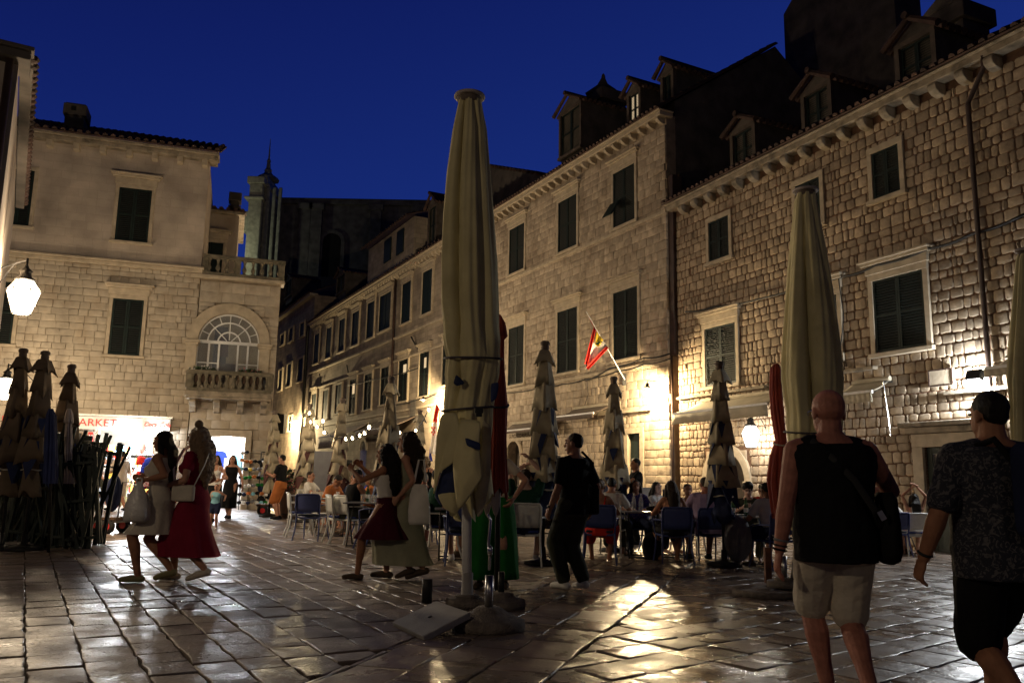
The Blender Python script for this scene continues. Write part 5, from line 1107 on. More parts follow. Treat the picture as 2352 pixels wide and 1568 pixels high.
# leaning square paving slab used as ballast
a_=G(900,1436)+V((0,0,.03)); b_=G(971,1470)+V((0,0,.03)); c_=at(1079,1405,b_.y+.32); d_=a_+c_-b_; p0=(a_+c_)/2; p0.z=0; t=thing('ballast_slab','tilted square grey slab propped against the white pole base','ballast slab',p0); nn=(b_-a_).cross(c_-b_).normalized(); nn=nn if nn.z>0 else -nn; print('slab',(b_-a_).length,(c_-b_).length); o=MB().prism([p-p0 for p in (a_,b_,c_,d_)],-nn*.05).build('slab','slab',t); bev(o,.008); B=MB(); B.sweep([(a_+c_)/2-p0+nn*.001,(a_+c_)/2-p0+nn*.006],.018,12,True,False); B.build('plug','iron',t)
p0=G(980,1384); t=thing('bollard','short dark steel bollard beside the tilted slab','bollard',p0); MB().lathe([(.05,-.02),(.05,.215),(.045,.22),(.01,.222)],(0,0,0),18).build('tube','iron',t,smooth=True)
# second tall parasol, behind the bald man
gB=G(1803,1362); B_=furled('closed_parasol','tall closed beige parasol standing behind the bald man',gB,gB.y,[(446,1827,1874),(462,1822,1876),(500,1818,1884),(600,1806,1904),(700,1796,1922),(800,1788,1936),(870,1786,1942),(960,1800,1938),(1040,1812,1925),(1120,1810,1905),(1180,1800,1890)],'canvas',nf=6,amp=.24,drop=.2,seed=13,ties=(at(1850,1000,gB.y).z,),pole=(.028,'steel'),group='tall closed parasols')
cone_base('parasol_base','wide round parasol base left of the bald man',G(1772,1372)+V((0,.2,0)),.37,.06,tube=None); cone_base('parasol_base','steel pole foot on the wide base beside the bald man',gB+V((0,0,.07)),.2,.09,tube=(.034,.26))
t=thing('square_post','short rusty square post standing on the wide base','post',G(1765,1350)+V((0,0,.07))); bev(MB().box((0,0,.2),(.075,.075,.42)).build('post','rust',t),.005); t2=thing('knob_bolt','small clamp bolt on the steel pole beside the rusty post','bolt',gB+V((-.06,0,.3))); MB().tube((0,0,0),(-.08,0,0),.01).build('bolt','iron',t2)
gQ=G(1785,1330); furled('closed_parasol','closed deep red parasol leaning beside the beige one at the lantern',gQ,gQ.y,[(836,1776,1790),(846,1768,1796),(900,1766,1798),(960,1770,1804),(1010,1780,1808),(1050,1766,1812),(1100,1758,1816),(1170,1768,1822)],'red',nf=9,amp=.24,cap=False,drop=.15,seed=21,pole=(.02,'steel'),ties=(at(1790,1016,gQ.y).z,),group='closed red parasols',tie_m='rope')
gC=Gd(2352,9.0); furled('closed_parasol','closed beige parasol cut by the right edge of the photo',gC,9.0,[(584,2338,2375),(600,2334,2378),(700,2326,2388),(800,2318,2396),(870,2315,2400),(900,2318,2398),(1000,2322,2394),(1120,2325,2390)],'canvas',nf=6,amp=.24,drop=.15,seed=17,pole=(.03,'steel'),group='tall closed parasols')
# tiered market parasols
def tiered(label,px,Y,ztop,rmax,lining='navy',seed=1,blue=0,m='canvasb',tierN=6,zbot=.75,group='folded tiered parasols',name='folded_parasol',tie=True,lean=0,pole='iron',base=True):
    rg=random.Random(seed); g=Gd(px,Y); t=thing(name,label,'parasol',g,rg.uniform(0,6.3),group); n=40; H=ztop-g.z; z0=H; z1=zbot+.42; 
    NR=4; rmax*=.95; hz=[rg.uniform(-1,1) for _ in range(NR+1)]; L=MB()
    def star(R_,z,dropv=0,sh=1.0,jz=.0,ph=0): 
        o=[]
        for k in range(n):
            th=2*math.pi*k/n; a=th-ph; c_=max(abs(math.cos(a)),abs(math.sin(a))); s_=(1-c_)/.293; r=R_*(.66/c_+.06*s_**3)*(1+.08*math.sin(th*2+seed)); o.append((math.cos(th)*r,math.sin(th)*r,z-dropv*(1-s_)+(hz[int(a/(math.pi/2))%NR]*jz*3*s_-jz*1.2*s_**2 if jz else 0)))
        return o
    C=MB()
    # hood
    C.loft([star(.045,H-.03),star(.1,H-.06),star(.21,H-.27,-.06,jz=.012),star(.2,H-.28,-.06)],False)
    MB().lathe([(.05,-.07),(.06,-.02),(.055,.02),(.07,.03),(.07,.07),(.05,.09)],(0,0,H-.0),12).build('finial','awnd',t,smooth=True)
    zs=[H-.16-(H-.16-z1)*(k/tierN)**.92 for k in range(tierN+1)]
    for i in range(tierN):
        q0,q1=i/tierN,(i+1)/tierN; Ro=.10+(rmax-.10)*q1**.8; Ri=(.10+(rmax-.10)*q0**.8)*(.9 if i else .8); ph=i*math.pi/4*.8+rg.uniform(-.3,.3); za,zb=zs[i]+.03,zs[i+1]
        C.loft([star(Ri,za,ph=ph),star((Ri*.5+Ro*.5),(za+zb)/2,ph=ph),star(Ro*1.04,zb,.0,jz=.035,ph=ph),star(Ro*.99,zb+.006,.0,jz=.035,ph=ph)],False)
        if i>=1:
            c0=len(L.v); L.v+=[(math.cos(k*2*math.pi/NR)*.05,math.sin(k*2*math.pi/NR)*.05,zb) for k in range(NR)]
            if i>1: L.f+=[(cprev+k,cprev+(k+1)%NR,c0+(k+1)%NR,c0+k) for k in range(NR)]
            cprev=c0
            for k in range(NR):
                th=ph+k*math.pi/2; w_=.5; rr_=Ro*.76; d_=rg.uniform(.9,1.4)*Ro; zh=zb+hz[k]*.06
                if rg.random()<.18: continue
                a=(math.cos(th-w_)*rr_*1.0,math.sin(th-w_)*rr_*1.0,zh+.012); b=(math.cos(th+w_)*rr_*1.0,math.sin(th+w_)*rr_*1.0,zh+.012); c=(math.cos(th)*Ro*.95,math.sin(th)*Ro*.95,zh-d_)
                q=len(L.v); L.v+=[a,b,c]; kk=c0+(k%NR); L.f+=[(q,q+2,q+1),(q,kk,q+2),(q+1,q+2,kk)]
    # gathered lower cloth
    Bm=MB(); rz=[(rmax*.78,z1+.12),(rmax*.62,z1),(rmax*.5,z1-.12),(rmax*.6,z1-.28),(rmax*.72,zbot+.02),(rmax*.7,zbot)]
    for j,(r,z) in enumerate(rz): pass
    Bm.loft([star(r,z,.12*(j==len(rz)-1),jz=.03 if j>3 else 0,ph=j*.15) for j,(r,z) in enumerate(rz)],False)
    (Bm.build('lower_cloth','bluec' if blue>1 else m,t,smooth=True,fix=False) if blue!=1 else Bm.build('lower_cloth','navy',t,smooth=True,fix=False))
    C.build('canopy',m,t,smooth=True,fix=False) and None
    sharp(t.children[-1],45); mod(t.children[-1],'SOLIDIFY',thickness=.01)
    if L.v: L.build('lining',lining,t,fix=False)
    if tie:
        B=MB(); B.sweep([(math.cos(a)*rmax*.55,math.sin(a)*rmax*.55,z1-.12+.01*math.sin(3*a)) for a in [2*math.pi*k/20 for k in range(21)]],.012,6,False,False); B.build('cord','rope',t,smooth=True)
    MB().tube((0,0,0),(0,0,H-.02),.025,n=10).build('pole',pole,t,smooth=True)
    if base: MB().lathe([(.27,0),(.27,.05),(.1,.08),(.05,.1),(.04,.25)],(0,0,0),20).build('foot','iron',t,smooth=True)
    return t
def zt(px,py,Y): return at(px,py,Y).z
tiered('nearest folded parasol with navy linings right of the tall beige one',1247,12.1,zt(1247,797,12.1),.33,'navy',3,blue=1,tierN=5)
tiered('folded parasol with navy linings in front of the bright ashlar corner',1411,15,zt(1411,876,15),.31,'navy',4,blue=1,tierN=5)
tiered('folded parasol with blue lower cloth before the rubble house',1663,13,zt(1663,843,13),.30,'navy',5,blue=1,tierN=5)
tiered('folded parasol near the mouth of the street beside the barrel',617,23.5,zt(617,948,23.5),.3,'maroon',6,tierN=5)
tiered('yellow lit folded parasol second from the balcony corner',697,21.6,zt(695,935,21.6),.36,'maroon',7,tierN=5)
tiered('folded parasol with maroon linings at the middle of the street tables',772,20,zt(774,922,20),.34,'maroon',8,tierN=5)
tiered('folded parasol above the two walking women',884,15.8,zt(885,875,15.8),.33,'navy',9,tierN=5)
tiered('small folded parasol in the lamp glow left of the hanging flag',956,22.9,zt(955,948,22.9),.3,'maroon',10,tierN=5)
for k,(px,py,Y) in enumerate(((2,812,12.8),(55,818,12.8),(122,848,13.6))):
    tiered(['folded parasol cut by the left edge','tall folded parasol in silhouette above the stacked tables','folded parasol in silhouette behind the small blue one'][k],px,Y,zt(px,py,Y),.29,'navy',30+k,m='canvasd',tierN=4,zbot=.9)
g=Gd(118,12.6); furled('closed_parasol','slim closed blue parasol by the stacked tables at left',g,12.6,[(938,112,122),(955,105,130),(1000,102,132),(1060,100,134),(1110,98,134)],'bluec',nf=8,amp=.2,cap=False,seed=41,pole=(.02,'iron'),group='slim closed parasols')
g=Gd(158,13.2); furled('closed_parasol','slim closed pale parasol nearest the market sign',g,13.2,[(938,154,163),(950,150,168),(970,146,170),(972,150,166),(1010,147,168),(1060,148,166),(1110,142,176)],'palec',nf=7,amp=.2,cap=False,seed=42,pole=(.02,'iron'),group='slim closed parasols')
# ================================================================ stacked market tables and trestles (dark green) at left
rg=random.Random(77)
def trestle(label,p,rz,tilt,h,w_,k,up=True):
    t=thing('folded_trestle_table',label,'folded table',p,rz,'dark green folded tables stacked at the left'); M_=Matrix.Rotation(tilt,3,'X')@Matrix.Rotation(rg.uniform(-.16,.16),3,'Y'); B=MB(); 
    nb=5
    for q in range(nb): B.box(M_@V((-w_/2+w_*(q+.5)/nb,rg.uniform(-.01,.01),h*rg.uniform(.44,.52))),(w_/nb*.6,.03,h*rg.uniform(.86,1.04)),M_@Matrix.Rotation(rg.uniform(-.05,.05),3,'Y'))
    bev(B.build('slats','greenwood',t),.005)
    B=MB()
    for s_ in (-1,1): B.box(M_@V((s_*(w_/2-.04),-.045,h/2+.03)),(.05,.045,h*.98),M_)
    for z in (.1,.5,.9): B.box(M_@V((0,-.047,h*z)),(w_-.13,.04,.05),M_)
    bev(B.build('frame','greenwood',t),.006)
    B=MB()
    for s_ in (-1,1): B.box(M_@V((s_*(w_/2-.1),-.09,h/2)),(.04,.035,h*1.0),M_@Matrix.Rotation(R(14*s_),3,'Y'))
    B.build('leg','greenwood',t); return t
pile=[]
lab=['nearest','second','third','fourth','fifth','sixth','seventh','eighth','ninth','tenth','eleventh','twelfth','thirteenth','fourteenth','fifteenth','sixteenth']
for k in range(16):
    row=k//8; i=k%8; px=8+i*26+row*6; Y=13.6+row*.75-.05*i; g=Gd(px,Y); h=[2.0,1.85,1.95,1.7,1.8,1.6,1.62,1.45][i]+row*.22
    trestle(f'{lab[k]} dark green folded table of the stack, counted from the left edge, front row first',g+V((0,0,.02)),rg.uniform(-.55,.5),rg.uniform(-.25,.12),h,rg.uniform(.55,.7),k)
for k in range(18):
    g=Gd(6+k*9.5,13.3+.05*k); t=thing('loose_trestle_leg',['loose green plank','slanting green plank','green board on edge'][k%3]+f' jutting from the table stack, {(lab+["seventeenth","last"])[k]} from the left','plank',g+V((0,0,1.85-.035*k-.5*((k*7)%5)/4)),rg.uniform(-.6,.6),'loose planks on the stacked tables'); bev(MB().box((0,0,0),(.75,.09,.05),Matrix.Rotation(rg.uniform(.3,1.1)*(1 if k%3 else -1),3,'Y')).build('plank','greenwood',t),.005)
# trolleys
def trolley(label,px,Y,rz,h=1.05):
    g=Gd(px,Y); t=thing('hand_cart',label,'hand cart',g,rz,'hand carts'); bev(MB().box((0,0,.3),(.95,.6,.06)).build('deck','wood',t),.008); bev(MB().box((0,0,.24),(.9,.55,.05)).build('deck_rail','slab',t),.008)
    for x in (-.3,.3):
        for y in (-.26,.26):
            o=MB().lathe([(.03,-.03),(.13,-.035),(.15,-.02),(.15,.02),(.13,.035),(.03,.03)],(0,0,0),20).build('wheel','rubber',t,smooth=True); o.rotation_euler=(R(90),0,0); o.location=(x,y,.15)
            q=MB().lathe([(.0,-.037),(.07,-.037),(.07,.037),(.0,.037)],(0,0,0),14).build('hub','redsign',o)
    B=MB(); B.sweep([(.46,-.2,.3),(.5,-.2,h+.05),(.5,.2,h+.05),(.46,.2,.3)],.016,8,True,False); B.build('handle','iron',t); return t
trolley('low hand cart with black handle between the stacked tables and the market',232,16.8,R(-8),.95)
trolley('small hand cart parked beside the flower barrel',628,24.0,R(15),.6)
t=thing('long_bar','long thin horizontal bar reaching from the stacked tables towards the man in the cap','bar',at(200,1068,15.5),R(0)); q=at(268,1073,16.6)-at(200,1068,15.5); MB().tube((0,0,0),q,.018).build('bar','iron',t); 
t=thing('rubbish_sack','dark sack hanging from the cart handle','sack',at(262,1120,16.5)-V((0,0,.1)),0); MB().ell((0,0,0),(.15,.13,.36),n=16,m=10).build('sack','c_navy',t,smooth=True)
# flower barrel
g=Gd(658,23.0); t=thing('flower_barrel','old wooden barrel topped with pink flowers at the street mouth','barrel',g); MB().lathe([(.24,0),(.29,.2),(.31,.42),(.29,.66),(.24,.85),(.2,.85)],(0,0,0),20).build('barrel','wood',t,smooth=True)
B=MB()
for z in (.12,.3,.58,.76): q=.31-abs(z-.42)*.14; B.lathe([(q,z-.02),(q+.006,z),(q,z+.02)],(0,0,0),20,caps=False)
B.build('hoop','iron',t)
B=MB(); bush(B,(0,0,1.05),(.34,.34,.3),420,rg,.05); B.build('foliage','leaf',t,fix=False); B=MB(); bush(B,(0,-.08,.98),(.38,.34,.38),260,rg,.035); B.build('blossom','pink',t,fix=False)
# round stone step at lower left
g=G(40,1250); t=thing('round_stone_plinth','low round worn stone plinth at the left edge of the square','stone plinth',g+V((-.7,0,0))); MB().lathe([(1.25,-.02),(1.25,.06),(1.2,.075),(.75,.08),(.75,.14),(.7,.16),(.1,.16)],(0,0,0),48).build('step','slab',t,smooth=True); sharp(t.children[0],40)
# ================================================================ PEOPLE
def rot(ax,a): return Matrix.Rotation(a,3,ax)
def ik(a,c,l1,l2,pole):
    a,c=V(a),V(c); v=c-a; d=v.length; mx=(l1+l2)*.998
    if d>mx: c=a+v*(mx/d); v=c-a; d=mx
    d=max(d,.05); u=v/d; x=(l1*l1-l2*l2+d*d)/(2*d); h=math.sqrt(max(0,l1*l1-x*x)); p=V(pole); p=(p-u*p.dot(u)); p=p.normalized() if p.length>1e-4 else V((0,1,0))
    return a+u*x+p*h,c
def hand(B,wr,d,pn,thumb,curl,s,fr=1.0):
    "wr wrist, d finger direction, pn palm facing normal, thumb +1/-1 side along d x pn"
    d=d.normalized(); pn=(pn-d*pn.dot(d)).normalized(); sd=d.cross(pn)
    B.sweep([wr,wr+d*.045*s,wr+d*.088*s],[.026*s,.04*s,.038*s],10,True,True,flat=.5,up=pn)
    for off,l in ((-.029,.074),(-.0095,.082),(.0105,.076),(.029,.06)):
        o=off*thumb; b=wr+d*.088*s+sd*o*s*-1; q=d; pts=[b-d*.01*s]; c=curl
        for seg in (.45,.32,.25): q=(q*math.cos(c)+pn*math.sin(c)).normalized(); b=b+q*l*seg*s; pts.append(b); c=curl*.9
        B.sweep(pts,[.0098*s*fr,.0093*s*fr,.0088*s*fr,.0078*s*fr],7,True,True)
    b=wr+d*.03*s+sd*.03*s*thumb; p2=b+(d*.6+sd*thumb*.55+pn*.35).normalized()*.045*s; p3=p2+(d*.85+pn*.45).normalized()*.035*s
    B.sweep([wr+d*.02*s,b,p2,p3],[.015*s,.014*s,.011*s*fr,.0095*s*fr],7,True,True)
FEM=[(-.13,.09,.085,0),(-.07,.155,.115,-.005),(.0,.172,.122,-.01),(.08,.148,.105,0),(.16,.122,.09,.005),(.25,.13,.098,.005),(.33,.145,.112,.012),(.40,.155,.102,.004),(.465,.15,.08,-.005),(.505,.10,.065,-.008),(.54,.055,.052,-.005)]
MAL=[(-.13,.09,.085,0),(-.07,.15,.112,-.005),(.0,.163,.118,-.005),(.09,.155,.11,0),(.18,.152,.108,.004),(.28,.165,.115,.006),(.37,.18,.118,.004),(.435,.185,.105,0),(.48,.17,.085,-.005),(.515,.115,.07,-.008),(.55,.062,.06,-.004)]
def person(label,pos,yaw,H=1.72,pose='stand',sex='f',build=1.0,skin='skin',hair='short',hairm='hairblack',outfit=(),hands=(None,None),stride=0.,lean=0.,side=0.,hy=0.,hp=0.,vox=.016,curl=(.45,.45),legs=None,group=None,elb=None,hs=1.0,face=True,belly=0.,feetyaw=None,heel=.0,legspread=.1):
    s=H/1.75; t=thing('person',label,'person',pos,yaw,group)
    P=V((0,0,.93 if pose!='sit' else .53))*1.0
    if pose=='walk': P.z=.905-.03*min(1,abs(stride)/.7)
    TR=rot('Y',side)@rot('X',-lean)
    def T(x,y,z): return (P+TR@V((x,y,z)))*s
    sec=FEM if sex=='f' else MAL
    sw=(.158 if sex=='f' else .188)*(.5+.5*build)
    def torso(B,t0,t1,off=0,mul=1.0,n=20,extra=()):
        rings=[]
        ss=[q for q in sec if t0-.001<=q[0]<=t1+.001]
        def interp(tt):
            for a,b in zip(sec[:-1],sec[1:]):
                if a[0]<=tt<=b[0]: k=(tt-a[0])/(b[0]-a[0]); return tuple(a[i]+(b[i]-a[i])*k for i in range(4))
            return sec[0] if tt<sec[0][0] else sec[-1]
        ts=sorted(set([t0,t1]+[q[0] for q in ss]))
        for tt in ts:
            q=interp(tt if off<.0001 or tt>-.02 else -.02); rx=(q[1]*build*mul+off); ry=(q[2]*build*mul+off); bl=belly*math.exp(-((tt-.12)/.12)**2)
            rings.append([T(math.cos(a)*rx,(math.sin(a)*(ry+bl*(math.sin(a)>0)*1))+q[3],tt) for a in [2*math.pi*k/n for k in range(n)]])
        B.loft(rings,True)
    # ---- legs
    hips=[T(sg*.088*build**.5,0,-.02) for sg in (-1,1)]
    if legs is None:
        if pose=='sit': legs=[(-legspread-.04,.42,.09),(legspread+.04,.36,.09)]
        elif pose=='walk': legs=[(-.07,stride*.5,.085+(heel if stride<0 else 0)),(.07,-stride*.5,.085+(heel if stride>0 else 0))]
        else: legs=[(-.1,.0,.085),(.1,.03,.085)]
    K=[];A=[]
    for i,sg in enumerate((-1,1)):
        tg=V(legs[i])*s; kn,an=ik(hips[i],tg,.445*s,.425*s,(sg*(.3 if pose=='sit' else .08),1,.6 if pose=='sit' else .1)); K.append(kn);A.append(an)
    # ---- arms
    S=[T(sg*(sw-.012),-.005,.455) for sg in (-1,1)]; E=[];Wr=[]
    for i,sg in enumerate((-1,1)):
        h=hands[i]
        if h is None:
            h=T(sg*(sw+.06),.06,-.03)/s if pose!='sit' else V((sg*.14,.40,.79))
        tg=V(h)*s; el=elb[i] if elb and elb[i] else ((sg*.5,-1,-.2) if pose!='sit' else (sg*1.0,-.4,-.8))
        e_,w_=ik(S[i],tg,.285*s,.255*s,el); E.append(e_);Wr.append(w_)
    # ---- head
    nb=T(0,-.012,.52); HM=TR@rot('Z',hy)@rot('X',-hp); hc=T(0,.012,.655)
    def Hd(x,y,z): return hc+HM@(V((x,y,z))*s*hs)
    B=MB(); torso(B,-.13,.55,0)
    if sex=='f': 
        for sg in(-1,1): B.ell(T(sg*.068*build,.085*build,.335),(.062*s*build,.055*s*build,.06*s*build),n=12,m=7)
    B.sweep([T(-sw+.03,-.005,.455),T(0,-.01,.485),T(sw-.03,-.005,.455)],[.058*s*build,.06*s*build,.058*s*build],12)
    B.sweep([nb-V((0,0,.03*s)),nb.lerp(Hd(0,-.012,-.03),.55),Hd(0,-.012,-.03)],[.062*s*build**.5*(1.1 if sex=='m' else .92),.052*s*build**.6*(1.1 if sex=='m' else .9),.054*s*(1.1 if sex=='m' else .92)],12)
    for i,sg in enumerate((-1,1)):
        b2=build**.7*(1.0 if sex=='f' else 1.02)
        h,k,a=hips[i],K[i],A[i]
        B.sweep([h+TR@V((0,0,.03*s)),h.lerp(k,.3),h.lerp(k,.7),k],[.096*s*b2,.085*s*b2,.062*s*b2,.053*s*b2],14)
        back=(k-a).cross(V((1,0,0))).normalized()*(-.012*s); back=back if back.y<0 else -back
        B.sweep([k,k.lerp(a,.3)+back,k.lerp(a,.65)+back*.4,a],[.052*s*b2,.058*s*b2,.041*s*b2,.034*s*b2],12)
        fd=V((sg*.12,1,0)).normalized()
        if feetyaw: fd=rot('Z',feetyaw[i])@V((0,1,0))
        dz=max(0,(a.z-.085*s)); toe=a+fd*.155*s+V((0,0,-.055*s-dz*.9)); toe.z=max(.03*s,toe.z)
        B.sweep([a+V((0,0,-.01*s)),a-fd*.035*s+V((0,0,-.045*s)),a+fd*.07*s+V((0,0,-.045*s-dz*.4)),toe],[.036*s,.038*s,.04*s,.026*s],10,flat=.9)
        b3=build**.8*(1.08 if sex=='m' else .88)
        B.sweep([S[i],S[i].lerp(E[i],.35),E[i]],[.052*s*b3,.047*s*b3,.037*s*b3],12); B.sweep([E[i],E[i].lerp(Wr[i],.3),Wr[i]],[.037*s*b3,.039*s*b3,.025*s*b3],12)
        d=(Wr[i]-E[i]).normalized(); pn=V((-sg,0,0)) if abs(d.x)<.7 else V((0,0,-1))
        if pose=='sit' and hands[i] is None: pn=V((0,0,-1))
        fwd=V((0,1,0)) if d.z<-.5 else V((-sg,0,.3)); th=1 if d.cross(pn-d*pn.dot(d)).dot(fwd)>0 else -1
        hand(B,Wr[i],d,pn,th,curl[i],s,1.0 if vox<.012 else 1.25)
    # head shape
    B.ell(Hd(0,-.012,.035),(.076*s*hs,.097*s*hs,.088*s*hs),HM,16,10); B.ell(Hd(0,.022,-.03),(.062*s*hs,.07*s*hs,.085*s*hs),HM,14,9); B.ell(Hd(0,.058,-.09),(.03*s,.025*s,.022*s),HM,10,6)
    B.sweep([Hd(0,.082,.028),Hd(0,.106,-.018)],[.009*s,.0145*s],8); B.ell(Hd(0,.085,.045),(.05*s,.014*s,.012*s),HM,10,5)
    B.ell(Hd(0,.084,-.056),(.024*s,.014*s,.012*s),HM,10,5)
    for sg in(-1,1): B.ell(Hd(sg*.077,-.008,.0),(.011*s,.022*s,.034*s),HM,10,6)
    bo=B.build('body',skin,t,fix=False); mod(bo,'REMESH',mode='VOXEL',voxel_size=max(.0055,vox*.62),use_smooth_shade=True); mod(bo,'SMOOTH',factor=.5,iterations=2)
    if face:
        B=MB()
        for sg in(-1,1): B.ell(Hd(sg*.031,.083,.018),(.0135*s,.009*s,.0075*s),HM,8,5); B.ell(Hd(sg*.032,.09,.043),(.019*s,.006*s,.004*s),HM,8,5)
        B.build('eyes','eye',t,smooth=True); MB().ell(Hd(0,.094,-.056),(.02*s,.007*s,.007*s),HM,8,5).build('mouth','lips',t,smooth=True)
    def fin(B,name,m,v=None,noise=0,sm=2,ns=.06):
        o=B.build(name,m,t,fix=False); mod(o,'REMESH',mode='VOXEL',voxel_size=v or vox,use_smooth_shade=True)
        if noise:
            tx=bpy.data.textures.get('folds%g'%ns) or bpy.data.textures.new('folds%g'%ns,'CLOUDS'); tx.noise_scale=ns; tx.noise_depth=2; mod(o,'DISPLACE',texture=tx,strength=noise,mid_level=.5)
        mod(o,'SMOOTH',factor=.5,iterations=sm); return o
    # ---- hair
    if hair!='bald':
        B=MB(); hv=vox*.9
        B.ell(Hd(0,-.02,.048),(.081*s,.094*s,.085*s),HM,16,9); B.ell(Hd(0,-.045,.012),(.069*s,.062*s,.06*s),HM,14,8)
        nz=.012
        if hair=='short': nz=.006
        if hair=='shorn': nz=.0
        if hair=='bob': 
            for sg in(-1,1): B.sweep([Hd(sg*.075,.0,.03),Hd(sg*.088,-.01,-.05),Hd(sg*.08,.0,-.11)],[.03*s,.034*s,.022*s],10)
            B.sweep([Hd(0,-.07,.02),Hd(0,-.09,-.05),Hd(0,-.075,-.12)],[.08*s,.085*s,.05*s],12,flat=.6)
        if hair in('long','curly','longer'):
            L=.36 if hair=='long' else .44; w_=1.0 if hair!='curly' else 1.35
            bk=[Hd(0,-.06,.04),Hd(0,-.095,-.05)]+[T(0,-.115-.0*k,.56-L*k/3) for k in range(0,4)]
            B.sweep(bk,[.085*s*w_,.092*s*w_,.098*s*w_,.10*s*w_,.085*s*w_,.035*s],14,True,True,flat=.48*w_,up=V((0,1,0)))
            for sg in(-1,1): B.sweep([Hd(sg*.07,-.01,.05),Hd(sg*.087,-.015,-.04),T(sg*.1,-.03,.5),T(sg*.105,.01 if hair!='curly' else -.03,.40),T(sg*.09,-.01,.3)],[.03*s*w_,.034*s*w_,.034*s*w_,.03*s*w_,.014*s],10)
            if hair=='curly': nz=.045
        if hair=='topbun': B.ell(Hd(0,-.02,.15),(.045*s,.045*s,.038*s),HM,12,7); nz=.04
        if hair=='pony': B.sweep([Hd(0,-.1,.06),Hd(0,-.15,.05),Hd(0,-.165,-.05),Hd(0,-.13,-.2)],[.03*s,.032*s,.034*s,.014*s],10)
        if hair=='bun': B.ell(Hd(0,-.115,.04),(.042*s,.04*s,.042*s),HM,12,7)
        if hair=='mop': B.ell(Hd(0,.02,.11),(.075*s,.075*s,.04*s),HM,12,7); B.ell(Hd(0,-.02,.07),(.1*s,.105*s,.09*s),HM,14,8); nz=.035
        fin(B,'hair',hairm,hv,nz,1,.03)
        if hair=='cap': 
            pass
    for g in outfit:
        kind,m=g[0],g[1]
        if kind=='top':
            sl,t0,off=g[2],g[3],g[4] if len(g)>4 else .014
            B=MB(); torso(B,t0,.50 if sl else .49,off)
            if sl: B.sweep([T(-sw+.025,-.005,.458),T(0,-.01,.487),T(sw-.025,-.005,.458)],[.064*s*build]*3,12)
            elif sex=='m': B.sweep([T(-sw+.075,-.008,.462),T(0,-.014,.48),T(sw-.075,-.008,.462)],[.066*s*build]*3,12)
            if sex=='f':
                for sg in(-1,1): B.ell(T(sg*.066*build,.088*build,.33),(.066*s*build,.06*s*build,.066*s*build),n=12,m=7)
            for i in(0,1):
                b3=build**.8*(1.08 if sex=='m' else .9)
                if sl: 
                    if sl<=1: B.sweep([S[i],S[i].lerp(E[i],sl*.5),S[i].lerp(E[i],sl)],[.066*s*b3,.064*s*b3,.06*s*b3],12)
                    else: B.sweep([S[i],S[i].lerp(E[i],.5),E[i]],[.062*s*b3,.055*s*b3,.05*s*b3],12); B.sweep([E[i],E[i].lerp(Wr[i],sl-1)],[.05*s*b3,.038*s*b3],12)
            fin(B,g[5] if len(g)>5 else 'shirt',m,None,.018,1,.09)
        elif kind=='straptop':
            t0,t1=g[2],g[3]; B=MB(); torso(B,t0,t1,.012)
            for sg in(-1,1):
                B.ell(T(sg*.066*build,.088*build,.33),(.066*s*build,.06*s*build,.066*s*build),n=12,m=7)
                B.sweep([T(sg*.085,.1,.36),T(sg*.095,.04,.5),T(sg*.09,-.06,.48),T(sg*.07,-.1,.36)],.012*s+vox*.3,8)
            fin(B,'top',m,None,.01,1,.09)
        elif kind=='pants':
            lf,off=g[2],g[3]; B=MB(); torso(B,-.13,.06,off)
            for i in(0,1):
                h,k,a=hips[i],K[i],A[i]; b2=build**.7; q=min(1,lf); w_=g[4] if len(g)>4 else 1.0
                B.sweep([h+TR@V((0,0,.03*s)),h.lerp(k,.4*q),h.lerp(k,q)],[(.097+off)*s*b2,(.09+off)*s*b2,(.093-.03*q+off)*s*b2*w_],14)
                if lf>1: B.sweep([k,k.lerp(a,(lf-1)*.5),k.lerp(a,lf-1)],[(.062+off)*s*b2*w_,(.056+off)*s*b2*w_,(.046+off)*s*b2*w_],12)
            fin(B,g[5] if len(g)>5 else 'trousers',m,None,.016,1,.09)
        elif kind in('skirt','dress'):
            # g: kind,mat,ttop,[ (t,rx,ry,yoff) below ], folds, sleeve
            ttop,below,nf,amp=g[2],g[3],g[4],g[5]; B=MB(); n=96; rings=[]
            ts=[q for q in sec if q[0]<=ttop and q[0]>=0.0]; rows=[(ttop,)+tuple(max(ts,key=lambda q:q[0])[1:])]+[q for q in reversed(ts)]
            rows=[(q[0],q[1]*build+.012,q[2]*build+.012+(.03 if sex=='f' and .28<q[0]<.38 else 0),q[3]) for q in rows]
            rows+= [(a,b,c,d) for a,b,c,d in below]; N=len(rows); up=len(rows)-len(below)
            # widen the lower rings so the cloth drapes over both legs
            nb_=[]
            for (tt,rx,ry,yo) in rows:
                if tt<-.02:
                    zz=(P.z+tt)*s; lo,hi=yo-ry,yo+ry
                    for i in(0,1):
                        for a_,b_ in ((hips[i],K[i]),(K[i],A[i])):
                            if min(a_.z,b_.z)-.03<=zz<=max(a_.z,b_.z)+.03:
                                k_=min(1,max(0,(zz-a_.z)/(b_.z-a_.z))) if abs(b_.z-a_.z)>.01 else 0; yy=(a_.y+(b_.y-a_.y)*k_)/s; lo=min(lo,yy-.12); hi=max(hi,yy+.13)
                    ry,yo=(hi-lo)/2,(hi+lo)/2
                nb_.append((tt,rx,ry,yo))
            rows=nb_
            fine=[]
            for a,b in zip(rows[:-1],rows[1:]):
                for k in range(4): fine.append(tuple(a[i]+(b[i]-a[i])*k/4 for i in range(4)))
            fine.append(rows[-1])
            rg_=random.Random(len(label)); p1,p2=rg_.uniform(0,6),rg_.uniform(0,6)
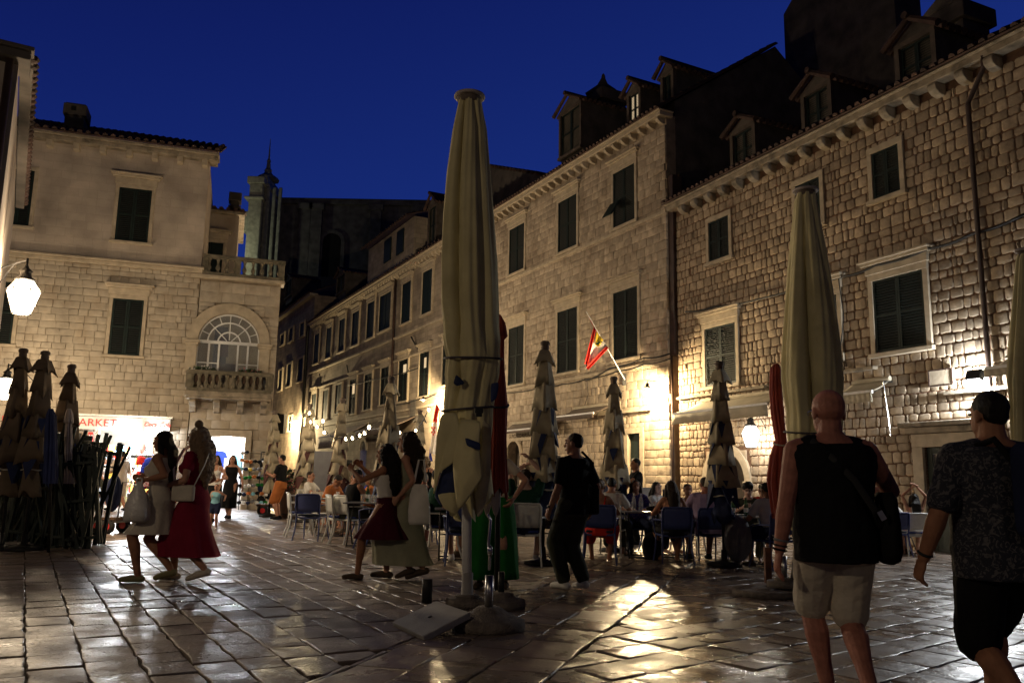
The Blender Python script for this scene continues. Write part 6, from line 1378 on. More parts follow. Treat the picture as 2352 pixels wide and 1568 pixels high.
            for j,(tt,rx,ry,yo) in enumerate(fine):
                q=max(0,min(1,(.02-tt)/(.02-below[-1][0]))); r_=[]
                for k in range(n):
                    a=2*math.pi*k/n; f_=1+amp*q*(math.sin(nf*a+p1+q*.6)+.5*math.sin((nf*1.7)//1*a+p2))
                    x,y,z=math.cos(a)*rx*f_,math.sin(a)*ry*f_+yo,tt
                    r_.append(T(x,y,z) if tt>-.02 else (T(0,0,-.02)+V((x,y,z+.02))*s))
                rings.append(r_)
            B.loft(rings,True); o=B.build('dress' if kind=='dress' else 'skirt',m,t,smooth=True,fix=False); sharp(o,60)
            if kind=='dress':
                B=MB(); torso(B,.2,.50 if g[6] else .47,.015)
                for sg in(-1,1): B.ell(T(sg*.066*build,.088*build,.33),(.068*s*build,.062*s*build,.068*s*build),n=12,m=7); B.sweep([T(sg*.1,.09,.36),T(sg*.115,.02,.50),T(sg*.1,-.08,.40)],.018*s,8)
                if g[6]:
                    for i in(0,1): B.sweep([S[i],S[i].lerp(E[i],g[6])],[.064*s*build**.8,.062*s*build**.8],12)
                fin(B,'bodice',m,None,.012,1,.09)
        elif kind=='shoes':
            for i,sg in enumerate((-1,1)):
                B=MB(); a=A[i]; fd=V((sg*.12,1,0)).normalized()
                dz=max(0,(a.z-.085*s)); toe=a+fd*.165*s+V((0,0,-.052*s-dz*.9)); toe.z=max(.03*s,toe.z)
                B.sweep([a-fd*.04*s+V((0,0,-.045*s)),a+fd*.06*s+V((0,0,-.042*s-dz*.4)),toe],[.046*s,.047*s,.036*s],12,flat=.85)
                if len(g)<3: B.sweep([a+V((0,0,.0)),a+V((0,0,-.045*s))],[.042*s,.045*s],10)
                fin(B,'shoe',m,max(.009,vox*.8),0,1)
        elif kind=='cap':
            B=MB(); B.ell(Hd(0,-.018,.06),(.087*s,.102*s,.075*s),HM,16,9); B.sweep([Hd(0,.06,.055),Hd(0,.15,.035)],[.06*s,.045*s],12,flat=.18); fin(B,'cap',m,.01)
    t['_j']=0; del t['_j']
    return t,dict(T=T,Hd=Hd,HM=HM,S=S,E=E,W=Wr,K=K,A=A,s=s,P=P,TR=TR)
def wpt(t,p): return Matrix.Translation(t.location)@Matrix.Rotation(t.rotation_euler.z,4,'Z')@V(p)
LEFT=R(90)   # facing picture-left
# ---- two women walking at left
g=G(352,1336); p1,j1=person('woman in a short white dress with long black hair carrying a plastic bag',g,R(88),1.72,'walk','f',1.12,'skin2','longer','hairblack',
  [('dress','c_cream',.47,[(-.12,.19,.15,.0),(-.26,.2,.165,.01),(-.37,.205,.175,.02)],7,.03,.0),('shoes','c_khaki',1)],hands=((-.24,.08,1.12),(.14,.24,1.12)),stride=.3,lean=.03,vox=.012,heel=.06,elb=((-.5,-1,-.4),(.5,-1,-.5)))
bp=wpt(p1,j1['W'][0]+V((-.02,.05,-.02))); t=thing('plastic_bag','crumpled white plastic shopping bag held by the woman in the white dress','bag',bp,R(88))
B=MB(); n=28; rings=[]
for z,rx,ry in ((-.0,.02,.02),(-.08,.04,.06),(-.15,.065,.1),(-.25,.085,.13),(-.35,.09,.14),(-.41,.08,.13),(-.43,.05,.1)): rings.append([(math.cos(a)*rx*(1+.12*math.sin(5*a+z*20)),math.sin(a)*ry*(1+.08*math.sin(7*a-z*14)),z) for a in [2*math.pi*k/n for k in range(n)]])
B.loft(rings,True); B.build('bag_body','bag',t,smooth=True); MB().sweep([(0,-.03,-.06),(0,-.025,.03),(0,.03,.03),(0,.03,-.06)],.011,8).build('handle','bag',t,smooth=True)
g=G(432,1334); p2,j2=person('woman in a long dark red dress with big curly hair and top knot',g,R(82),1.78,'walk','f',1.08,'skin','curly','haircurl',
  [('dress','c_darkred',.47,[(-.12,.19,.155,.0),(-.3,.2,.19,.0),(-.5,.22,.25,-.02),(-.62,.23,.29,-.04)],8,.045,.45),('shoes','c_cream',1)],hands=((-.2,.22,1.02),(.24,.18,1.0)),stride=-.42,lean=.03,vox=.012,heel=.07,hp=-.05)
o=MB().ell(j2['Hd'](0,-.01,.16),(.05,.05,.05),n=14,m=8).build('hair_knot','haircurl',p2,smooth=True)
bp=wpt(p2,V((-.22,.02,.96))); t=thing('crossbody_bag','white crossbody bag on a white strap worn by the woman in dark red','bag',bp,R(82))
bev(MB().box((0,0,0),(.07,.26,.18)).build('bag_body','c_cream',t),.03,3); 
B=MB(); B.sweep([V((0,-.12,.08)),V((.04,-.2,.3)),V((.22,-.17,.5)),V((.36,-.03,.62))],[.018]*4,8,True,False,flat=.35); B.sweep([V((0,.1,.08)),V((.02,.15,.28)),V((.22,.16,.48)),V((.36,.02,.62))],[.018]*4,8,True,False,flat=.35); B.build('strap','whitepaint',t,smooth=True)
# ---- far figures by the shops
g=G(525,1190); p3,_=person('woman in a long black dress walking toward the camera outside the bright shop',g,R(180),1.74,'walk','f',1.05,'skin','longer','hairblack',[('dress','c_black',.42,[(-.12,.19,.15,0),(-.4,.2,.18,0),(-.62,.2,.19,0)],7,.03,0),('shoes','c_black')],hands=((-.33,.05,.86),(.3,.05,.8)),stride=.3,vox=.018)
g=G(487,1198); p4,_=person('woman in a white top and black skirt half hidden behind the woman in dark red',g,R(175),1.72,'walk','f',1.0,'skin','long','hairblack',[('straptop','c_white',-.02,.38),('skirt','c_black',.02,[(-.14,.19,.16,0),(-.42,.19,.17,0),(-.55,.18,.16,0)],6,.03),('shoes','c_black')],hands=((-.22,.2,1.05),(.24,.08,.85)),stride=.3,vox=.018)
g=G(490,1216); p5,_=person('small child in a pale blue vest and dark shorts holding a hand',g,R(185),1.0,'stand','f',1.12,'skin','pony','hairbrown',[('top','c_sky',0,-.08),('pants','c_navy',.6,.02),('shoes','c_white')],hands=((-.36,.02,1.16),(.28,.05,.85)),vox=.014)
g=G(268,1172); p6,_=person('man in a long white tee, white shorts and dark cap walking outside the market',g,R(60),1.86,'walk','m',1.08,'skin2','short','hairblack',[('top','c_beige',.8,-.18,.03),('pants','c_beige',.95,.03,1.2),('shoes','c_black'),('cap','c_black')],hands=((-.15,.3,1.05),(.2,.28,1.08)),stride=.5,vox=.018)
g=G(228,1168); p7,_=person('boy in a white tee and olive shorts standing by the market door',g,R(-60),1.62,'stand','m',.92,'skin','short','hairblack',[('top','c_white',.6,-.08,.02),('pants','c_olive',.9,.02,1.15),('shoes','c_white')],vox=.018)
g=G(249,1166); p8,_=person('woman in a pale yellow top with a dark bob beside the boy at the market',g,R(55),1.6,'stand','f',1.0,'skin','bob','hairbrown',[('top','c_yellow',.3,-.05,.015),('pants','c_olive',.7,.02,1.1),('shoes','c_white')],hands=((-.1,.3,1.0),(.1,.3,.98)),vox=.018)
for k,(u,y,lb,hm,m) in enumerate(((so[0]+.75,1.5,'shopper with curly brown hair inside the bright market','hairbrown','c_cream'),(so[0]+1.1,2.1,'blond shopper bending over goods inside the market','hairblond','c_beige'))):
    person(lb,LF.world(u,y,.05),R(160+60*k),1.7-.1*k,'stand','f',1.0,'skinp','short',hm,[('top',m,.5,-.1,.02),('pants','c_khaki',1.9,.015)],vox=.02,lean=.15)
# ---- the two women walking in the middle
g=G(880,1332); p10,j10=person('woman in a white crop top and wine red skirt holding up her phone',g,R(80),1.64,'walk','f',1.02,'skin2','curly','hairblack',[('straptop','c_white',.12,.40),('skirt','c_wine',.12,[(-.1,.19,.16,0),(-.25,.22,.22,-.01),(-.38,.24,.27,-.02)],9,.045),('shoes','c_brown',1)],hands=((-.12,.42,1.33),(.1,.38,1.38)),stride=.62,lean=.05,vox=.012,heel=.08,elb=((-1,-.2,-1),(1,-.2,-1)))
bp=wpt(p10,(j10['W'][0]+j10['W'][1])/2+V((0,.1,.06))); t=thing('phone','dark phone held out by the woman in the wine red skirt','phone',bp,R(80)); bev(MB().box((0,0,0),(.15,.01,.075)).build('case','rubber',t),.004)
g=G(928,1330); p11,j11=person('tall woman in a long pale green dress with dark curls carrying a white tote',g,R(84),1.80,'walk','f',1.0,'skin','curly','hairbrown',[('dress','c_sage',.45,[(-.12,.18,.16,0),(-.4,.19,.22,0),(-.62,.2,.27,-.01),(-.72,.21,.30,-.02)],7,.03,0),('shoes','c_brown',1)],hands=((-.22,.05,.92),(.24,.1,.9)),stride=-.45,lean=.02,vox=.013,heel=.07)
bp=wpt(p11,V((-.24,-.2,1.02))); t=thing('tote_bag','white cloth tote swinging from the shoulder of the woman in pale green','bag',bp,R(84)); rings=[]
for z,rx,ry in ((.08,.02,.08),(-.05,.04,.11),(-.22,.05,.125),(-.34,.045,.125),(-.38,.02,.11)): rings.append([(math.cos(a)*rx,math.sin(a)*ry*(1+.05*math.sin(5*a+z*9)),z) for a in [2*math.pi*k/20 for k in range(20)]])
MB().loft(rings).build('bag_body','c_white',t,smooth=True); MB().sweep([(0,-.07,.1),(.04,-.03,.36),(.04,.03,.36),(0,.07,.1)],.012,8,True,False).build('strap','c_white',t)
# ---- man in the black T-shirt
g=G(1318,1354); p12,j12=person('man in a black tee, dark trousers and white trainers standing in the middle',g,R(38),1.78,'walk','m',1.0,'skin','short','hairbrown',[('top','c_black',.75,-.1,.022),('pants','c_olive',1.92,.02,1.15),('shoes','c_white')],hands=((-.26,.1,.86),(.25,.0,.86)),stride=.16,vox=.011,hy=.5,heel=.02)
bp=wpt(p12,V((.24,-.02,.98))); t=thing('shoulder_bag','small black bag at the hip of the man in the black tee','bag',bp,R(30)); bev(MB().box((0,0,0),(.1,.22,.34)).build('bag_body','c_black',t),.03,3); MB().sweep([(0,0,.16),(-.06,-.12,.4),(-.2,-.1,.52)],.014,8,True,False).build('strap','c_black',t)
MB().lathe([(.032,-.014),(.036,0),(.032,.014)],j12['W'][0]+V((0,0,.02)),14).build('wristwatch','iron',p12)
# ---- legs in green flared trousers behind the big parasol
g=G(1130,1350); p15,_=person('person in wide bright green trousers standing behind the tallest parasol',g,R(175),1.70,'stand','f',1.0,'skin','long','hairbrown',[('top','c_cream',.5,-.08,.02),('shoes','c_brown',1)],legs=((-.14,-.05,.085),(.14,.05,.085)),vox=.014,hands=((-.24,.1,1.0),(.30,.02,.98)),elb=((-1,-.2,0),(1,-.2,0)))
for sg in(-1,1):
    rings=[]
    for z,x,rx,ry in ((.98,.085,.115,.15),(.8,.1,.13,.17),(.5,.12,.14,.18),(.2,.14,.14,.16),(.1,.14,.15,.15)): rings.append([(sg*x+math.cos(a)*rx*(1+.06*math.sin(6*a+sg+z*3)),sg*.05+math.sin(a)*ry*(1+.08*math.sin(5*a)),z) for a in [2*math.pi*k/40 for k in range(40)]])
    MB().loft(rings).build('trouser_leg','c_green',p15,smooth=True)
# ---- bald man in the foreground
X=(1917-1176)/1925*4.62; g=V((X,4.62,gz(X,4.62))); p13,j13=person('bald man in a black tank top and pale shorts walking away in the foreground',g,R(-2),1.775,'walk','m',1.17,'skinr','bald','hairblack',
  [('top','c_black',0,-.13,.03,'tank_top'),('pants','c_cream',.92,.012,1.12,'shorts'),('shoes','c_white')],hands=((-.30,-.02,.83),(.22,.3,1.08)),legs=((-.02,.14,.085),(.075,-.2,.17)),vox=.0085,curl=(.35,.5),hy=.15,hp=.12,hs=1.11,elb=((-.6,-1,-.1),(1,-.55,-.3)),belly=.02)
Hd=j13['Hd']; B=MB(); B.sweep([Hd(-.078,.0,.02),Hd(-.08,.05,.02),Hd(-.055,.1,.015)],.0025,6); B.sweep([Hd(.078,.0,.02),Hd(.08,.05,.02),Hd(.055,.1,.015)],.0025,6); B.sweep([Hd(-.055,.1,.015),Hd(0,.112,.02),Hd(.055,.1,.015)],.0025,6); B.build('spectacles','steel',p13)
d_=(j13['W'][0]-j13['E'][0]).normalized()
for q,m_ in ((.0,'c_black'),(.022,'rubber'),(.05,'c_grey')):
    c_=j13['W'][0]-d_*(.0+q); a_,b_=frame(d_); B=MB(); B.sweep([c_+a_*math.cos(k)*.033+b_*math.sin(k)*.03 for k in [2*math.pi*i/16 for i in range(17)]],.006 if q<.04 else .009,6,False,False); B.build('bracelet',m_,p13,smooth=True)
bp=wpt(p13,V((.27,-.03,1.0))); t=thing('black_sling_bag','black sling bag with diagonal strap worn by the bald man','bag',bp,R(-2)); 
rings=[]
for z,rx,ry in ((.16,.03,.07),(.13,.05,.11),(.0,.06,.125),(-.15,.065,.13),(-.2,.05,.11),(-.22,.02,.06)): rings.append([(math.cos(a)*rx,math.sin(a)*ry,z) for a in [2*math.pi*k/24 for k in range(24)]])
MB().loft(rings).build('bag_body','c_black',t,smooth=True)
T=j13['T']; off=V((.27,-.03,1.0)); S_=[T(.21,-.1,.06),T(.16,-.155,.15),T(.06,-.165,.3),T(-.05,-.145,.42),T(-.12,-.08,.50),T(-.13,.0,.53),T(-.1,.1,.42)]; MB().sweep([p-off for p in S_],[.02]*7,8,True,False,flat=.3,up=V((0,1,0))).build('strap','rubber',t,smooth=True)
MB().box(T(.19,-.168,.12)-off,(.03,.008,.05),rot('Y',-.5)).build('strap_buckle','steel',t)
# ---- man with patterned shirt at right edge
X=(2292-1176)/1925*4.25; g=V((X,4.25,gz(X,4.25))); p14,j14=person('man in a dark patterned shirt and black shorts at the right edge',g,R(1),1.785,'walk','m',1.16,'skin2','short','hairblack',
  [('top','c_pattern',.85,-.13,.045),('pants','c_black',.96,.018,1.15,'shorts'),('shoes','c_black')],hands=((-.35,.06,.84),(.33,.05,.84)),stride=-.55,vox=.0095,heel=.1,hy=.22,curl=(.6,.5),belly=.02)
d_=(j14['W'][0]-j14['E'][0]).normalized(); c_=j14['W'][0]-d_*.02; a_,b_=frame(d_); B=MB(); B.sweep([c_+a_*math.cos(k)*.034+b_*math.sin(k)*.031 for k in [2*math.pi*i/16 for i in range(17)]],.008,6,False,False); B.build('bracelet','rubber',p14,smooth=True)
bp=wpt(p14,V((.1,-.24,1.2))); t=thing('backpack','dark backpack on the man in the patterned shirt','backpack',bp,R(14)); bev(MB().box((0,0,0),(.3,.16,.46)).build('pack','c_navy',t),.06,4); bev(MB().box((0,-.09,-.08),(.22,.06,.2)).build('pocket','c_navy',t),.025,3)
for sg in(-1,1): MB().sweep([(sg*.12,.06,.14),(sg*.16,.12,.245),(sg*.17,.28,.2)],.018,8,True,False).build('strap','c_black',t)
# ================================================================ CAFE CHAIRS AND TABLES
def make_chair(kind,label):
    m='bluechair' if kind=='blue' else 'whitechair'; t=thing('cafe_chair',label,'chair',(0,0,0),0,kind+' plastic cafe chairs')
    B=MB(); vs=[]; 
    for y,z in ((-.2,.44),(-.1,.435),(.1,.44),(.2,.455),(.23,.445)):
        vs.append([(x*.225,y,z-.012*(1-x*x)) for x in [-1+2*k/8 for k in range(9)]])
    fl=[p for r in vs for p in r]; B.add(fl,[(i*9+j,i*9+j+1,(i+1)*9+j+1,(i+1)*9+j) for i in range(4) for j in range(8)]); o=B.build('seat',m,t,smooth=True,fix=False); mod(o,'SOLIDIFY',thickness=.03,offset=-1)
    B=MB(); vs=[]
    for z,y,w_ in ((.52,-.215,.21),(.6,-.225,.222),(.7,-.238,.228),(.8,-.252,.225),(.835,-.258,.205)):
        vs.append([(x*w_,y-.035*(1-x*x)+.0,z) for x in [-1+2*k/10 for k in range(11)]])
    fl=[p for r in vs for p in r]; B.add(fl,[(i*11+j,i*11+j+1,(i+1)*11+j+1,(i+1)*11+j) for i in range(4) for j in range(10)]); o=B.build('backrest',m,t,smooth=True,fix=False); mod(o,'SOLIDIFY',thickness=.022)
    B=MB()
    for s_ in(-1,1):
        B.sweep([(s_*.225,-.2,.44),(s_*.235,-.235,.6),(s_*.235,-.255,.8),(s_*.21,-.265,.845)],.014,8,True,True)
        B.sweep([(s_*.235,-.235,.66),(s_*.275,-.1,.66),(s_*.28,.12,.65),(s_*.262,.2,.62),(s_*.235,.2,.45)],.014,8,True,True)
    B.sweep([(-.21,-.265,.845),(0,-.3,.85),(.21,-.265,.845)],.014,8,True,True); B.build('arm_frame',m,t,smooth=True)
    for s_,y in ((-1,.2),(1,.2),(-1,-.2),(1,-.2)): MB().sweep([(s_*.22,y,.44),(s_*.23,y*1.12,.2),(s_*.25,y*1.45,0.0)],[.017,.015,.013],8,True,True).build('leg',m,t,smooth=True)
    o=MB().box((0,0,.465),(.4,.4,.035)).build('cushion','bluecushion' if kind=='white' else 'darkcushion',t); bev(o,.015,3); return t
chairs={}
def chair(kind,pos,yaw,label):
    if kind not in chairs: c=make_chair(kind,label); chairs[kind]=c; c.location=pos; c.rotation_euler=(0,0,yaw); return c
    return copy_tree(chairs[kind],pos,yaw,label)
def make_table(label,w_=.7,d_=.7):
    t=thing('cafe_table',label,'table',(0,0,0),0,'cafe tables'); bev(MB().box((0,0,.735),(w_,d_,.025)).build('tabletop','tabletop',t),.006)
    for s_ in(-1,1):
        for q in(-1,1): MB().tube((s_*(w_/2-.08),q*.28,.0),(s_*(w_/2-.08),-q*.26,.72),.012).build('leg','iron',t,smooth=True)
    B=MB(); B.tube((-(w_/2-.08),.0,.36),((w_/2-.08),.0,.36),.01); 
    for q in(-1,1): B.tube((-(w_/2-.08),q*.27,.02),((w_/2-.08),q*.27,.02),.01)
    B.build('stretcher','iron',t); return t
tabs=[]
def table(pos,yaw,label):
    if not tabs: t=make_table(label); t.location=pos; t.rotation_euler=(0,0,yaw); tabs.append(t); return t
    t=copy_tree(tabs[0],pos,yaw,label); tabs.append(t); return t
bt=[None]; gl=[None]
def bottle(p,label,kind='green'):
    t=thing('bottle',label,'bottle',p,0,'bottles on the cafe tables'); MB().lathe([(.0,0),(.034,.004),(.036,.02),(.036,.15),(.03,.19),(.015,.23),(.014,.285),(.016,.29),(.0,.295)],(0,0,0),14).build('glass_body','glassg' if kind=='green' else 'glassc',t,smooth=True)
    if kind!='clear': MB().lathe([(.0365,.06),(.037,.07),(.037,.12),(.0365,.13)],(0,0,0),14,caps=False).build('paper_band','white',t,smooth=True)
    return t
def glass(p,label,beer=False):
    t=thing('drinking_glass',label,'glass',p,0,'glasses on the cafe tables'); MB().lathe([(.0,0),(.03,.002),(.032,.01),(.038,.13),(.035,.13),(.03,.012),(0,.011)],(0,0,0),14).build('tumbler','glassc',t,smooth=True)
    if beer: MB().lathe([(0,.012),(.029,.013),(.033,.1),(0,.1)],(0,0,0),14).build('drink','beer',t,smooth=True)
    return t
def gxy(x,y): return V((x,y,gz(x,y)))
def place(px,Y,dx=0,dy=0): g=Gd(px,Y); return gxy(g.x+dx,g.y+dy)
seatn=[0]
def seated(px,Y,yaw,kind,clabel,plabel,H=1.7,**k):
    "person on a chair; yaw: facing direction"
    g=place(px,Y); c=chair(kind,g,yaw,clabel) if kind else None
    if plabel:
        off=V((-math.sin(yaw),math.cos(yaw),0))*(-.06)
        return person(plabel,g+off,yaw,H,'sit',**k)
    return c
P_=lambda *a,**k: seated(*a,**k)
# front row, right group (long table)
table(place(1270,13.4),R(3),'cafe table beyond the man in the football shirt'); table(place(1478,13.9),R(0),'cafe table laid with oil bottles before the woman in floral blue'); table(place(1545,14.3),R(-2),'cafe table between the ponytailed woman and the one with a phone'); table(place(1712,13.6),R(-4),'cafe table with green bottles before the curly haired young man')
P_(1205,12.0,R(-4),'white','white cafe chair with navy cushion under the man in the football shirt','man in a green football shirt with one arm over his head seen from behind',1.78,sex='m',build=1.05,skin='skinp',hairm='hairbrown',outfit=[('top','c_dkgreen',.55,-.1,.018),('pants','c_navy',.9,.02,1.1),('shoes','c_white')],hands=((-.02,.14,1.36),(.06,.02,1.44)),elb=((-1,.3,0),(1,.2,.6)),vox=.012,lean=-.08,hp=-.15)
P_(1268,14.2,R(172),None,'','woman in an orange top facing the man in the football shirt',1.68,sex='f',hair='long',hairm='hairbrown',skin='skin2',outfit=[('straptop','c_orange',-.1,.38),('pants','c_brown',1.2,.015)],vox=.016); chair('blue',place(1268,14.3),R(172),'blue cafe chair facing the man in the football shirt')
P_(1378,12.7,R(-8),'blue','blue cafe chair with a cloth hanging from it under the blond woman','woman in a red open backed dress with tied blond hair',1.66,sex='f',hair='bun',hairm='hairblond',skin='skin2',outfit=[('straptop','c_red',-.12,.18),('pants','c_red',1.4,.03,1.3,'dress_skirt')],vox=.012,lean=.18)
P_(1402,14.0,R(-22),'white','white cafe chair under the diner in the white tee','man in a white tee with black hair leaning left of the woman in floral blue',1.72,sex='m',hairm='hairblack',outfit=[('top','c_white',.6,-.1,.02),('pants','c_olive',1.8,.02)],vox=.014,lean=.25)
P_(1462,14.9,R(178),'blue','blue cafe chair under the woman in floral blue','woman in a floral blue blouse with long brown hair facing the camera',1.68,sex='f',hair='long',hairm='hairbrown',skin='skin',outfit=[('top','c_floral',.9,-.1,.02),('pants','c_navy',1.9,.015),('shoes','c_black')],vox=.012,build=1.1)
P_(1515,15.3,R(215),'blue','blue cafe chair under the woman holding a bright phone','woman in a white tee with long black hair looking at a bright phone',1.66,sex='f',hair='long',hairm='hairblack',skin='skinp',outfit=[('top','c_white',.6,-.1,.02),('pants','c_navy',1.9,.015)],vox=.014,hands=((-.08,.34,1.05),(.06,.34,1.04)))
P_(1547,13.2,R(4),'blue','blue cafe chair under the woman in the tied black top','woman in a black top tied at the back leaning on the table',1.7,sex='f',hair='long',hairm='hairbrown',skin='skin2',outfit=[('straptop','c_black',-.1,.22),('pants','c_black',.9,.02)],vox=.012,lean=.22,build=1.08)
P_(1580,15.0,R(150),'white','white cafe chair under the ponytailed woman','woman with a dark ponytail and bare shoulders turned left',1.64,sex='f',hair='pony',hairm='hairbrown',skin='skin',outfit=[('straptop','c_wine',-.1,.3),('pants','c_navy',1.5,.015)],vox=.014,hy=.5)
P_(1625,13.7,R(8),'blue','blue cafe chair under the man in lilac','broad man in a lilac shirt seen from behind at the long table',1.8,sex='m',build=1.22,hairm='hairbrown',skin='skinr',hair='short',outfit=[('top','c_lilac',.85,-.12,.03),('pants','c_navy',1.0,.02),('shoes','c_black')],vox=.012,lean=.15)
P_(1722,14.3,R(165),'blue','blue cafe chair under the curly haired young man','young man with dark curly hair and a dark tee looking down',1.7,sex='m',hair='mop',hairm='hairblack',skin='skinp',outfit=[('top','c_olive',.6,-.1,.02),('pants','c_khaki',1.9,.02)],vox=.012,hp=.3,hands=((-.14,.36,.82),(.1,.34,.9)))
P_(1752,16.2,R(10),'blue','blue cafe chair far behind beside the deep red parasol','diner in a bright red tee behind the deep red parasol',1.74,sex='m',hairm='hairbrown',outfit=[('top','c_red',.6,-.1,.02),('pants','c_navy',1.8,.02)],vox=.016)
P_(1778,12.9,R(20),'blue','blue cafe chair under the man in the loose white tee','man in a loose white tee leaning over the table behind the red parasol',1.76,sex='m',build=1.08,hairm='hairbrown',skin='skin2',outfit=[('top','c_white',.65,-.12,.03),('pants','c_navy',1.0,.03),('shoes','c_brown')],vox=.012,lean=.3)
bgp=place(1695,13.0); t=thing('cloth_bundle','large grey blue bundle hanging beside the table under the blue and beige parasol','bundle',bgp+V((0,0,.42)),0); MB().ell((0,0,0),(.22,.18,.36),n=20,m=10,fn=None) if False else MB().ell((0,0,0),(.22,.18,.36),n=20,m=10).build('bundle','c_grey',t,smooth=True)
table(place(2062,17.8),R(0),'cafe table between the diner in white and the woman with raised arms')
P_(2042,17.6,R(-62),'blue','blue cafe chair lit blue by the floodlight near the door','diner in a white tee beside the door cut off by the bald man',1.74,sex='m',build=1.05,hairm='hairbrown',outfit=[('top','c_white',.7,-.1,.02),('pants','c_white',1.0,.02),('shoes','c_brown')],vox=.016,hands=((-.1,.38,.8),(.12,.38,.8)))
chair('blue',place(2050,17.0),R(6),'empty blue cafe chair with its back to the camera near the door')
P_(2103,17.2,R(-6),'white','white cafe chair with bright blue cushion near the door','woman with both arms raised behind her long dark hair near the door',1.66,sex='f',hair='long',hairm='hairblack',skin='skin',outfit=[('straptop','c_white',-.1,.3),('pants','c_white',1.2,.015)],vox=.013,hands=((-.05,-.02,1.42),(.07,-.02,1.44)),elb=((-1,.1,.1),(1,.1,.1)))
# middle: behind the tall parasol
table(place(1050,12.6),R(5),'cafe table with a beer glass left of the tall beige parasol')
P_(1010,12.9,R(-72),'white','white cafe chair under the diner in the green polo','diner in a green polo and black shorts half hidden by the tall parasol',1.76,sex='m',build=1.08,hairm='hairbrown',skin='skin',outfit=[('top','c_dkgreen',.6,-.1,.02),('pants','c_black',.95,.025,1.1),('shoes','c_brown')],vox=.013,legs=((-.14,.38,.09),(.16,.30,.09)))
P_(1062,11.9,R(6),'blue','blue cafe chair directly behind the tall parasol','diner in dark sports shorts with white stripes behind the tall parasol',1.76,sex='m',hairm='hairblack',outfit=[('top','c_navy',.6,-.1,.02),('pants','c_navy',.9,.02,1.1),('shoes','c_white')],vox=.014)
P_(968,15.6,R(15),'blue','blue cafe chair under the grey haired diner','grey haired diner in a black top beside the woman in pale green',1.7,sex='m',build=1.15,hairm='hairgrey',skin='skinr',outfit=[('top','c_black',.6,-.1,.02),('pants','c_navy',1.2,.02)],vox=.014)
g=place(974,19.5); person('blond waitress in a black sleeveless top standing in the lamp glow',g,R(-15),1.72,'stand','f',1.0,'skin','bob','hairblond',[('straptop','c_black',-.1,.42),('pants','c_black',1.9,.02),('shoes','c_black')],vox=.016,hands=((-.25,.1,.9),(.25,.25,1.1)))
# left group
table(place(760,17.2),R(4),'cafe table before the man in orange'); table(place(838,14.8),R(0),'cafe table with glasses before the man in the black vest'); table(place(700,19.5),R(0),'far wooden topped cafe table at the left of the group')
chair('white',place(688,16.9),R(-70),'empty white cafe chair at the left end of the tables'); chair('blue',place(714,15.9),R(-8),'large empty blue cafe chair at the left end of the tables'); chair('white',place(783,15.4),R(-65),'empty white cafe chair left of the man in the black vest')
chair('blue',place(862,14.4),R(75),'blue cafe chair behind the walking woman in wine red')
P_(748,17.9,R(-110),'white','white cafe chair under the man in orange','man in an orange tee bending over his plate',1.72,sex='m',build=1.08,hairm='hairblack',skin='skin2',outfit=[('top','c_orange',.6,-.1,.02),('pants','c_brown',1.0,.02),('shoes','c_brown')],vox=.014,lean=.45,hp=.4)
P_(806,15.3,R(-50),'white','white cafe chair under the man in the black vest','man in a black vest resting his forearms on the table',1.78,sex='m',build=1.1,hairm='hairblack',skin='skin2',outfit=[('top','c_black',0,-.1,.016),('pants','c_olive',1.85,.02),('shoes','c_brown')],vox=.012,lean=.2)
P_(712,20.5,R(-100),'white','white cafe chair at the far table near the barrel','diner in a white shirt leaning back near the barrel',1.72,sex='m',hairm='hairbrown',outfit=[('top','c_white',.6,-.1,.02),('pants','c_brown',1.2,.02)],vox=.018)
P_(782,20.2,R(170),'blue','blue cafe chair behind the middle parasol','bald diner in a dark shirt behind the middle folded parasol',1.76,sex='m',hair='bald',hairm='hairblack',skin='skinr',outfit=[('top','c_black',.6,-.1,.02),('pants','c_brown',1.2,.02)],vox=.018)
P_(806,19.6,R(160),'white','white cafe chair beyond the raised hands','blond diner in navy beyond the raised hands of the walking woman',1.68,sex='f',hair='bob',hairm='hairblond',outfit=[('top','c_navy',.6,-.1,.02),('pants','c_brown',1.2,.02)],vox=.018)
P_(838,17.4,R(100),'blue','blue cafe chair under the woman with reddish hair','woman with reddish hair turned away beside the folded parasol',1.68,sex='f',hair='bob',hairm='hairblond',outfit=[('top','c_orange',.5,-.1,.02),('pants','c_brown',1.2,.02)],vox=.016)
P_(857,18.5,R(185),'white','white cafe chair under the diner in blue','diner in a blue tee between the folded parasol and the walking women',1.7,sex='m',hairm='hairblack',outfit=[('top','c_blue',.6,-.1,.02),('pants','c_brown',1.2,.02)],vox=.018)
g=place(640,22.4); person('waiter in black with an orange apron looking at a phone beside the barrel',g,R(80),1.74,'stand','m',1.0,'skin','short','hairblack',[('top','c_black',.6,-.1,.02),('pants','c_orange',1.0,.03,1.2,'apron'),('shoes','c_black')],vox=.018,hands=((-.08,.34,1.2),(.08,.3,1.15)))
g=place(722,23.5); person('passer by in a green tee far behind the tables',g,R(150),1.74,'stand','m',1.0,'skin','short','hairbrown',[('top','c_dkgreen',.6,-.1,.02),('pants','c_navy',1.8,.02)],vox=.02)
g=place(748,24.5); person('passer by in orange red far down the street',g,R(200),1.7,'stand','f',1.0,'skin','long','hairbrown',[('top','c_red',.5,-.1,.02),('pants','c_navy',1.8,.02)],vox=.02)
g=place(1462,16.9); person('waiter in black carrying a pale cloth at the house door',g,R(100),1.74,'stand','m',1.0,'skin2','short','hairblack',[('top','c_black',.6,-.1,.02),('pants','c_black',1.9,.02),('shoes','c_black')],vox=.016,hands=((-.2,.42,1.3),(.2,.35,1.05)))
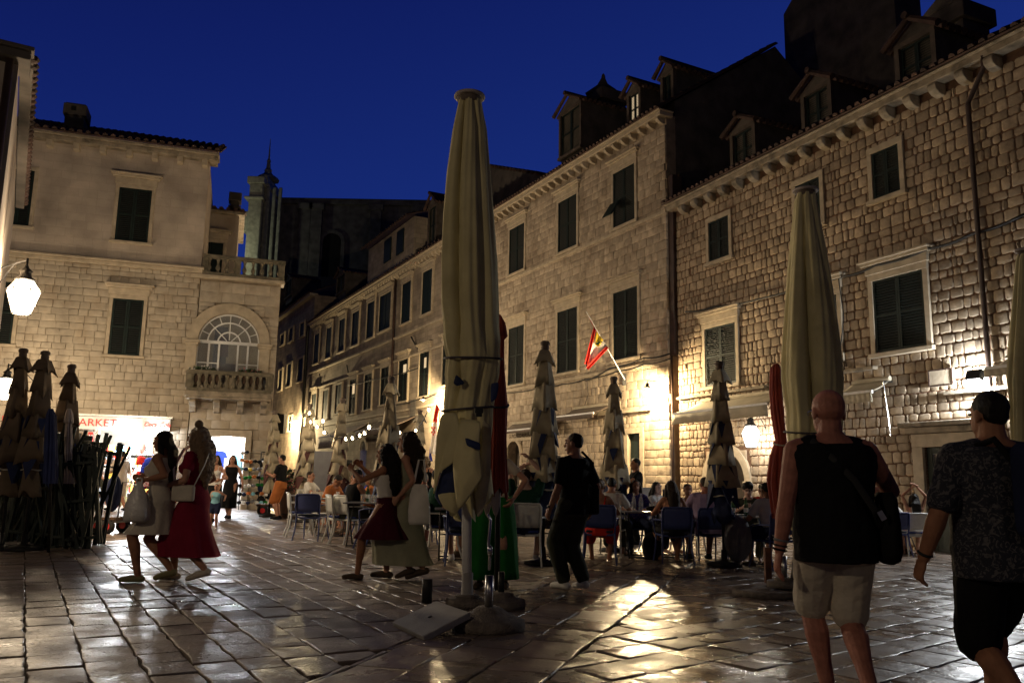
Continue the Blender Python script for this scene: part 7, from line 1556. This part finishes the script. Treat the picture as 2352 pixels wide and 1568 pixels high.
# menu stand and phones, bottles, glasses
ms=place(1492,15.9); t=thing('menu_stand','cream lit menu stand behind the long table','menu stand',ms,R(10)); MB().tube((0,0,0),(0,0,.95),.02).build('post','iron',t); bev(MB().box((0,-.02,1.02),(.34,.03,.28),rot('X',R(-40))).build('menu_board','white',t),.006)
ms=place(720,20.8,.6,0); t=thing('menu_board','tall dark menu board standing among the far tables','menu board',place(748,21.5),R(5)); bev(MB().box((0,0,1.15),(.75,.04,1.3)).build('panel','c_grey',t),.01); MB().tube((-.3,.03,0),(-.3,.03,1.2),.015).build('leg','iron',t); MB().tube((.3,.03,0),(.3,.03,1.2),.015).build('leg','iron',t)
tb=tabs
tp=lambda i,dx,dy: tb[i].matrix_basis@V((dx,dy,.748))
bpy.context.view_layer.update()
bottle(tp(1,-.16,-.05),'oil bottle standing left on the laid table','clear'); bottle(tp(1,-.02,.1),'short condiment bottle behind the oil bottle','clear'); bottle(tp(1,.25,.1),'clear bottle nearest the woman holding the phone','clear')
bottle(tp(3,-.2,-.12),'green water bottle, left of the pair before the curly haired man'); bottle(tp(3,.02,-.05),'green water bottle, right of the pair before the curly haired man'); bottle(tp(3,-.3,.1),'small dark red sauce bottle on the curly haired man table','green')
for i,(k,dx,dy,b_,lb) in enumerate(((1,.12,-.1,0,'empty glass on the laid table'),(2,-.1,.1,0,'glass by the ponytailed woman'),(2,.2,-.1,0,'glass before the man in lilac'),(3,.2,.1,0,'glass beside the green bottles'),(5,-.0,0,1,'beer glass beside the man in the green polo'),(7,.05,.1,0,'tall glass before the man in the black vest'),(7,.15,.0,0,'second tall glass before the man in the black vest'),(7,-.1,.15,1,'beer glass before the man in the black vest'),(6,.1,0,0,'glass beside the man in orange'),(4,.1,.0,0,'glass beside the woman with raised arms'))): glass(tp(k,dx,dy),lb,b_)
bottle(tp(7,-.02,.2),'dark green wine bottle before the man in the black vest')
t=thing('black_handbag','flat black handbag lying on the laid table','handbag',tp(1,.2,-.2),.2); o=MB().ell((0,0,.05),(.2,.1,.05),n=20,m=8).build('bag_body','c_black',t,smooth=True)
t=thing('backpack_on_floor','black rucksack on the ground under the long table','rucksack',place(1500,13.6)+V((0,0,.2)),0); MB().ell((0,0,0),(.18,.15,.24),n=18,m=9).build('sack','c_black',t,smooth=True)
t=thing('phone','bright phone held by the seated woman with black hair','phone',at(1526,1133,15.0),R(215)); MB().box((0,0,0),(.08,.01,.15)).build('case','rubber',t); MB().box((0,-.007,0),(.07,.002,.14)).build('screen',emat('phone_screen',(.8,.9,1),3),t)
for i in(2,3,4,6): 
    t=thing('plate',['','','plate at the centre of the long table','plate before the curly haired young man','plate beside the woman with raised arms','','plate under the man in orange'][i],'plate',tp(i,0,.12),0,'plates on the cafe tables'); MB().lathe([(0,.0),(.07,.0),(.12,.015),(.12,.02),(.07,.008),(0,.008)],(0,0,0),24).build('dish','whitepaint',t,smooth=True)
